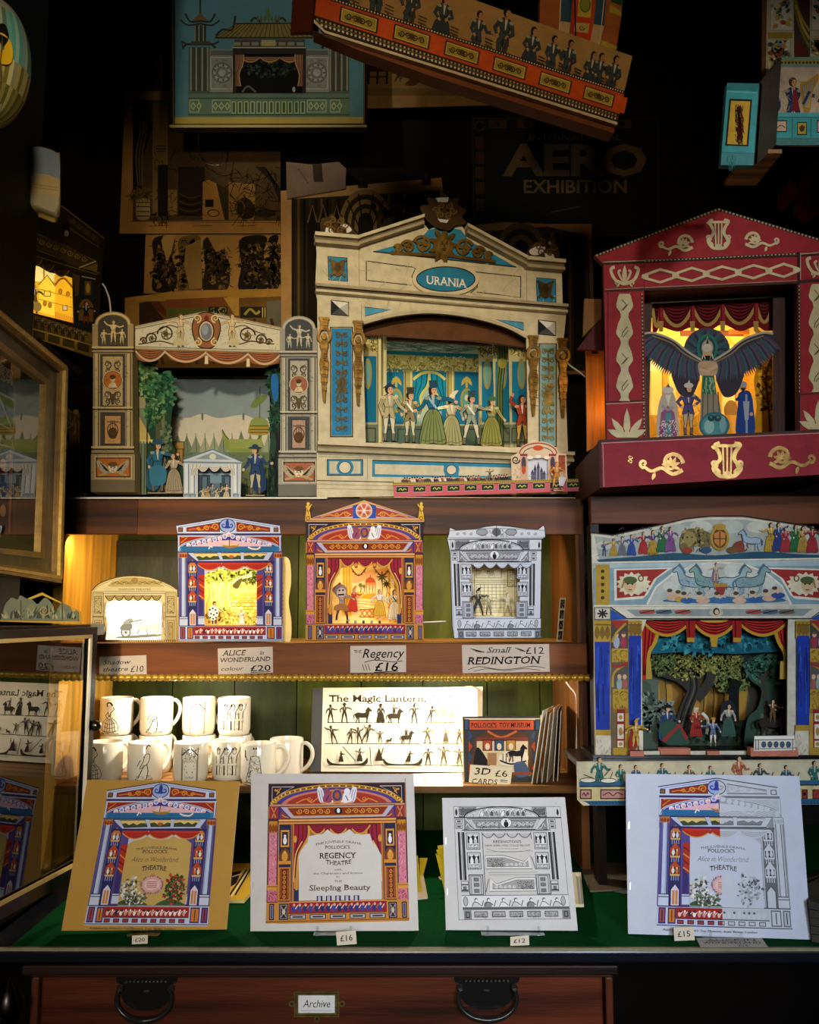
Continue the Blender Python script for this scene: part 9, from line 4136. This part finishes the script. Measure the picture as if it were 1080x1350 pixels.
ring(m,0,.14,'a8823a',.012,.03)
ring(m,.12,.24,'cfa850',.018,.03)
ring(m,.22,.36,'7c5c24',.012,.03)
ring(m,.34,.82,'4c3c1c',.006,.025)
ring(m,.80,1.0,'98783a',.010,.03)
m.build('frame',t)
m=MB(M,'printed_paper')
m.base=-.002
m.slab(i4,'4f4526',.003)
m.poly([(84,310),(192,352),(165,1130),(84,1110)],'453c22')
m.poly([(-200,60),(70,290),(62,1072),(-200,1060)],'15161a')
for (pts,c) in (([(0,245),(68,292),(66,360),(0,330)],'8a8474'),([(0,380),(78,420),(72,590),(0,560)],'23352c'),([(-40,640),(70,680),(66,1068),(-40,1040)],'222238')):
 m.poly(pts,c)
m.hatch(-20,250,66,350,40,'2c2a24',5,3,ln=24)
for (a,b) in (((0,392),(76,430)),((0,540),(74,580)),((0,410),(60,560)),((0,640),(72,660))):
 m.line([a,b],9,'a08c8c')
m.line([(76,425),(50,1070)],8,'8f8076')
m.line([(58,660),(50,1066)],9,'9a5a44')
m.poly([(-20,690),(40,700),(40,800),(-20,790)],'5a1f1c')
m.poly([(-20,820),(44,830),(42,900),(-20,890)],'1f3060')
for y in (740,960):
 m.ell(20,y,14,30,'b08468',12)
m.build('print',t)
m=MB(M,'glass')
m.base=.004
m.poly(i4,'ffffff')
m.build('pane',t)

# ---- left theatre with the glowing street, turned edge-on
pB=at(138,400,2.04)
pl=Plane(Vector((pB.x,pB.y,at(138,470,2.04).z)),Vector((.42,.9,0)),(0,0,1))
t=thing('toy_theatre','dark theatre glowing with yellow gabled houses, turned edge-on at the far left','toy theatre',pl)
M=pm(pl,20,180,.2222)
k='14100b'
m=MB(M,'printed_card')
HO=[(0,730),(150,770),(210,805),(300,822),(345,838),(352,1108),(100,1045),(0,1020)]
m.slab([(-60,330),(120,380),(280,408),(534,602),(510,860),(500,1140),(466,1318),(90,1190),(-60,1140)],'241c12',.004,holes=[HO])
m.line([(120,385),(280,414),(530,606)],9,'6a5626')
m.line([(270,510),(500,660)],8,'4c3e20')
for (a,b) in (((95,560),(480,740)),((95,660),(500,810)),((90,700),(490,820))):
 m.line([a,b],7,'5a4a22')
m.poly([(100,575),(300,640),(470,740),(380,780),(100,650)],'3e3015')
for i in range(8):
 m.scroll(115+i*42,606+i*17,18,'7a6228',6,1.4)
m.poly([(320,470),(500,600),(500,650),(310,500)],'3a2c14')
for i in range(4):
 m.scroll(340+i*42,500+i*32,15,'5c4a20',5,1.4)
m.poly([(270,500),(320,520),(330,600),(280,580)],'120e0a')
m.ell(305,575,14,20,'6a6a64',12)
m.line([(380,778),(480,740)],8,'a89860')
m.poly([(400,782),(490,750),(486,800)],'6a5422')
for (a,b,y) in ((95,160,728),(160,230,760),(230,320,792)):
 m.swag(a,b,y,34,'4c3214','1f140a','7a5c28',folds=3)
m.poly([(340,812),(384,826),(376,940),(356,950)],'4a3c1c')
m.poly([(392,826),(476,842),(452,1180),(356,1120)],'1c1e22')
m.line([(394,830),(476,846)],6,'9a948a')
m.rect(412,858,450,940,'5c4418')
m.ell(432,900,13,30,'a8823c',12)
m.poly(arc(420,1030,44,66,180,360,12)+[(462,1100),(376,1090)],'6a4c1c')
m.person(420,1130,150,'1a2030','7a2c1c',skin='c8a07c',hair='1a120c',out=k,arms=((-70,-30),(70,40)))
m.poly([(90,1050),(460,1170),(452,1240),(90,1140)],'6a5222')
for i in range(8):
 x=120+i*40
 m.person(x,1150+i*13,90,'3a2e1c','3a2e1c',skin='8a6c40',out=k,arms=((-60,-20),(60,100)))
m.poly([(90,1140),(462,1240),(464,1315),(92,1190)],'8a6c2c')
for i in range(4):
 x=104+i*88
 y=1152+i*24
 m.poly([(x,y),(x+66,y+18),(x+66,y+56),(x,y+38)],'4a3a18')
 m.line([(x,y),(x+66,y+18),(x+66,y+56),(x,y+38)],5,k,True)
m.line([(90,1138),(462,1240)],6,'b8983c')
m.build('proscenium',t)
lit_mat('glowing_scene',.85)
m=MB(pm(pl.back(.02),20,180,.2222),'glowing_scene')
m.slab([(-40,700),(380,760),(380,1140),(-40,1080)],'e0a424',.002)
m.poly([(100,740),(240,780),(230,860),(100,860)],'f8dc80')
m.poly([(140,880),(190,822),(240,890),(232,1064),(140,1040)],'f0c838')
m.line([(140,880),(190,822),(240,890)],7,'8a5a10')
m.rect(166,784,176,850,'b07c14')
m.poly([(240,870),(280,840),(345,900),(340,1100),(240,1060)],'e8a81c')
m.line(sm([(238,880),(262,850),(290,842),(320,870),(348,905)],4),12,'8a4a10')
m.frame(170,915,212,950,5,'8a5a10')
for (x,y) in ((176,990),(206,1000),(268,920),(312,935)):
 m.ell(x,y,10,16,'b0701c',10)
 m.ring(x,y,10,16,4,'7a4a10',12)
m.rect(280,1000,312,1034,'c8b084')
m.frame(280,1000,312,1034,5,'8a5a10')
for i in range(9):
 m.line([(242+i*12,1040+i*4),(242+i*12,1080+i*4)],6,'c06a14')
for y in (905,965):
 m.line([(140,y),(338,y+50)],5,'b07a14')
for (x,y) in ((60,880),(112,960)):
 m.person(x,y+90,170,'5a4418','5a4418',skin='a8823c',out='3a2a10')
m.ell(130,1010,26,30,'8a6a2c',14)
m.build('backdrop',t)
m=MB(M,'painted_board')
m.base=-.03
m.slab([(-60,340),(120,392),(280,420),(530,612),(500,860),(490,1140),(462,1310),(-60,1140)],'17120c',.05,holes=[[(-30,690),(390,760),(390,1150),(-30,1090)]])
m.build('box',t)
sb=MB(mat='wood_along')
a=local(pl,at(60,470,1.9))
o=wbox('wall_shelf',-.86,-.745,1.72,1.95,pl.o.z-.075,pl.o.z-.058,'17110b','wood_along')
tag(o,'dark bracket shelf under the glowing gabled-house theatre','shelf')

# ---- small gilt theatre half hidden by the frame
q=at(92,652,1.93)
pl=Plane(Vector((q.x,1.93,ZTOP)),(1,.1,0),(0,0,1))
t=thing('gilt_stage','small gilt theatre front with a curly top, half hidden behind the big frame','toy theatre',pl)
M=pm(pl,0,410,.27407)
m=MB(M,'gilt')
m.slab([(330,880),(328,500),(352,480),(360,474),(376,480),(382,500),(384,880)],'7c5820',.012)
m.base=.002
m.line([(340,500),(340,860)],6,'b08a3c')
m.line([(372,500),(372,860)],6,'4a3412')
m.hatch(345,510,368,850,40,'b08c40',4,3,ang=90,ln=22)
m.ell(366,486,13,13,'a8843c',12)
m.build('post',t)
m=MB(M,'gilt')
m.slab(sm([(250,440),(300,432),(330,470),(356,500),(352,560),(330,590),(300,600),(260,560)],4,True),'8f6c2c',.01)
m.base=.002
m.scroll(318,540,30,'c8a450',9,1.5)
m.scroll(300,470,24,'b89444',8,1.5,90)
m.build('scroll_top',t)
m=MB(M,'gilt')
m.slab(sm([(240,888),(250,868),(330,856),(345,832),(370,838),(384,864),(405,872),(408,888)],4,True),'94702c',.02)
m.base=.002
m.scroll(356,864,18,'c8a450',7,1.4)
m.build('base',t)
m=MB(M,'printed_card')
m.base=-.03
m.slab([(230,560),(334,560),(334,880),(230,880)],'0f0e0d',.002)
m.person(300,870,250,'8a5c34','5a3a24',skin='b89068',hat='c8b878',hatkind='turban',arms=((-20,10),(30,40)))
m.hatch(285,640,312,780,26,'c8ccd0',4,3,ln=16)
m.build('backdrop',t)

# ---- alarm sensor
pl=vplane(57,240,1.52,22,-6)
t=thing('motion_sensor','white plastic movement sensor with a blue-grey lens, high on the left','sensor',pl)
M=pm(pl,20,180,.2222)
m=MB(M,'plastic')
bd=sm([(66,90),(76,70),(120,62),(190,72),(250,100),(268,126),(268,400),(256,450),(236,480),(150,450),(72,418),(66,370)],4,True)
n=len(bd)
cx_,cy_=168,270
layers=[(1.0,-.03),(1.0,.0),(.97,.008),(.90,.013)]
b0=0
for (f,c_) in layers:
 for p in bd:
  m.v.append(M(cx_+(p[0]-cx_)*f,cy_+(p[1]-cy_)*f,c_))
for i in range(len(layers)-1):
 for j in range(n):
  m.face([i*n+j,i*n+(j+1)%n,(i+1)*n+(j+1)%n,(i+1)*n+j],'a49a78',True)
m.face([(len(layers)-1)*n+j for j in range(n)],'a89c74')
m.face([j for j in range(n)][::-1],'5a564c')
m.base=.0132
m.poly(sm([(80,360),(110,300),(170,250),(240,244),(262,262),(262,360),(250,372),(180,356)],4,True),'b89c5c')
m.line([(100,296),(262,320)],3,'8a7444')
m.line([(92,312),(262,336)],3,'8a7444')
m.build('housing',t)
m=MB(M,'plastic')
m.base=.014
m.slab(sm([(104,214),(106,90),(180,92),(250,116),(262,150),(262,262),(200,240)],3,True),'76869a',.004)
m.build('lens',t)
m=MB(mat='metal')
a=M(168,200)
w=pl.o
m.tube([(a[0],.02,a[2]),(a[0]-.12,.02,a[2]+.01)],.006,'1a1816')
m.build('bracket_arm',t)

# ---- painted glass balloon lantern
c=at(-18,82,1.15)
t=thing('balloon_lantern','round painted paper balloon with a yellow figure panel, at the top left corner','balloon',(c.x,c.y,c.z))
m=MB(mat='printed_paper')
rr=.058
N_,K_=56,40
b0=0
rn=random.Random(4)
prof=[(rr*math.sin(math.pi*i/K_)**.9+1e-5,rr*1.62*-math.cos(math.pi*i/K_)*(1.0 if i>K_/2 else 1.0)) for i in range(K_+1)]
for (r_,z) in prof:
 for i in range(N_):
  a=2*math.pi*i/N_
  m.v.append((r_*math.cos(a),r_*math.sin(a),z))
for kk in range(K_):
 for i in range(N_):
  j=(i+1)%N_
  zc_=prof[kk][1]/(rr*1.62)
  g=i%7
  if zc_>.62:
   c_='8a8c7c' if zc_<.82 else 'a8762c'
  elif zc_>-.2:
   c_=['4f8a86','5c948c','528c86','7aa08c','4a827e','6a8484','8a9a80'][g]
   if g==0:
    c_='54685c'
  elif zc_>-.55:
   c_=['a09868','6e6428','b0a878','7a7a5c','93854c','5c5628','8c8458'][g]
  else:
   c_=['6a6428','827a3c','565424','908850','5e5a2a','74703c','4c4a20'][g]
  m.face([b0+kk*N_+i,b0+kk*N_+j,b0+(kk+1)*N_+j,b0+(kk+1)*N_+i],c_,True)
a0=math.atan2(-c.x,c.y)
m.M=lambda u_,v_,q_=0.0:((rr+.0015+q_)*1.0*math.sin(u_),-(rr+.0015+q_)*math.cos(u_)*math.cos(v_/rr*.2),-v_)
m.poly(sm([(.55,.0),(.75,-.014),(1.0,-.004),(1.02,.02),(.8,.03),(.6,.02)],3,True),'c8a01c')
m.poly(sm([(.66,-.022),(.82,-.028),(.92,-.012),(.8,.004),(.7,-.004)],3,True),'14120c')
m.line([(.78,-.004),(.76,.03),(.8,.055)],.03,'5a4a20')
m.build('envelope',t)
m=MB(mat='plastic')
m.tube([(0,0,rr*1.6),(0,0,3.395-c.z)],.0008,'2a2824')
m.build('cord',t)
for dx in (.036,.028,.046):
 m=MB(mat='plastic')
 m.tube([(dx*.8,-.02,-.058),(dx*.4,-.01,-.13),(dx*.1,0,-.20)],.0008,'8a867c')
 m.build('cord',t)
m=MB(mat='painted_board').lathe([(.001,0),(.014,0),(.016,.02),(.015,.02),(.013,.002),(.001,.002)],0,0,-.215,'4a3a24',16)
m.build('basket',t)

# ---- dim framed picture at the top left
pl=vplane(50,40,2.0,30)
t=thing('framed_picture','very dim picture in a dark red-brown frame behind the painted balloon','picture',pl)
M=pm(pl)
m=MB(M,'wood_along')
m.slab([(-40,-60),(85,-50),(85,109),(-40,100)],'2c120c',.02,holes=[[(-30,-50),(76,-42),(76,92),(-30,84)]])
m.base=.002
m.line([(79,-40),(79,82)],2,'4a3c1c')
m.build('frame',t)
m=MB(M,'printed_paper')
m.base=-.006
m.slab([(-35,-55),(80,-46),(80,96),(-35,90)],'15150f',.002)
m.line([(-20,-20),(74,90)],10,'2a130c')
m.hatch(-20,-40,70,60,30,'2c2c20',3,4,ln=30)
m.build('picture',t)
# ---- glints at the bottom left: a faceted dark bottle rack
q=at(10,1330,1.36)
t=thing('metal_ornament','small dark metal ornament in the shadow at the bottom left','ornament',(q.x,q.y,q.z-.09))
m=MB(mat='metal').lathe([(.001,0),(.03,0),(.03,.006),(.012,.012),(.008,.05),(.02,.075),(.024,.1),(.012,.12),(.004,.13),(.001,.135)],0,0,0,'2c2824',20)
m.build('body',t)
m=MB(mat='gilt').ball((-.006,-.026,.085),.008,'9a7a3c',8)
m.build('knob',t)
